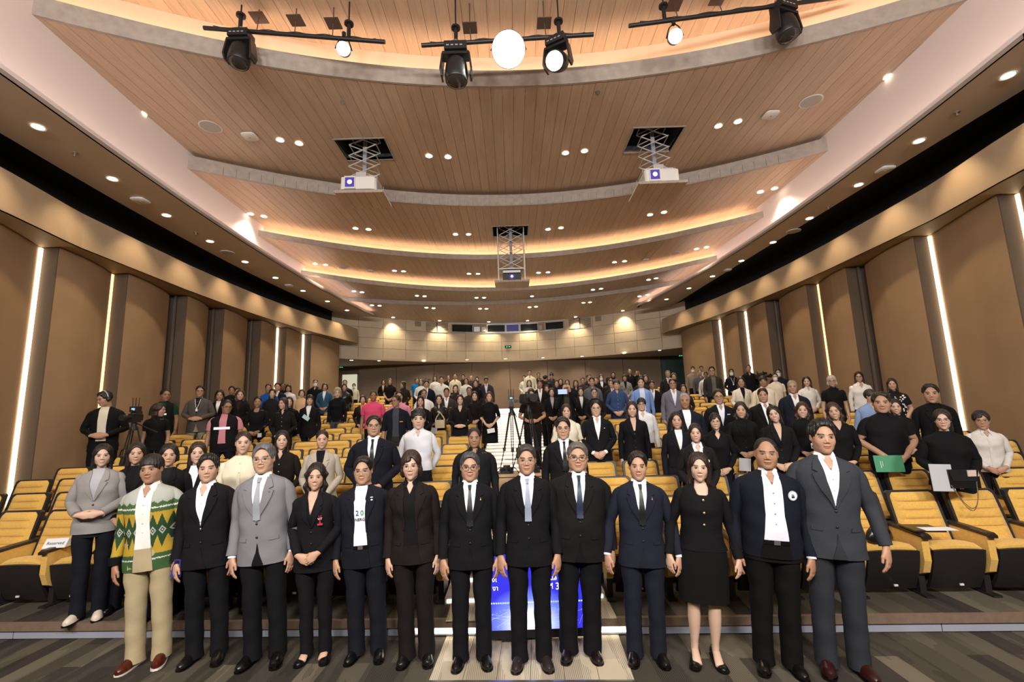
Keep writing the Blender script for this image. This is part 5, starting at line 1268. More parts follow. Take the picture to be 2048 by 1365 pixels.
# 5
r = front(722, 1330, 725, 913, 'man in a navy suit over a white printed T-shirt', dict(outer='#15161e', inner='#e9eaee', open='wide', lapel=1, legs='#14151b', placket=False, hair='part', hc='#0f0c0b', skin='m', glasses='rect', gdark=False, gcol='#7a6a5a', smile=1, g=1.1, belly=.015, jaw=1.12, hw=1.03, rz=.05, age=1, tone=1.05, shoe='#0c0c0d'))
T = r[1]
for tx, sz, x, z, c in (('2', .062, -.020, 1.247, '#1d3f9c'), ('0', .062, .022, 1.247, '#1f9a5a'), ('NERG', .034, .002, 1.192, '#44484e')):
    me = text_mesh(tx, sz, .0015); me.materials.append(hexm(c)); link('lettering', me, r[0], (x, float(T.yf(x, z))-.014, z)).rotation_euler = (PI/2, 0, math.atan2(x, .25)*.5)
stick(r[0], T, MB().ball((0, 0, 0), (.010, .004, .008)).ball((0, 0, .022), (.014, .003, .005)), M_wht, 'lapel_pins', .105, 1.35, .018)
# 6
r = front(825, 1340, 821, 902, 'woman with short wavy brown hair, round glasses and dark brown trouser suit', dict(fem=True, outer='#1c1614', inner='#0f0f11', open='wide', lapel=1, placket=False, belt=False, legs='#181312', hair='flip', hc='#2c1a12', skin='p', glasses='round', gdark=False, gcol='#8a7a68', g=1.03, pose='down', hem=.80, rz=.03, shoe='#101010', age=.8, wide=.01, fit='loose', collar=1, colc='#0f0f11'))
# 7
r = front(941, 1345, 939, 904, 'man with grey swept hair, glasses and black suit, black tie, gold pin', dict(outer='#111114', **SUITM, tie='#101216', legs='#101013', hair='short', hc='#3c3e44', skin='m', glasses='rect', gdark=True, gcol='#3a2418', smile=1, g=1.0, belly=.01, jaw=1.1, hw=1.04, age=1, tone=1.05))
stick(r[0], r[1], pin_gold(), M_gold, 'lapel_pin', .092, 1.335, .020)
# 8
r = front(1066, 1347, 1052, 889, 'tall man in black suit with pale patterned silver-blue tie, in the middle', dict(outer='#101012', **SUITM, tie='#8a90a4', legs='#0f0f11', hair='short', hc='#33302f', skin='m', glasses='rect', gdark=False, gcol='#8a8078', g=.99, jaw=1.0, hw=1.02, age=.8, shoe='#2a2320', tone=1.05))
# 9
r = front(1168, 1330, 1155, 884, 'stout smiling man in open black suit with navy dotted tie', dict(outer='#141314', **{**SUITM, 'inner': '#e6eaf4'}, tie='#16233f', legs='#0e0e10', hair='short', hc='#5c544e', skin='m', glasses='rect', gcol='#16181c', smile=1, g=1.18, belly=.035, jaw=1.18, hw=1.10, age=1, tone=1.08, shoe='#161010'))
# 10
r = front(1307, 1338, 1275, 903, 'man in a navy blue suit with black tie and gold pin', dict(outer='#1b1d29', **SUITM, tie='#101411', cuff=1, legs='#191b25', hair='part', hc='#0d0b0a', skin='m', smile=1, g=1.03, pose='downw', tone=1.08))
stick(r[0], r[1], pin_gold(), M_gold, 'lapel_pin', .088, 1.335, .020)
# 11
r = front(1432, 1347, 1397, 904, 'woman in a collarless black jacket and knee skirt with black pumps', dict(fem=True, top='#0f0e10', gname='jacket', front='scoop', lower='skirt', legs='#0d0d0e', skz=.50, hem=.92, hair='shoulder', hc='#241713', skin='p', g=1.07, pose='downw', pump=1, tone=1.0, flare=.02, fit='jacket', outer=None))
m = MB()
for z in (1.34, 1.24, 1.14): m.ball((0, float(r[1].yf(0, z))-.008, z), (.011, .006, .011), 10, 6)
m.obj('gold_buttons', M_gold, r[0], True)
# 12
r = front(1584, 1358, 1531, 874, 'tanned man in an open navy bomber jacket and white buttoned shirt', dict(outer='#12141e', inner='#d8d8e2', open='wider', legs='#0b0b0c', hair='bald', hc='#15110f', skin='t', g=1.13, belly=.03, jaw=1.14, hw=1.05, age=1, cuff=1, collar=1, colc='#e4e4ea', hem=.83, pose='down', tone=1.1, squint=1, btn=mat('grey_button', (.2, .2, .22), .5)))
bd = stick(r[0], r[1], MB().cyl((0, 0), .036, -.002, .002, 24, Matrix.Rotation(PI/2, 4, 'X')), M_wht, 'round_badge', .135, 1.30, .012)
MB().loft([[(k*.034*math.cos(a), -.003, k*.034*math.sin(a)) for a in np.linspace(0, 2*PI, 24, endpoint=False)] for k in (1, .93)], (0, 0)).obj('badge_ring', hexm('#2a3c6c'), bd); MB().box(-.012, .012, -.005, -.003, -.016, -.004).tube([(-.006, -.004, -.004), (-.006, -.004, .012)], .003, 5).tube([(.005, -.004, -.004), (.005, -.004, .010)], .003, 5).obj('badge_figure', hexm('#23304f'), bd)
# 13
r = front(1722, 1364, 1641, 839, 'tall man in a charcoal grey suit with open white shirt and brown boots', dict(outer='#33353a', **{**SUITM, 'inner': '#f2f2f4'}, legs='#2a2c31', hair='spiky', hc='#100d0c', skin='m', g=1.05, pose='downw', rz=-.28, yaw=.15, shoe='#2c1110', vz=1.13, tone=1.05, stubble=.25))
# ---------------- the audience ----------------
CR = []
def P(px, yt, hp, sex, hair, hc, kind, cols, label, **kw): CR.append((px, yt, hp, sex, hair, hc, kind, cols, label, kw))
KH = '#100d0c'
# kind: suit(outer,inner[,tie]) blazer(outer,inner) shirt(col) polo(col) tee(col) top(col) dress(col) jacket(outer,inner)
P(208, 888, 44, 'f', 'long', KH, 'blazer', ('#8b8784', '#a4a2a8'), 'smiling woman in a light grey blazer standing before the seats in white trainers', pose='clasph', legs='#15171f', smile=1, teeth=1, shoe='#d8c8b8', skin='p', k=0, dy=-.08, hem=.84, fit='loose')
P(275, 885, 44, 'f', 'long', '#1a120f', 'blazer', ('#141315', '#101012'), 'long-haired woman in black half hidden behind the zigzag jacket man', k=0, dy=.13)
P(340, 887, 44, 'f', 'bob', KH, 'blazer', ('#121214', '#1a1a1c'), 'woman with short black bob in black blazer and tee', k=0, dy=-.08, skin='f')
P(397, 884, 44, 'f', 'long', '#2a1a14', 'blazer', ('#121114', '#e8e8ea'), 'woman with parted dark hair peering over the slim black-suited man', k=0, dy=.13, skin='p')
P(488, 862, 44, 'f', 'up', '#2a1812', 'top', ('#d9cdb4',), 'woman in a cream round-neck jacket with hair tied back', front='buttons', skin='p', k=0, dy=.1)
P(565, 861, 38, 'f', 'long', KH, 'shirt', ('#1a1614',), 'woman with straight black hair and dark brown shirt behind grey suit', skin='p')
P(645, 860, 39, 'f', 'up', '#17100e', 'blazer', ('#a59b8c', '#0f1012'), 'woman in a beige blazer over black top, hair tied back', skin='f')
P(748, 831, 42, 'm', 'part', KH, 'suit', ('#14151d', '#e8e8ea', '#101014'), 'big man in dark suit, thin glasses and loose black tie', g=1.14, glasses='rect', gdark=False, pose='clasp', jaw=1.1, hw=1.06)
P(837, 821, 44, 'm', 'fringe', KH, 'shirt', ('#d0d0d6',), 'young man in a white shirt with black fringe', pose='back', skin='p')
P(948, 857, 41, 'm', 'crew', '#1a1512', 'shirt', ('#17181a',), 'tanned broad-faced man in a dark shirt behind the front row', skin='t', g=1.12, jaw=1.12)
P(1125, 837, 47, 'm', 'short', KH, 'suit', ('#131315', '#ececf0', '#0f0f11'), 'young man in black suit and narrow black tie behind the stout man', glasses='round', gdark=False, skin='f')
P(1191, 802, 34, 'm', 'short', KH, 'suit', ('#141416', '#f0f0f2'), 'man in black suit and white shirt with clasped hands and clear glasses', pose='clasp', glasses='rect', gdark=False, skin='p', cuff=1)
P(1263, 804, 33, 'f', 'long', '#261712', 'blazer', ('#101013', '#101013'), 'woman in a black V-neck suit with long brown hair, beside white-shirted youth', skinv=1.22, skin='p', pose='down')
P(1282, 796, 26, 'm', 'fringe', KH, 'shirt', ('#dcdcde',), 'youth with glasses in a loose white shirt behind the long-haired woman', glasses='round', skin='p', pose='down', lg=1)
P(1352, 824, 36, 'f', 'long', '#1e1411', 'blazer', ('#15141a', '#e6e2e0'), 'woman in dark blazer with white blouse and long straight hair', skin='f', pose='down')
P(1389, 847, 38, 'f', 'bob', '#1c1310', 'blazer', ('#19181a', '#dfe3ea'), 'woman in black blazer with white pin and short brown hair', skin='p', collar=1)
P(1368, 786, 32, 'm', 'crew', '#8b8a88', 'suit', ('#171b27', '#e8e8e8'), 'old tanned man with short grey hair, navy jacket over white T-shirt', skin='t', smile=1, age=1, g=1.05, nocol=1)
P(1436, 780, 32, 'm', 'short', '#171311', 'suit', ('#131318', '#dfe2ee'), 'man with glasses and dark suit behind the short-haired woman', glasses='rect', skin='m', g=1.05)
P(1429, 827, 34, 'f', 'pix', '#1a1310', 'shirt', ('#101012',), 'woman with cropped hair and glasses in black collarless shirt', glasses='round', gdark=False, gcol='#7a5a30', skin='p', front='neckv')
P(1480, 806, 35, 'f', 'longwave', '#17110f', 'blazer', ('#131314', '#121112'), 'round-faced woman in black with long loose hair and papers', pose='clasp', skin='f', g=1.05)
P(1524, 777, 30, 'm', 'short', KH, 'suit', ('#121213', '#eceef0'), 'broad man in black suit, open white shirt, behind smiling women', g=1.12, skin='m', jaw=1.1)
P(1548, 811, 35, 'f', 'long', KH, 'blazer', ('#141416', '#0f0f10'), 'smiling woman tilting her head, black blazer with necklace', tilt=-.18, smile=1, teeth=1, skinv=1.25, skin='p', pose='clasp')
P(1602, 806, 34, 'f', 'longwave', '#3a2016', 'top', ('#111113',), 'smiling woman with brown fringe and white name badge', smile=1, teeth=1, skin='p', tilt=.06)
P(1667, 805, 36, 'f', 'longwave', '#33221a', 'top', ('#121113',), 'laughing woman with wavy brown hair and black blouse', smile=1, teeth=1, tilt=-.12, skin='f', front='neckv')
P(1583, 761, 24, 'm', 'crew', '#8d8678', 'suit', ('#1a1d29', '#e4e4e4'), 'thin old man in navy jacket with white polo', skin='m', age=1)
P(1612, 754, 22, 'f', 'shoulder', '#1d1310', 'shirt', ('#dedad4',), 'smiling woman in a white shirt with dark wavy hair', smile=1, skin='p')
P(1662, 752, 24, 'f', 'flip', '#b4aa9a', 'polo', ('#141416',), 'white-haired woman with glasses and black polo shirt', skin='f', glasses='round', pose='down')
P(1716, 744, 22, 'f', 'long', '#1e1310', 'shirt', ('#e0dcd8',), 'woman in a white open-neck blouse with long dark hair and glasses', front='neckv', glasses='round', skin='f', pose='down')
P(1738, 779, 23, 'm', 'fringe', '#2a211c', 'shirt', ('#7d93b8',), 'young man in pale blue shirt looking down, half hidden', yaw=.7, skin='f')
P(1782, 757, 25, 'f', 'long', '#191210', 'polo', ('#1b1a1b',), 'woman in a black and white floral blouse', skin='f', smile=1, floral=1, g=1.12)
P(1789, 799, 32, 'f', 'low', KH, 'top', ('#121214',), 'smiling woman peeping out beside the black polo man', smile=1, teeth=1, skin='p')
P(1760, 787, 45, 'm', 'part', '#1f1815', 'polo', ('#121214',), 'big smiling man in a black polo holding a green folder', smile=1, skin='m', g=1.14, belly=.02, pose='clasp', jaw=1.14, hw=1.06)
P(1859, 771, 42, 'm', 'short', KH, 'jacket', ('#101012', '#0d0d0f'), 'tall young man in all-black suit', skin='m', lapel=1)
P(1881, 819, 42, 'f', 'low', '#1c1412', 'top', ('#0f0f11',), 'woman in loose black top and glasses with white folder and clutch', glasses='round', gdark=False, skin='p', g=1.12, fit='loose', pose='clasp')
P(1960, 825, 44, 'f', 'pix', '#181110', 'shirt', ('#c8c4be',), 'person with short dark hair and glasses in a white shirt, hands joined', glasses='rect', gdark=False, skin='m', g=1.12, pose='clasp', front='buttons', collar=1)
P(217, 782, 31, 'm', 'short', KH, 'jacket', ('#0f1012', '#cfc8b6'), 'young man in black hoodie and headphones looking down, by the wall', yaw=-1.0, pitch=.25, pose='clasph', wall=1, legs='#0f1016')
P(316, 809, 28, 'f', 'longwave', '#2c1b13', 'tee', ('#131212',), 'woman in black dress seen in profile with wavy hair', yaw=1.2, pose='down', skin='m')
P(331, 780, 27, 'm', 'crew', '#17110e', 'vest', ('#101412', '#123524'), 'man in dark vest with reflective strip over green shirt', skin='d', tone=1.4, yaw=.35, pose='down')
P(401, 772, 24, 'm', 'short', KH, 'suit', ('#4f4a45', '#181b22'), 'man in grey jacket with glasses and white lanyard', glasses='rect', gcol='#601818', pose='clasph', legs='#8c8272', skin='m', nocol=1)
P(440, 782, 25, 'f', 'shoulder', '#1d1310', 'blazer', ('#141215', '#e8e4e0'), 'woman in black blazer behind the pink-sleeved man', skin='m', smile=1)
P(453, 801, 29, 'm', 'crew', '#14100e', 'vest', ('#131214', '#c4808a'), 'stout man with pink sleeves under a black reflective vest', glasses='rect', skin='t', g=1.15, belly=.03, yaw=.35, pitch=.1, pose='down')
P(464, 773, 18, 'm', 'part', KH, 'tee', ('#17171b',), 'young man in dark tee behind the brown-haired woman', skin='t')
P(476, 776, 18, 'm', 'short', KH, 'tee', ('#131316',), 'person mostly hidden behind brown-haired woman, left aisle block', skin='f')
P(481, 781, 23, 'f', 'longwave', '#4a2a18', 'blazer', ('#131214', '#2a1f1c'), 'woman with long chestnut hair and black blazer', skin='p')
P(516, 794, 24, 'f', 'up', '#15100d', 'top', ('#121114',), 'smiling woman in black cardigan holding a card, hair tied up', smile=1, skin='t', front='scoop', pose='clasp')
P(537, 768, 16, 'm', 'crew', KH, 'polo', ('#1c4f9e',), 'man in a blue polo shirt near the bright left strip', skin='t')
P(545, 778, 14, 'f', 'low', KH, 'top', ('#1a1a1e',), 'face peeping between blue polo and navy suit', skin='p')
P(555, 766, 18, 'm', 'short', KH, 'suit', ('#141a2c', '#e6e2dc'), 'man in navy suit with open cream shirt, left block', skin='f')
P(566, 766, 15, 'm', 'crew', KH, 'tee', ('#121214',), 'dark-skinned person behind the navy-suited man, left block', skin='d')
P(577, 769, 16, 'f', 'shoulder', KH, 'tee', ('#d6d4dc',), 'woman in white tee looking down near the left wall', skin='f', pitch=.25)
P(568, 796, 24, 'f', 'shoulder', '#17110f', 'shirt', ('#161413',), 'woman in black shirt turning to her right', yaw=-.6, skin='f', g=1.05, pose='clasp')
P(579, 794, 16, 'f', 'long', KH, 'top', ('#141213',), 'long-haired woman just behind the turning black-shirted woman', skin='f')
P(604, 779, 16, 'f', 'bob', '#2a1712', 'top', ('#c9a57e',), 'woman with brown bob and peach top', skin='p')
P(620, 790, 22, 'f', 'bangs', '#1a110f', 'blazer', ('#141114', '#dcd9d6'), 'woman with long fringe, black suit and lanyard with blue mask', skin='f', pose='down')
P(631, 759, 13, 'm', 'crew', KH, 'shirt', ('#121214',), 'masked man in black shirt against the left wall', mask=1, skin='f')
P(650, 767, 16, 'f', 'bob', KH, 'blazer', ('#2c5470', '#e4e0e0'), 'woman in a teal blue jacket with white shirt', skin='f', glasses=0)
P(675, 778, 23, 'f', 'curly', '#8f836f', 'top', ('#0f0f12',), 'woman with curly blond-grey hair, black jacket and grey trousers', skin='p', pose='down', legs='#4a4644', wide=.03)
P(689, 768, 15, 'f', 'long', KH, 'top', ('#131211',), 'woman in black leather jacket right of the curly-haired woman', skin='f', fab='leather')
P(690, 760, 11, 'm', 'crew', KH, 'tee', ('#141416',), 'dark-clad person by the lit rear doorway', skin='m')
P(708, 768, 11, 'm', 'short', '#2a2019', 'shirt', ('#c9c3ae',), 'masked man in cream shirt with shoulder bag at the doorway', mask=1, skin='f')
P(726, 791, 18, 'f', 'bob', '#1c1210', 'blazer', ('#141315', '#b8805c'), 'woman in sunglasses and black leather jacket', glasses='big', skin='f', fab='leather')
P(747, 782, 22, 'm', 'crew', '#2a1c14', 'polo', ('#c9486c',), 'man in a bright pink polo shirt', skin='d', tone=1.35, g=1.05)
P(767, 760, 11, 'f', 'bob', '#2a1712', 'blazer', ('#141214', '#c9a090'), 'woman with brown bob and dark jacket at the back, left block', skin='f')
P(780, 758, 13, 'f', 'shoulder', '#5c3d24', 'polo', ('#121213',), 'woman with tawny hair and black polo, hands joined', skin='f', pose='clasp')
P(807, 763, 13, 'f', 'long', KH, 'top', ('#2a201c',), 'woman turned aside with long black hair at the back', yaw=-1.2, skin='f')
P(793, 790, 23, 'm', 'crew', '#16110e', 'jacket', ('#14171f', '#3a3e48'), 'man in navy zip jacket looking aside through glasses', yaw=-.6, glasses='rect', skin='t', legs='#2a2624', sleeve=.7)
P(798, 782, 14, 'm', 'short', KH, 'polo', ('#c97f96',), 'person in light pink behind the navy zip jacket', skin='m')
P(833, 757, 13, 'm', 'short', '#5c432c', 'polo', ('#1671b0',), 'person in bright blue polo shirt at the back', skin='m', yaw=.5)
P(842, 759, 11, 'f', 'shoulder', '#3a2a1e', 'top', ('#d6d2cc',), 'woman in white right behind the bright blue polo', skin='f')
P(853, 760, 16, 'm', 'short', KH, 'suit', ('#15192a', '#dcdce4'), 'man in dark navy suit looking down, back left block', pitch=.2, skin='f')
P(870, 752, 12, 'f', 'shoulder', KH, 'top', ('#dcdad8',), 'woman in white with shoulder-length black hair at the back', skin='p')
P(883, 753, 15, 'm', 'short', KH, 'shirt', ('#dedcda',), 'man in a white shirt among white-clad people at the back', skin='f')
P(897, 750, 11, 'm', 'crew', '#3a3028', 'shirt', ('#24201e',), 'dark figure behind the man in white shirt, back row', skin='f')
P(910, 748, 13, 'm', 'crew', '#181412', 'shirt', ('#ddd4bb',), 'man in a cream shirt standing high at the back', skin='m', smile=1)
P(926, 749, 11, 'm', 'part', KH, 'tee', ('#2a2522',), 'person in dark grey right of the cream shirt at the back', skin='m')
P(932, 756, 12, 'f', 'bob', KH, 'top', ('#dfdad6',), 'woman in white with glasses at the back, left block', skin='f')
P(942, 751, 11, 'm', 'crew', '#7a6a5c', 'tee', ('#3a3230',), 'partly hidden grey-haired person at the back, left block', skin='f')
P(954, 754, 11, 'f', 'shoulder', KH, 'top', ('#1a181a',), 'woman in black standing last row left of grey-suited man', skin='p')
P(951, 760, 16, 'f', 'shoulder', '#1e1411', 'top', ('#171416',), 'woman in dark blouse left of the grey-suited man at the back', skin='f')
P(972, 754, 14, 'm', 'short', KH, 'suit', ('#2f2f36', '#cfcfd6'), 'man in grey suit looking down by the central stairs', skin='t', pitch=.3)
P(848, 779, 18, 'm', 'crew', '#2a221c', 'tee', ('#d9d6d6',), 'man with receding hair in white tee, left block', skin='t', age=1)
P(841, 792, 22, 'f', 'long', KH, 'top', ('#121113',), 'smiling woman with long black hair and open-neck black top', smile=1, front='scoop', skin='f')
P(878, 790, 21, 'f', 'long', '#15100e', 'shirt', ('#1c1a18',), 'woman in dark leather shirt holding a cream handbag', skin='f', pose='hold', fab='leather')
P(893, 776, 19, 'm', 'short', KH, 'suit', ('#37322f', '#e4e0e2'), 'man in grey-brown jacket with white shirt, left block', skin='t', smile=1)
P(911, 770, 17, 'f', 'long', '#33201a', 'top', ('#2a2220',), 'woman with brown parted hair behind the grey-brown jacket', skin='p')
P(920, 789, 21, 'f', 'long', '#140f0d', 'blazer', ('#151213', '#0d0d0e'), 'woman in black blazer with square neckline and hands folded', skinv=1.33, pose='clasph', skin='p')
P(938, 774, 16, 'm', 'crew', '#1c1512', 'tee', ('#2a2321',), 'man with short dark hair between two black-clad women', skin='t')
P(949, 784, 20, 'f', 'long', '#17100e', 'top', ('#171214',), 'smiling woman in black second from the central stairs', smile=1, skin='p')
P(978, 784, 21, 'f', 'longwave', '#4a2c1a', 'dress', ('#0f0f11',), 'woman in a black dress beside the stairs holding a white card', smile=1, skin='p', pose='clasp')
P(1048, 752, 12, 'f', 'up', KH, 'top', ('#dcd8d0',), 'woman in cream and black top at the head of the stairs', skin='f')
P(1059, 740, 12, 'm', 'short', '#17120f', 'shirt', ('#dcd8c0',), 'tallest figure in cream shirt above the camera operator', skin='f')
P(1077, 746, 12, 'm', 'part', '#4a3526', 'shirt', ('#2a2420',), 'brown-haired person in dark clothes above the camera', skin='m')
P(1058, 760, 14, 'f', 'shoulder', '#22150f', 'top', ('#d6cfc8',), 'laughing woman in white behind the video camera', smile=1, teeth=1, skin='p')
P(1079, 760, 16, 'm', 'short', KH, 'suit', ('#151416', '#e0dcda'), 'man in black suit and white shirt behind the camera operator', skin='t')
P(1090, 750, 11, 'm', 'fringe', KH, 'tee', ('#1c1a1e',), 'dark-haired person turned away at the back near the middle', skin='m', yaw=2.4)
P(1103, 747, 13, 'm', 'fringe', '#1d1714', 'shirt', ('#2a3140',), 'young man in dark blue-grey looking down at the back', skin='f', pitch=.25)
P(1113, 760, 15, 'f', 'long', '#15100e', 'top', ('#1a1820',), 'woman in black with wavy hair right of black suit, back', skin='f')
P(1121, 757, 12, 'f', 'shoulder', KH, 'top', ('#201e22',), 'woman whose face shows over the black-clad woman, back', skin='f')
P(1093, 770, 14, 'f', 'shoulder', '#241712', 'top', ('#171517',), 'woman with half-hidden face left of the short-bob woman', skin='p')
P(1103, 776, 18, 'f', 'bob', KH, 'blazer', ('#121214', '#9a9a9c'), 'woman with black bob and wrapped black jacket', skin='f', pose='clasp')
P(1131, 767, 22, 'm', 'short', '#2a1d16', 'jacket', ('#131418', '#3a332e'), 'person in black jacket taking a picture with a phone', pose='photo', skin='f')
P(1134, 759, 12, 'f', 'bob', '#2a1a12', 'top', ('#221d1e',), 'woman partly hidden behind the phone photographer', skin='f')
P(1151, 760, 15, 'f', 'long', '#1a1412', 'shirt', ('#1b1c20',), 'woman in dark shirt right of the phone photographer', skin='f')
P(1161, 775, 18, 'f', 'long', '#211613', 'blazer', ('#171519', '#dcdad8'), 'woman with straight hair, black blazer, white blouse, looking ahead', skin='p', pose='clasp')
P(1188, 776, 21, 'f', 'up', '#17110e', 'blazer', ('#191719', '#171516'), 'smiling woman with round glasses and hair pulled back', glasses='round', gcol='#906a3a', smile=1, teeth=1, skin='f')
P(1183, 755, 17, 'm', 'short', KH, 'shirt', ('#565a60',), 'man in a grey-blue shirt behind the round-glasses woman', skin='m')
P(1191, 754, 14, 'f', 'up', KH, 'top', ('#1c1a1c',), 'woman just right of the grey-blue shirt man', skin='p', smile=1)
P(1176, 749, 13, 'm', 'part', '#3a2a20', 'shirt', ('#1d2640',), 'man in dark blue shirt turned aside at the back', skin='f', yaw=.6)
P(1165, 755, 12, 'm', 'part', '#5c4026', 'tee', ('#3a2f28',), 'tawny-haired person at the back left of the blue shirt', skin='m')
P(1202, 749, 13, 'f', 'long', KH, 'blazer', ('#141416', '#e4e2e2'), 'masked woman with white bow blouse at the back', mask=1, skin='p')
P(1226, 745, 12, 'f', 'long', '#1c1411', 'top', ('#191719',), 'long-haired woman standing above the masked woman', skin='f')
P(1217, 754, 13, 'f', 'low', '#241a16', 'top', ('#232022',), 'figure in dark clothes left of the charcoal-suited man', skin='f', yaw=.8)
P(1224, 759, 14, 'm', 'short', '#1d1714', 'suit', ('#2a2629', '#d8d6d6'), 'figure in charcoal suit half hidden by the blue denim shirt', skin='f', yaw=-.5)
P(1232, 760, 22, 'm', 'fringe', '#1f1612', 'shirt', ('#34466c',), 'young man in a blue denim shirt', skin='f', pose='clasp', front='buttons', legs='#1b2744', collar=1)
P(1132, 808, 27, 'f', 'low', '#2a1a13', 'top', ('#d8d0bc',), 'laughing woman in cream blouse with brown hair', smile=1, teeth=1, skin='p')
P(1249, 749, 13, 'f', 'bangs', '#1c1411', 'blazer', ('#8a8884', '#101012'), 'woman in black and white speckled cardigan', skin='f', speck=1)
P(1259, 738, 12, 'm', 'bald', '#2a221e', 'shirt', ('#17171a',), 'balding man in black standing highest, right block', skin='m')
P(1273, 741, 12, 'm', 'short', KH, 'tee', ('#121214',), 'photographer in black raising a camera at the back', pose='photo', skin='m')
P(1282, 751, 13, 'm', 'short', '#1c1512', 'shirt', ('#2a2624',), 'person behind the man in light blue shirt', skin='f')
P(1291, 750, 13, 'f', 'shoulder', '#1d1512', 'top', ('#1f1c1e',), 'woman with dark hair right above the light blue shirt', skin='f')
P(1281, 756, 22, 'm', 'short', KH, 'jacket', ('#7593cc', '#ccd4e8'), 'young man in a light blue overshirt', skin='p', smile=0, pose='down', legs='#23345c')
P(1303, 762, 18, 'm', 'short', '#191311', 'suit', ('#131316', '#d8dce6'), 'tanned young man in dark suit beside the light blue shirt', skin='t')
P(1335, 741, 13, 'm', 'crew', '#5a5652', 'suit', ('#24262a', '#cfcfcf'), 'grey-haired man in dark suit near the right rear exit', skin='m')
P(1347, 746, 12, 'f', 'shoulder', '#1d1613', 'blazer', ('#1b1a1c', '#7a4a40'), 'woman in dark clothes near the right rear exit', skin='m')
P(1344, 757, 21, 'm', 'short', '#221914', 'suit', ('#6a6a76', '#dfe4f0'), 'man in a mid-grey suit with glasses and pale blue shirt', glasses='round', skin='m', pose='down')
P(1366, 769, 15, 'f', 'shoulder', '#191210', 'top', ('#2b2422',), 'small smiling woman behind the old grey-haired man', smile=1, skin='f')
P(1385, 733, 13, 'm', 'short', KH, 'shirt', ('#8a7b6a',), 'masked man in a striped brown shirt', mask=1, skin='m')
P(1399, 739, 13, 'm', 'crew', '#1f1a18', 'shirt', ('#55565c',), 'older man in grey shirt beside the striped masked man', skin='m')
P(1402, 732, 11, 'm', 'short', KH, 'tee', ('#c8c4be',), 'man behind the older grey-shirted man', skin='m')
P(1423, 735, 21, 'm', 'short', KH, 'jacket', ('#33342f', '#6a655c'), 'tall man in an olive denim jacket with glasses', glasses='rect', skin='f', g=1.08)
P(1411, 744, 14, 'm', 'short', KH, 'shirt', ('#dcd8d4',), 'person in white hidden behind the olive denim jacket', skin='t')
P(1462, 738, 15, 'f', 'low', KH, 'top', ('#17181f',), 'masked woman with lanyard in dark navy', mask=1, skin='f')
P(1496, 730, 15, 'm', 'crew', KH, 'shirt', ('#141416',), 'man in black shirt standing high against the right wall', skin='m')
P(1481, 755, 23, 'f', 'long', '#15100f', 'blazer', ('#ddd3c4', '#141418'), 'woman in white jacket over black with long black hair', skin='m', smile=1)
P(1525, 752, 18, 'm', 'fringe', KH, 'shirt', ('#dccfb6',), 'smiling young man in a cream shirt behind the broad black suit', skin='t', smile=1)
P(1549, 746, 17, 'f', 'up', KH, 'tee', ('#ddd2bb',), 'masked woman in a cream wrap top', mask=1, skin='f', pose='down')
P(1555, 738, 14, 'm', 'short', KH, 'polo', ('#1b1f2e',), 'masked man in navy next to the tripod camera, right wall', mask=1, skin='f', glasses=0)
P(1062, 776, 19, 'm', 'short', '#14100e', 'polo', ('#231812',), 'camera operator in brown and black shirt bent behind the video camera', skin='m', pose='clasph', cam=1, pitch=.3)
from collections import Counter
assert not [k for k, v in Counter(c[8] for c in CR).items() if v > 1]
SHOW = {}; SEEN = []
CR.sort(key=lambda c: (-c[2], -c[1]))
def solve(px, yt, hp, sex, kw):
    tgt = 1.60 if sex == 'f' else 1.71; we = .262*910/hp*(tgt/1.728); best = None
    ks = [kw['k']] if 'k' in kw else range(3 if px > 1930 else 2, NR+3)
    for k in ks:
        y = 4.5+.8*k
        for _ in range(6):
            p = aty(px, yt, y); y = (row_front(min(k, NR), p[0])+.08+.8*max(0, k-NR)) if k > 0 else row_front(1, p[0])+.13+kw.get('dy', 0)
        p = aty(px, yt, y); z = row_z(max(1, k)) if k <= NR else 1.85; st = p[2]-z
        w = (np.array(p)-[0, 0, CH])@BF
        cost = abs(math.log(w/we))*2.0+abs(st-tgt)/.22
        if abs(p[0]) > WP(y)-.62: cost += 6+abs(p[0])-WP(y)
        if any(abs(a-p[0]) < .40 and abs(b-y) < .36 for a, b, *_ in PLACED): cost += .9
        for qx, qy, qh, yy in SEEN:
            if abs(qx-px) < 34 and (abs(qh-hp) >= 3 or abs(qy-yt) > 4):
                other_near = qh > hp if abs(qh-hp) >= 3 else qy > yt
                if other_near and y < yy+.2: cost += 2.5
                if not other_near and y > yy-.2: cost += 2.5
        if best is None or cost < best[0]: best = (cost, k, p[0], y, z, st, w)
    return best
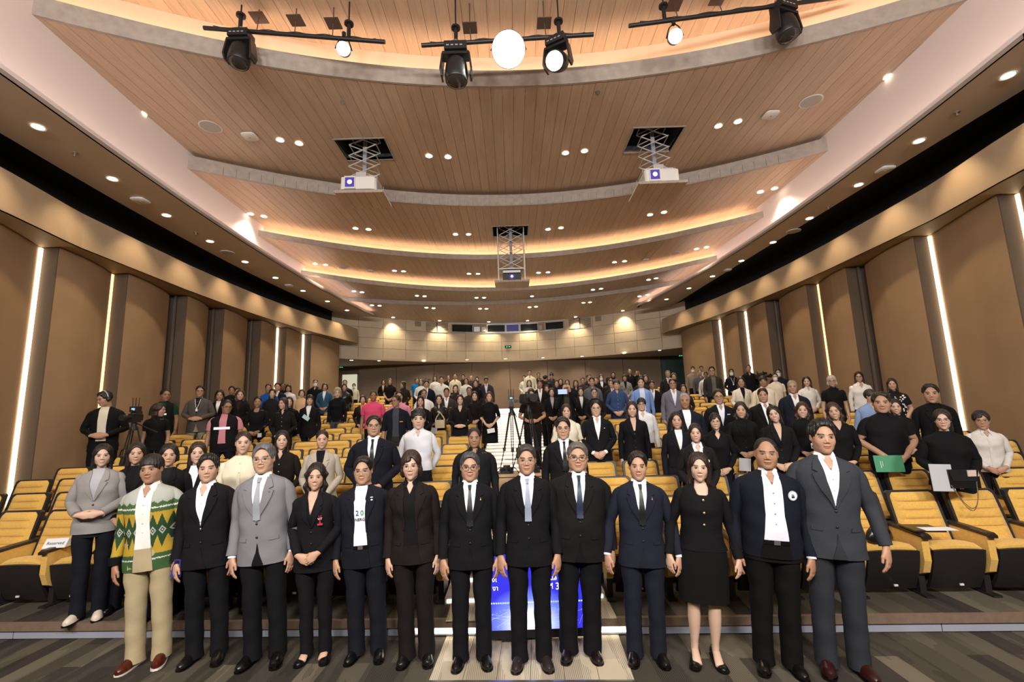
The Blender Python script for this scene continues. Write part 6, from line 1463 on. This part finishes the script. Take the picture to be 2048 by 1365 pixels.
for (px, yt, hp, sex, hair, hc, kind, cols, label, kw) in CR:
    c, k, x, y, z, st, w = solve(px, yt, hp, sex, kw)
    SEEN.append((px, yt, hp, y)); fem = sex == 'f'; q = 2 if hp >= 20 else 1
    if hp >= 42: q = 3 if (px in (208, 340, 748, 837, 948, 1125, 1760, 1859, 1881, 1960, 488)) else 2
    o = dict(fem=fem, hair=hair, hc=hc, skin=kw.get('skin', 'f' if fem else 'm'), q=q, seed=px % 17, pose=kw.get('pose', ('clasp' if fem else 'down') if hp < 30 else ('clasp' if fem else 'down')), legs=kw.get('legs', '#131318'))
    for kk in ('g', 'belly', 'jaw', 'hw', 'glasses', 'gdark', 'gcol', 'smile', 'teeth', 'mask', 'yaw', 'pitch', 'tilt', 'age', 'tone', 'front', 'skinv', 'fit', 'hem', 'cuff', 'shoe', 'wide', 'fab', 'sleeve', 'collar', 'lapel'):
        if kk in kw: o[kk] = kw[kk]
    if kind == 'suit': o.update(outer=cols[0], inner=cols[1], open='v', lapel=1, collar=0 if kw.get('nocol') else 1); o['tie'] = cols[2] if len(cols) > 2 else None
    elif kind == 'blazer': o.update(outer=cols[0], inner=cols[1], open='vlow' if not kw.get('collar') else 'v', lapel=1, placket=False)
    elif kind in ('jacket', 'vest'): o.update(outer=cols[0], inner=cols[1], open='wide', gname='jacket', belt=False, hem=.86, placket=False)
    elif kind == 'shirt': o.update(top=cols[0], hem=.88 if fem else .93, collar=1, colc=cols[0], front=kw.get('front', 'buttons'))
    elif kind == 'polo': o.update(top=cols[0], sleeve=.5, hem=.88, collar=1, colc=cols[0], gname='polo_shirt')
    elif kind == 'tee': o.update(top=cols[0], sleeve=.5, hem=.88, gname='shirt')
    elif kind == 'top': o.update(top=cols[0], hem=.86, gname='blouse', fit=kw.get('fit', 'shirt'))
    elif kind == 'dress': o.update(top=cols[0], hem=.92, gname='dress', lower='dress', skz=.5, sleeve=.7)
    if kind == 'vest': o.update(slcol=cols[1], sleeve=.5)
    st = float(min(max(st, 1.40), 1.93)); o['yaw'] = o.get('yaw', 0)-math.atan2(x, y)*.35; o['rz'] = -math.atan2(x, y)*.6
    z = row_z(1) if k == 0 else z
    if q == 1 or k > 3: o['feet'] = False
    seat_head(o, hp, w, st)
    r = person('person', label, (x, y, z), st, o); PLACED.append((x, y, z, st, label)); SHOW[px, yt] = (r, k, w)
print('PEOPLE', len(PLACED))
# ================= things held, stood and hung =================
def spot_at(px, py, y): return aty(px, py, y)
def flat(name, label, cat, px, py, y, w, h, m, rx=0, rz=0, ry=0, th=.006, pn='sheet', group=None):
    o = thing(name, label, cat, tuple(spot_at(px, py, y)), 0, group); o.rotation_euler = (rx, ry, rz)
    MB().box(-w/2, w/2, -th/2, th/2, -h/2, h/2).obj(pn, m, o); return o
def py_of(key): return SHOW[key][0][0].location.y
# floor monitor
M_scr = bpy.data.materials.new('blue_event_screen'); M_scr.use_nodes = True
def _scr():
    nt = M_scr.node_tree; b = nt.nodes['Principled BSDF']; tc = nt.nodes.new('ShaderNodeTexCoord'); mp = nt.nodes.new('ShaderNodeMapping'); mp.inputs['Location'].default_value = (.10, 0, -.42); mp.inputs['Scale'].default_value = (2.4, 1, 3.2)
    g = nt.nodes.new('ShaderNodeTexGradient'); g.gradient_type = 'SPHERICAL'; nt.links.new(tc.outputs['Object'], mp.inputs[0]); nt.links.new(mp.outputs[0], g.inputs[0])
    cr = nt.nodes.new('ShaderNodeValToRGB'); e = cr.color_ramp.elements; e[0].position = 0; e[0].color = (.035, .03, .60, 1); e[1].position = .8; e[1].color = (.9, .95, 1, 1); k = e.new(.35); k.color = (.16, .22, .85, 1)
    nt.links.new(g.outputs['Fac'], cr.inputs[0]); nt.links.new(cr.outputs[0], b.inputs['Emission Color']); b.inputs['Emission Strength'].default_value = 1.5; b.inputs['Base Color'].default_value = (.01, .01, .05, 1); b.inputs['Roughness'].default_value = .25
_scr()
mx = atz(1072, 1278, .02)[0]
mo = thing('floor_monitor', 'large blue-screened monitor leaning on the floor behind the middle men', 'monitor', (mx, 4.30, .0), .0); mo.rotation_euler[0] = -.16
MB().box(-.51, .51, .012, .05, .03, .76).obj('casing', M_hd, mo)
f_ = MB(); f_.box(-.51, .51, -.006, .012, .03, .095).box(-.51, .51, -.006, .012, .745, .76).box(-.51, -.498, -.006, .012, .03, .76).box(.498, .51, -.006, .012, .03, .76); f_.obj('bezel', M_hd, mo)
sc_ = MB().box(-.498, .498, .0, .012, .095, .745).obj('screen', M_scr, mo)
M_txt = mat('screen_lettering', (1, 1, 1), .5, emit=(1, 1, 1), estr=2.2)
FT = None
try:
    import os
    fd = bpy.utils.system_resource('DATAFILES', path='fonts'); FT = bpy.data.fonts.load(os.path.join(fd, 'NotoSansThai-VariableFont_wdth,wght.woff2'))
except Exception as ex: print('font', ex)
for tx, u, v, sz in (('ลังเ', -.37, .495, .080), ('งแล', .165, .495, .080), ('งา', -.345, .425, .080), ('ปีที่', .140, .425, .080), ('3', .212, .425, .080), ('น', .12, .37, .04)):
    me = text_mesh(tx, sz, .0005, font=None if tx == '3' else FT)
    if len(me.polygons) == 0: print('NOTEXT', tx); continue
    me.materials.append(M_txt); t_ = link('lettering', me, sc_, (u, -.002, v)); t_.rotation_euler = (PI/2, 0, 0)
m = MB(); random.seed(5)
for k in range(46):
    u = -.47+k*.0205
    m.box(u, u+.014, -.002, 0, .300, .312)
for k in range(14):
    a = np.array([random.uniform(-.48, .48), -.001, random.uniform(.11, .26)]); b = np.array([random.uniform(-.48, .48), -.001, random.uniform(.11, .26)]); m.tube([a, b], .0007, 3)
for k in range(60): m.ball((random.uniform(-.48, .48), -.001, random.uniform(.11, .25)), (.003, .001, .003), 5, 3)
o_ = m.obj('network_print', mat('screen_lines', (.5, .6, 1), .5, emit=(.5, .6, 1), estr=1.2), sc_); o_['kind'] = 'stuff'
MB().box(-.3, -.2, .0, .16, .0, .03).box(.2, .3, .0, .16, .0, .03).obj('foot', M_hd, mo)
# video cameras on tripods
def tripod(px, y, z0, top, lab, spikes=False, big=False, sc=1.0, legr=.42, rz=0):
    x = aty(px, 850, y)[0]; H = top-z0
    t = thing('camera_tripod', lab+' tripod', 'tripod', (x, y, z0), rz)
    hz = H-.42*sc
    for i in range(3):
        a = 2*PI*i/3+.5; f0 = (legr*math.cos(a), legr*math.sin(a), .01); m = MB()
        for d in (-.018, .018): m.tube([(.05*math.cos(a)-d*math.sin(a), .05*math.sin(a)+d*math.cos(a), hz), (f0[0]*.55-d*math.sin(a), f0[1]*.55+d*math.cos(a), hz*.45)], .010, 6)
        m.tube([(f0[0]*.5, f0[1]*.5, hz*.5), f0], .010, 6); m.box(f0[0]*.55-.03, f0[0]*.55+.03, f0[1]*.55-.03, f0[1]*.55+.03, hz*.43, hz*.48); m.obj('leg', M_hd, t)
        MB().tube([(f0[0]*.5, f0[1]*.5, hz*.3), (0, 0, hz*.3)], .006, 5).obj('spreader', M_hd, t)
    MB().cyl((0, 0), .06, hz-.03, hz+.03, 14).cyl((0, 0), .04, hz+.03, hz+.10, 12).box(-.06, .06, -.07, .07, hz+.10, hz+.13).tube([(.03, .03, hz+.08), (.10, .38, hz-.08)], .009, 6).obj('fluid_head', M_hd, t)
    c = thing('video_camera', lab, 'camera', (x, y, z0+hz+.13), rz); c.scale = (sc, sc, sc)
    if big: MB().box(-.07, .07, -.12, .26, 0, .17).box(-.05, .05, .26, .36, .02, .14).box(-.085, -.07, -.06, .12, .02, .14).obj('body', M_hd, c)
    else: MB().box(-.05, .05, -.10, .14, 0, .11).box(-.04, .04, -.10, .10, .11, .13).obj('body', M_hd, c)
    A = np.linspace(0, 2*PI, 18, endpoint=False); r = .055 if big else .04; z = .09 if big else .06; yb = -.12 if big else -.10
    MB().loft([[(k*r*math.cos(a), yy, z+k*r*math.sin(a)) for a in A] for k, yy in ((.9, yb), (.9, yb-.10), (1.25, yb-.12), (1.35, yb-.19), (1.2, yb-.19))]).obj('lens_hood', M_hd, c)
    MB().loft([[(k*r*math.cos(a), yy, z+k*r*math.sin(a)) for a in A] for k, yy in ((1.15, yb-.188), (1.0, yb-.186))]).obj('lens', M_glass, c)
    MB().tube([(0, -.08, .20 if big else .15), (0, .10, .20 if big else .15)], .012, 8).box(-.01, .01, -.09, -.07, .12, .2).box(-.01, .01, .09, .11, .12, .2).obj('handle', M_hd, c)
    MB().box(.07, .17, -.06, -.04, .10, .17).box(.06, .09, -.055, -.045, .12, .14).obj('viewfinder_screen', M_hd, c)
    if spikes:
        MB().box(-.07, .07, -.05, .06, .16, .26).obj('transmitter_box', M_hd, c); MB().box(-.03, .03, -.056, -.05, .19, .23).obj('display', mat('small_display', (.2, .4, .5), .4, emit=(.3, .6, .8), estr=.8), c)
        for d in (-.055, 0, .055): MB().tube([(d, 0, .26), (d*1.1, 0, .42)], .006, 6).obj('antenna', hexm('#3a1210'), c)
    return t
def zt(y): return row_z(max(1, min(NR, int((y-4.42)/.8)+1)))
y1 = py_of((217, 782))
tripod(268, y1-.25, row_z(max(1, SHOW[217, 782][1]-0)), aty(268, 812, y1-.25)[2], 'video camera with antennas beside the left wall', True, sc=.9, legr=.40)
tripod(1024, 9.2, zt(9.2), aty(1024, 792, 9.2)[2], 'slim camera rig standing on the stairs', True, sc=.85, legr=.36)
tripod(1058, 8.7, zt(8.7), aty(1060, 774, 8.7)[2], 'large video camera by its operator on the stairs', big=True, sc=1.05, legr=.42, rz=.3)
tripod(1533, 13.4, 1.28, aty(1534, 735, 13.4)[2], 'video camera high against the right wall', sc=1.1, rz=.4)
tripod(852, 16.6, 1.65, aty(852, 752, 16.6)[2], 'small video camera at the back of the left block', sc=1.0)
# equipment table in the aisle
M_tbl = mat('table_veneer', (.42, .28, .15), .5, noise=.08); xt = aty(1046, 950, 6.5)[0]; zf = row_z(3)
tb = thing('equipment_table', 'low wooden table with camera gear at the foot of the stairs', 'table', (xt, 6.45, zf)); th_ = aty(1046, 948, 6.3)[2]-zf
MB().box(-.50, .50, -.20, .20, th_-.03, th_).obj('table_top', M_tbl, tb); MB().box(-.47, .47, -.17, -.15, .05, th_-.03).obj('front_panel', M_tbl, tb)
for sx in (-1, 1):
    for sy in (-1, 1): MB().box(sx*.45-.02, sx*.45+.02, sy*.16-.02, sy*.16+.02, 0, th_-.03).obj('leg', M_tbl, tb)
def gear(dx, lab, n):
    g = thing('equipment_box', lab, 'equipment', (xt+dx, 6.42, zf+th_)); MB().box(-.09, .09, -.07, .07, 0, .07).box(-.05, .05, -.05, .05, .07, .10).obj('housing', M_hd, g)
    m = MB()
    for i in range(n):
        a = i*1.3; m.tube(catmull([(0, -.06, .04), (.10*math.cos(a), -.11, .08+.03*math.sin(a)), (.16*math.cos(a), -.12, .02), (.18*math.cos(a*2), -.02, .006)], 5), .005, 5)
    m.obj('cables', M_hd, g)
gear(-.22, 'black cabled box on the left part of the aisle table', 6); gear(.14, 'black cabled box on the right part of the aisle table', 5)
# papers, folders, phones, bags
pf = mat('folder_green', (.06, .26, .13), .5); pw = mat('paper_white', (.74, .74, .76), .6); pg = mat('folder_grey', (.46, .47, .49), .5)
yA = py_of((1760, 787)); o = flat('folder', 'green folder held by the big man in the black polo', 'folder', 1778, 928, yA-.24, .30, .19, pf, rx=-.15, rz=-.2); MB().box(-.09, -.085, -.005, -.003, -.05, .03).box(-.07, -.066, -.005, -.003, -.03, .03).obj('emblem', pw, o)
yB = py_of((1881, 819)); flat('folder', 'white folder in the hand of the woman in loose black top', 'folder', 1884, 956, yB-.30, .22, .26, pg, rx=-.1, ry=.05)
cb_ = thing('clutch_bag', 'black clutch with a metal chain held by the woman in loose black', 'bag', tuple(spot_at(1926, 958, yB-.32)), -.2)
MB().box(-.13, .13, -.02, .02, -.09, .09).obj('pouch', hexm('#141416', 'leather'), cb_); MB().add([(-.13, -.024, .09), (.13, -.024, .09), (.10, -.026, -.02), (-.10, -.026, -.02)], [(0, 1, 2, 3)]).obj('flap', hexm('#1c1c1e', 'leather'), cb_)
m = MB()
for s_ in (0, .02): m.tube(catmull([(-.12, -.02, -.06), (-.04, -.02, -.22-s_), (.03, -.02, -.28-s_), (.08, -.02, -.20), (.10, -.02, -.02)], 8), .004, 6)
m.obj('chain', mat('chain_metal', (.6, .5, .35), .3, metal=.9), cb_)
flat('smartphone', 'pale phone in the hand above the black clutch', 'phone', 1946, 947, yB-.36, .11, .06, mat('phone_pale', (.6, .45, .42), .3), th=.01, pn='phone_case')
yC = py_of((878, 790)); hb = thing('handbag', 'cream handbag with a pointed handle held in the left block', 'bag', tuple(spot_at(880, 848, yC-.24)))
MB().prism([(-.10, -.03), (.10, -.03), (.10, .03), (-.10, .03)], -.09, .08).obj('bag_body', mat('cream_leather', (.55, .44, .26), .5), hb); MB().tube([(-.10, 0, .07), (-.07, 0, .14), (0, 0, .24), (.07, 0, .14), (.10, 0, .07)], .012, 8).obj('handle', MATS['cream_leather'], hb)
flat('card', 'grey card held beneath the cream handbag', 'card', 868, 862, yC-.26, .12, .12, pg, ry=.2)
flat('card', 'white card in the hand of the woman in black dress by the stairs', 'card', 982, 862, py_of((978, 784))-.26, .16, .09, pw, ry=-.15)
flat('card', 'white card held by the smiling woman in black cardigan', 'card', 519, 871, py_of((516, 794))-.26, .08, .08, pw)
flat('leaflet', 'printed leaflet in the hands of the round-faced long-haired woman', 'leaflet', 1490, 930, py_of((1480, 806))-.25, .16, .17, pw, ry=.1)
yD = py_of((1131, 767)); flat('smartphone', 'phone with lit pale blue screen raised to take a picture', 'phone', 1125, 784, yD-.34, .19, .10, mat('phone_screen_lit', (.3, .4, .8), .3, emit=(.32, .42, .85), estr=.8), th=.012, pn='phone_body')
flat('face_mask', 'light blue face mask hanging on a lanyard in the left block', 'mask', 612, 836, py_of((620, 790))-.21, .15, .08, mat('mask_blue', (.42, .62, .66), .7), ry=.6, pn='mask_cloth')
def on_chest(key, nm, mb, mt, x=0, z=1.2, off=.02):
    r, k, w = SHOW[key]; root, T = r[0], r[1]; o = mb.obj(nm, mt, root, True); o.location = (x, float(T.yf(x, z))-off, z); return o
M_refl = mat('reflective_strip', (.8, .8, .82), .4, emit=(.8, .8, .85), estr=.3)
on_chest((331, 780), 'reflective_strip', MB().box(-.08, .09, -.004, .004, -.018, .018), M_refl, .0, 1.20, .022); on_chest((331, 780), 'round_emblem', MB().cyl((0, 0), .02, -.003, .003, 14, Matrix.Rotation(PI/2, 4, 'X')), M_gold, .05, 1.27, .022)
on_chest((453, 801), 'reflective_strip', MB().box(-.13, .12, -.004, .004, -.022, .022), M_refl, -.0, 1.22, .024)
L_ = lambda: MB().tube([(-.05, .05, .20), (-.02, 0, .05), (0, -.004, 0)], .005, 5).tube([(.05, .05, .20), (.02, 0, .05), (0, -.004, 0)], .005, 5)
for key, z in (((401, 772), 1.24), ((620, 790), 1.24), ((1462, 738), 1.22)): on_chest(key, 'lanyard', L_().box(-.018, .018, -.006, -.002, -.05, -.0), M_wht, 0, z, .022)
on_chest((1602, 806), 'name_badge', MB().box(-.028, .028, -.003, .003, -.045, .035).box(-.01, .01, -.003, .003, .035, .055), M_wht, .06, 1.05, .03); on_chest((1602, 806), 'badge_photo', MB().box(-.015, .015, -.005, -.003, -.03, 0), hexm('#5a5450'), .06, 1.05, .03)
on_chest((1389, 847), 'lapel_pin', MB().ball((0, 0, 0), (.013, .005, .018)), M_wht, .10, 1.27, .022); on_chest((1191, 802), 'lapel_pin', MB().ball((0, 0, 0), (.012, .004, .007)), M_alu, .10, 1.30, .022); on_chest((1436, 780), 'lapel_pin', MB().box(-.022, .022, -.003, .003, -.005, .005), M_wht, .10, 1.31, .022)
on_chest((793, 790), 'chest_print', MB().box(-.03, .03, -.003, .003, -.008, .008), hexm('#a8924a'), .10, 1.22, .014); on_chest((893, 776), 'chest_print', MB().box(-.025, .025, -.003, .003, -.008, .008), hexm('#b06a40'), .10, 1.22, .02)
on_chest((340, 887), 'shirt_print', MB().box(-.025, .025, -.003, .003, -.02, -.012).box(-.02, .02, -.003, .003, 0, .008), pg, .0, 1.25, .014)
m = MB(); random.seed(3); T_ = SHOW[1782, 757][0][1]
for i in range(60):
    x, z = random.uniform(-.14, .15), random.uniform(.98, 1.38)
    if random.random() < .3+abs(x)*4: m.ball((x, float(T_.yf(x, z))-.006, z), (random.uniform(.008, .02), .003, random.uniform(.008, .02)), 6, 4)
o_ = m.obj('floral_print', pw, SHOW[1782, 757][0][0]); o_['kind'] = 'stuff'
m = MB(); T_ = SHOW[1249, 749][0][1]
for i in range(50):
    x, z = random.uniform(-.16, .16), random.uniform(.85, 1.38); m.ball((x, float(T_.yf(x, z))-.006, z), (.012, .003, .010), 6, 4)
o_ = m.obj('speckle_print', hexm('#17171a'), SHOW[1249, 749][0][0]); o_['kind'] = 'stuff'
# headphones on the young man by the wall
r = SHOW[217, 782][0]; hx = r[2]; m = MB(); P_ = [(.089*math.cos(a), .01, .03+.115*math.sin(a)) for a in np.linspace(-.2, PI+.2, 16)]; m.tube(hx(np.array(P_)), .008, 6); m.obj('headphone_band', mat('headphone_grey', (.4, .4, .42), .4), r[0], True)
m = MB()
for sx in (-1, 1): m.ball(tuple(hx(np.array([[sx*.088, .008, -.005]]))[0]), (.03, .035, .038), 12, 8)
m.obj('headphone_cups', M_hd, r[0], True)
# wrist watches in the front rows, shoes' laces stay small; reserved sign, armrest tablet, bag on a seat
def seat_loc(side, k, j):
    sgn, ax = (-1, AX0-.05) if side == 'left' else (1, AX1+.05); x = ax+sgn*(.29+PITCHX*(j-1)); return x, row_front(k, x)+.36, row_z(k)
ps_ = min((((proj((seat_loc('left', 1, j)[0]+.29, seat_loc('left', 1, j)[1]+.05, row_z(1)+.6))[0]-70)**2, j) for j in range(5, 10)))[1]
x, y, z = seat_loc('left', 1, ps_); o = thing('reserved_sign', 'white folded tent card reading Reserved on an armrest', 'sign', (x+.29, y+.02, z+.575), .1)
MB().prism([(-.055, 0), (.055, 0), (.0, .085)], -.11, .11, Matrix.Rotation(PI/2, 4, 'Z')@Matrix.Rotation(PI/2, 4, 'X')).obj('card', pw, o)
me = text_mesh('Reserved', .045, .0005); me.materials.append(hexm('#3a3a42')); q_ = link('lettering', me, o, (0, -.030, .042)); q_.rotation_euler = (PI/2-.58, 0, 0)
j_ = min((((proj((seat_loc('right', 1, j)[0]-.29, seat_loc('right', 1, j)[1], row_z(1)+.6))[0]-1900)**2, j) for j in range(4, 9)))[1]
x, y, z = seat_loc('right', 1, j_)
o = thing('writing_tablet', 'black fold-out writing tablet on an armrest right of grey-suited man', 'writing tablet', (x-.22, y+.02, z+.59), -.15); MB().box(-.13, .13, -.10, .14, 0, .015).obj('tablet_board', M_arm, o); MB().tube([(-.10, .10, 0), (-.10, .10, -.03)], .012, 8).obj('hinge', M_hd, o)
o = thing('sheet_of_paper', 'white sheet sticking out on the black writing tablet', 'paper', (x-.14, y-.06, z+.607), -.1); MB().box(-.14, .14, -.04, .08, 0, .003).obj('sheet', pw, o)
x, y, z = seat_loc('right', 1, max(1, j_-1)); o = thing('shoulder_bag', 'black bag lying on a front seat behind the grey-suited man', 'bag', (x-.02, y+.05, z+.46), .3)
MB().loft([[(w_*math.cos(a), .09*k_*math.sin(a), zz) for a in np.linspace(0, 2*PI, 16, endpoint=False)] for w_, k_, zz in ((.12, .7, 0), (.16, .8, .05), (.14, .7, .11), (.09, .4, .16))]).obj('bag_body', hexm('#111012', 'leather'), o, True); MB().tube(catmull([(-.07, 0, .14), (-.03, -.02, .20), (.04, -.02, .19), (.07, 0, .14)], 5), .006, 6).obj('strap', hexm('#7a1a14', 'leather'), o)

# no seat stands where a tripod does
for t in [o for o in S.objects if o.parent is None and o.name.startswith('camera_tripod')]:
    for s_ in [o for o in S.objects if o.parent is None and o.name.startswith('auditorium_seat')]:
        if abs(s_.location.x-t.location.x) < .42 and -.55 < t.location.y-s_.location.y < .60:
            for ch in list(s_.children): bpy.data.objects.remove(ch)
            bpy.data.objects.remove(s_)
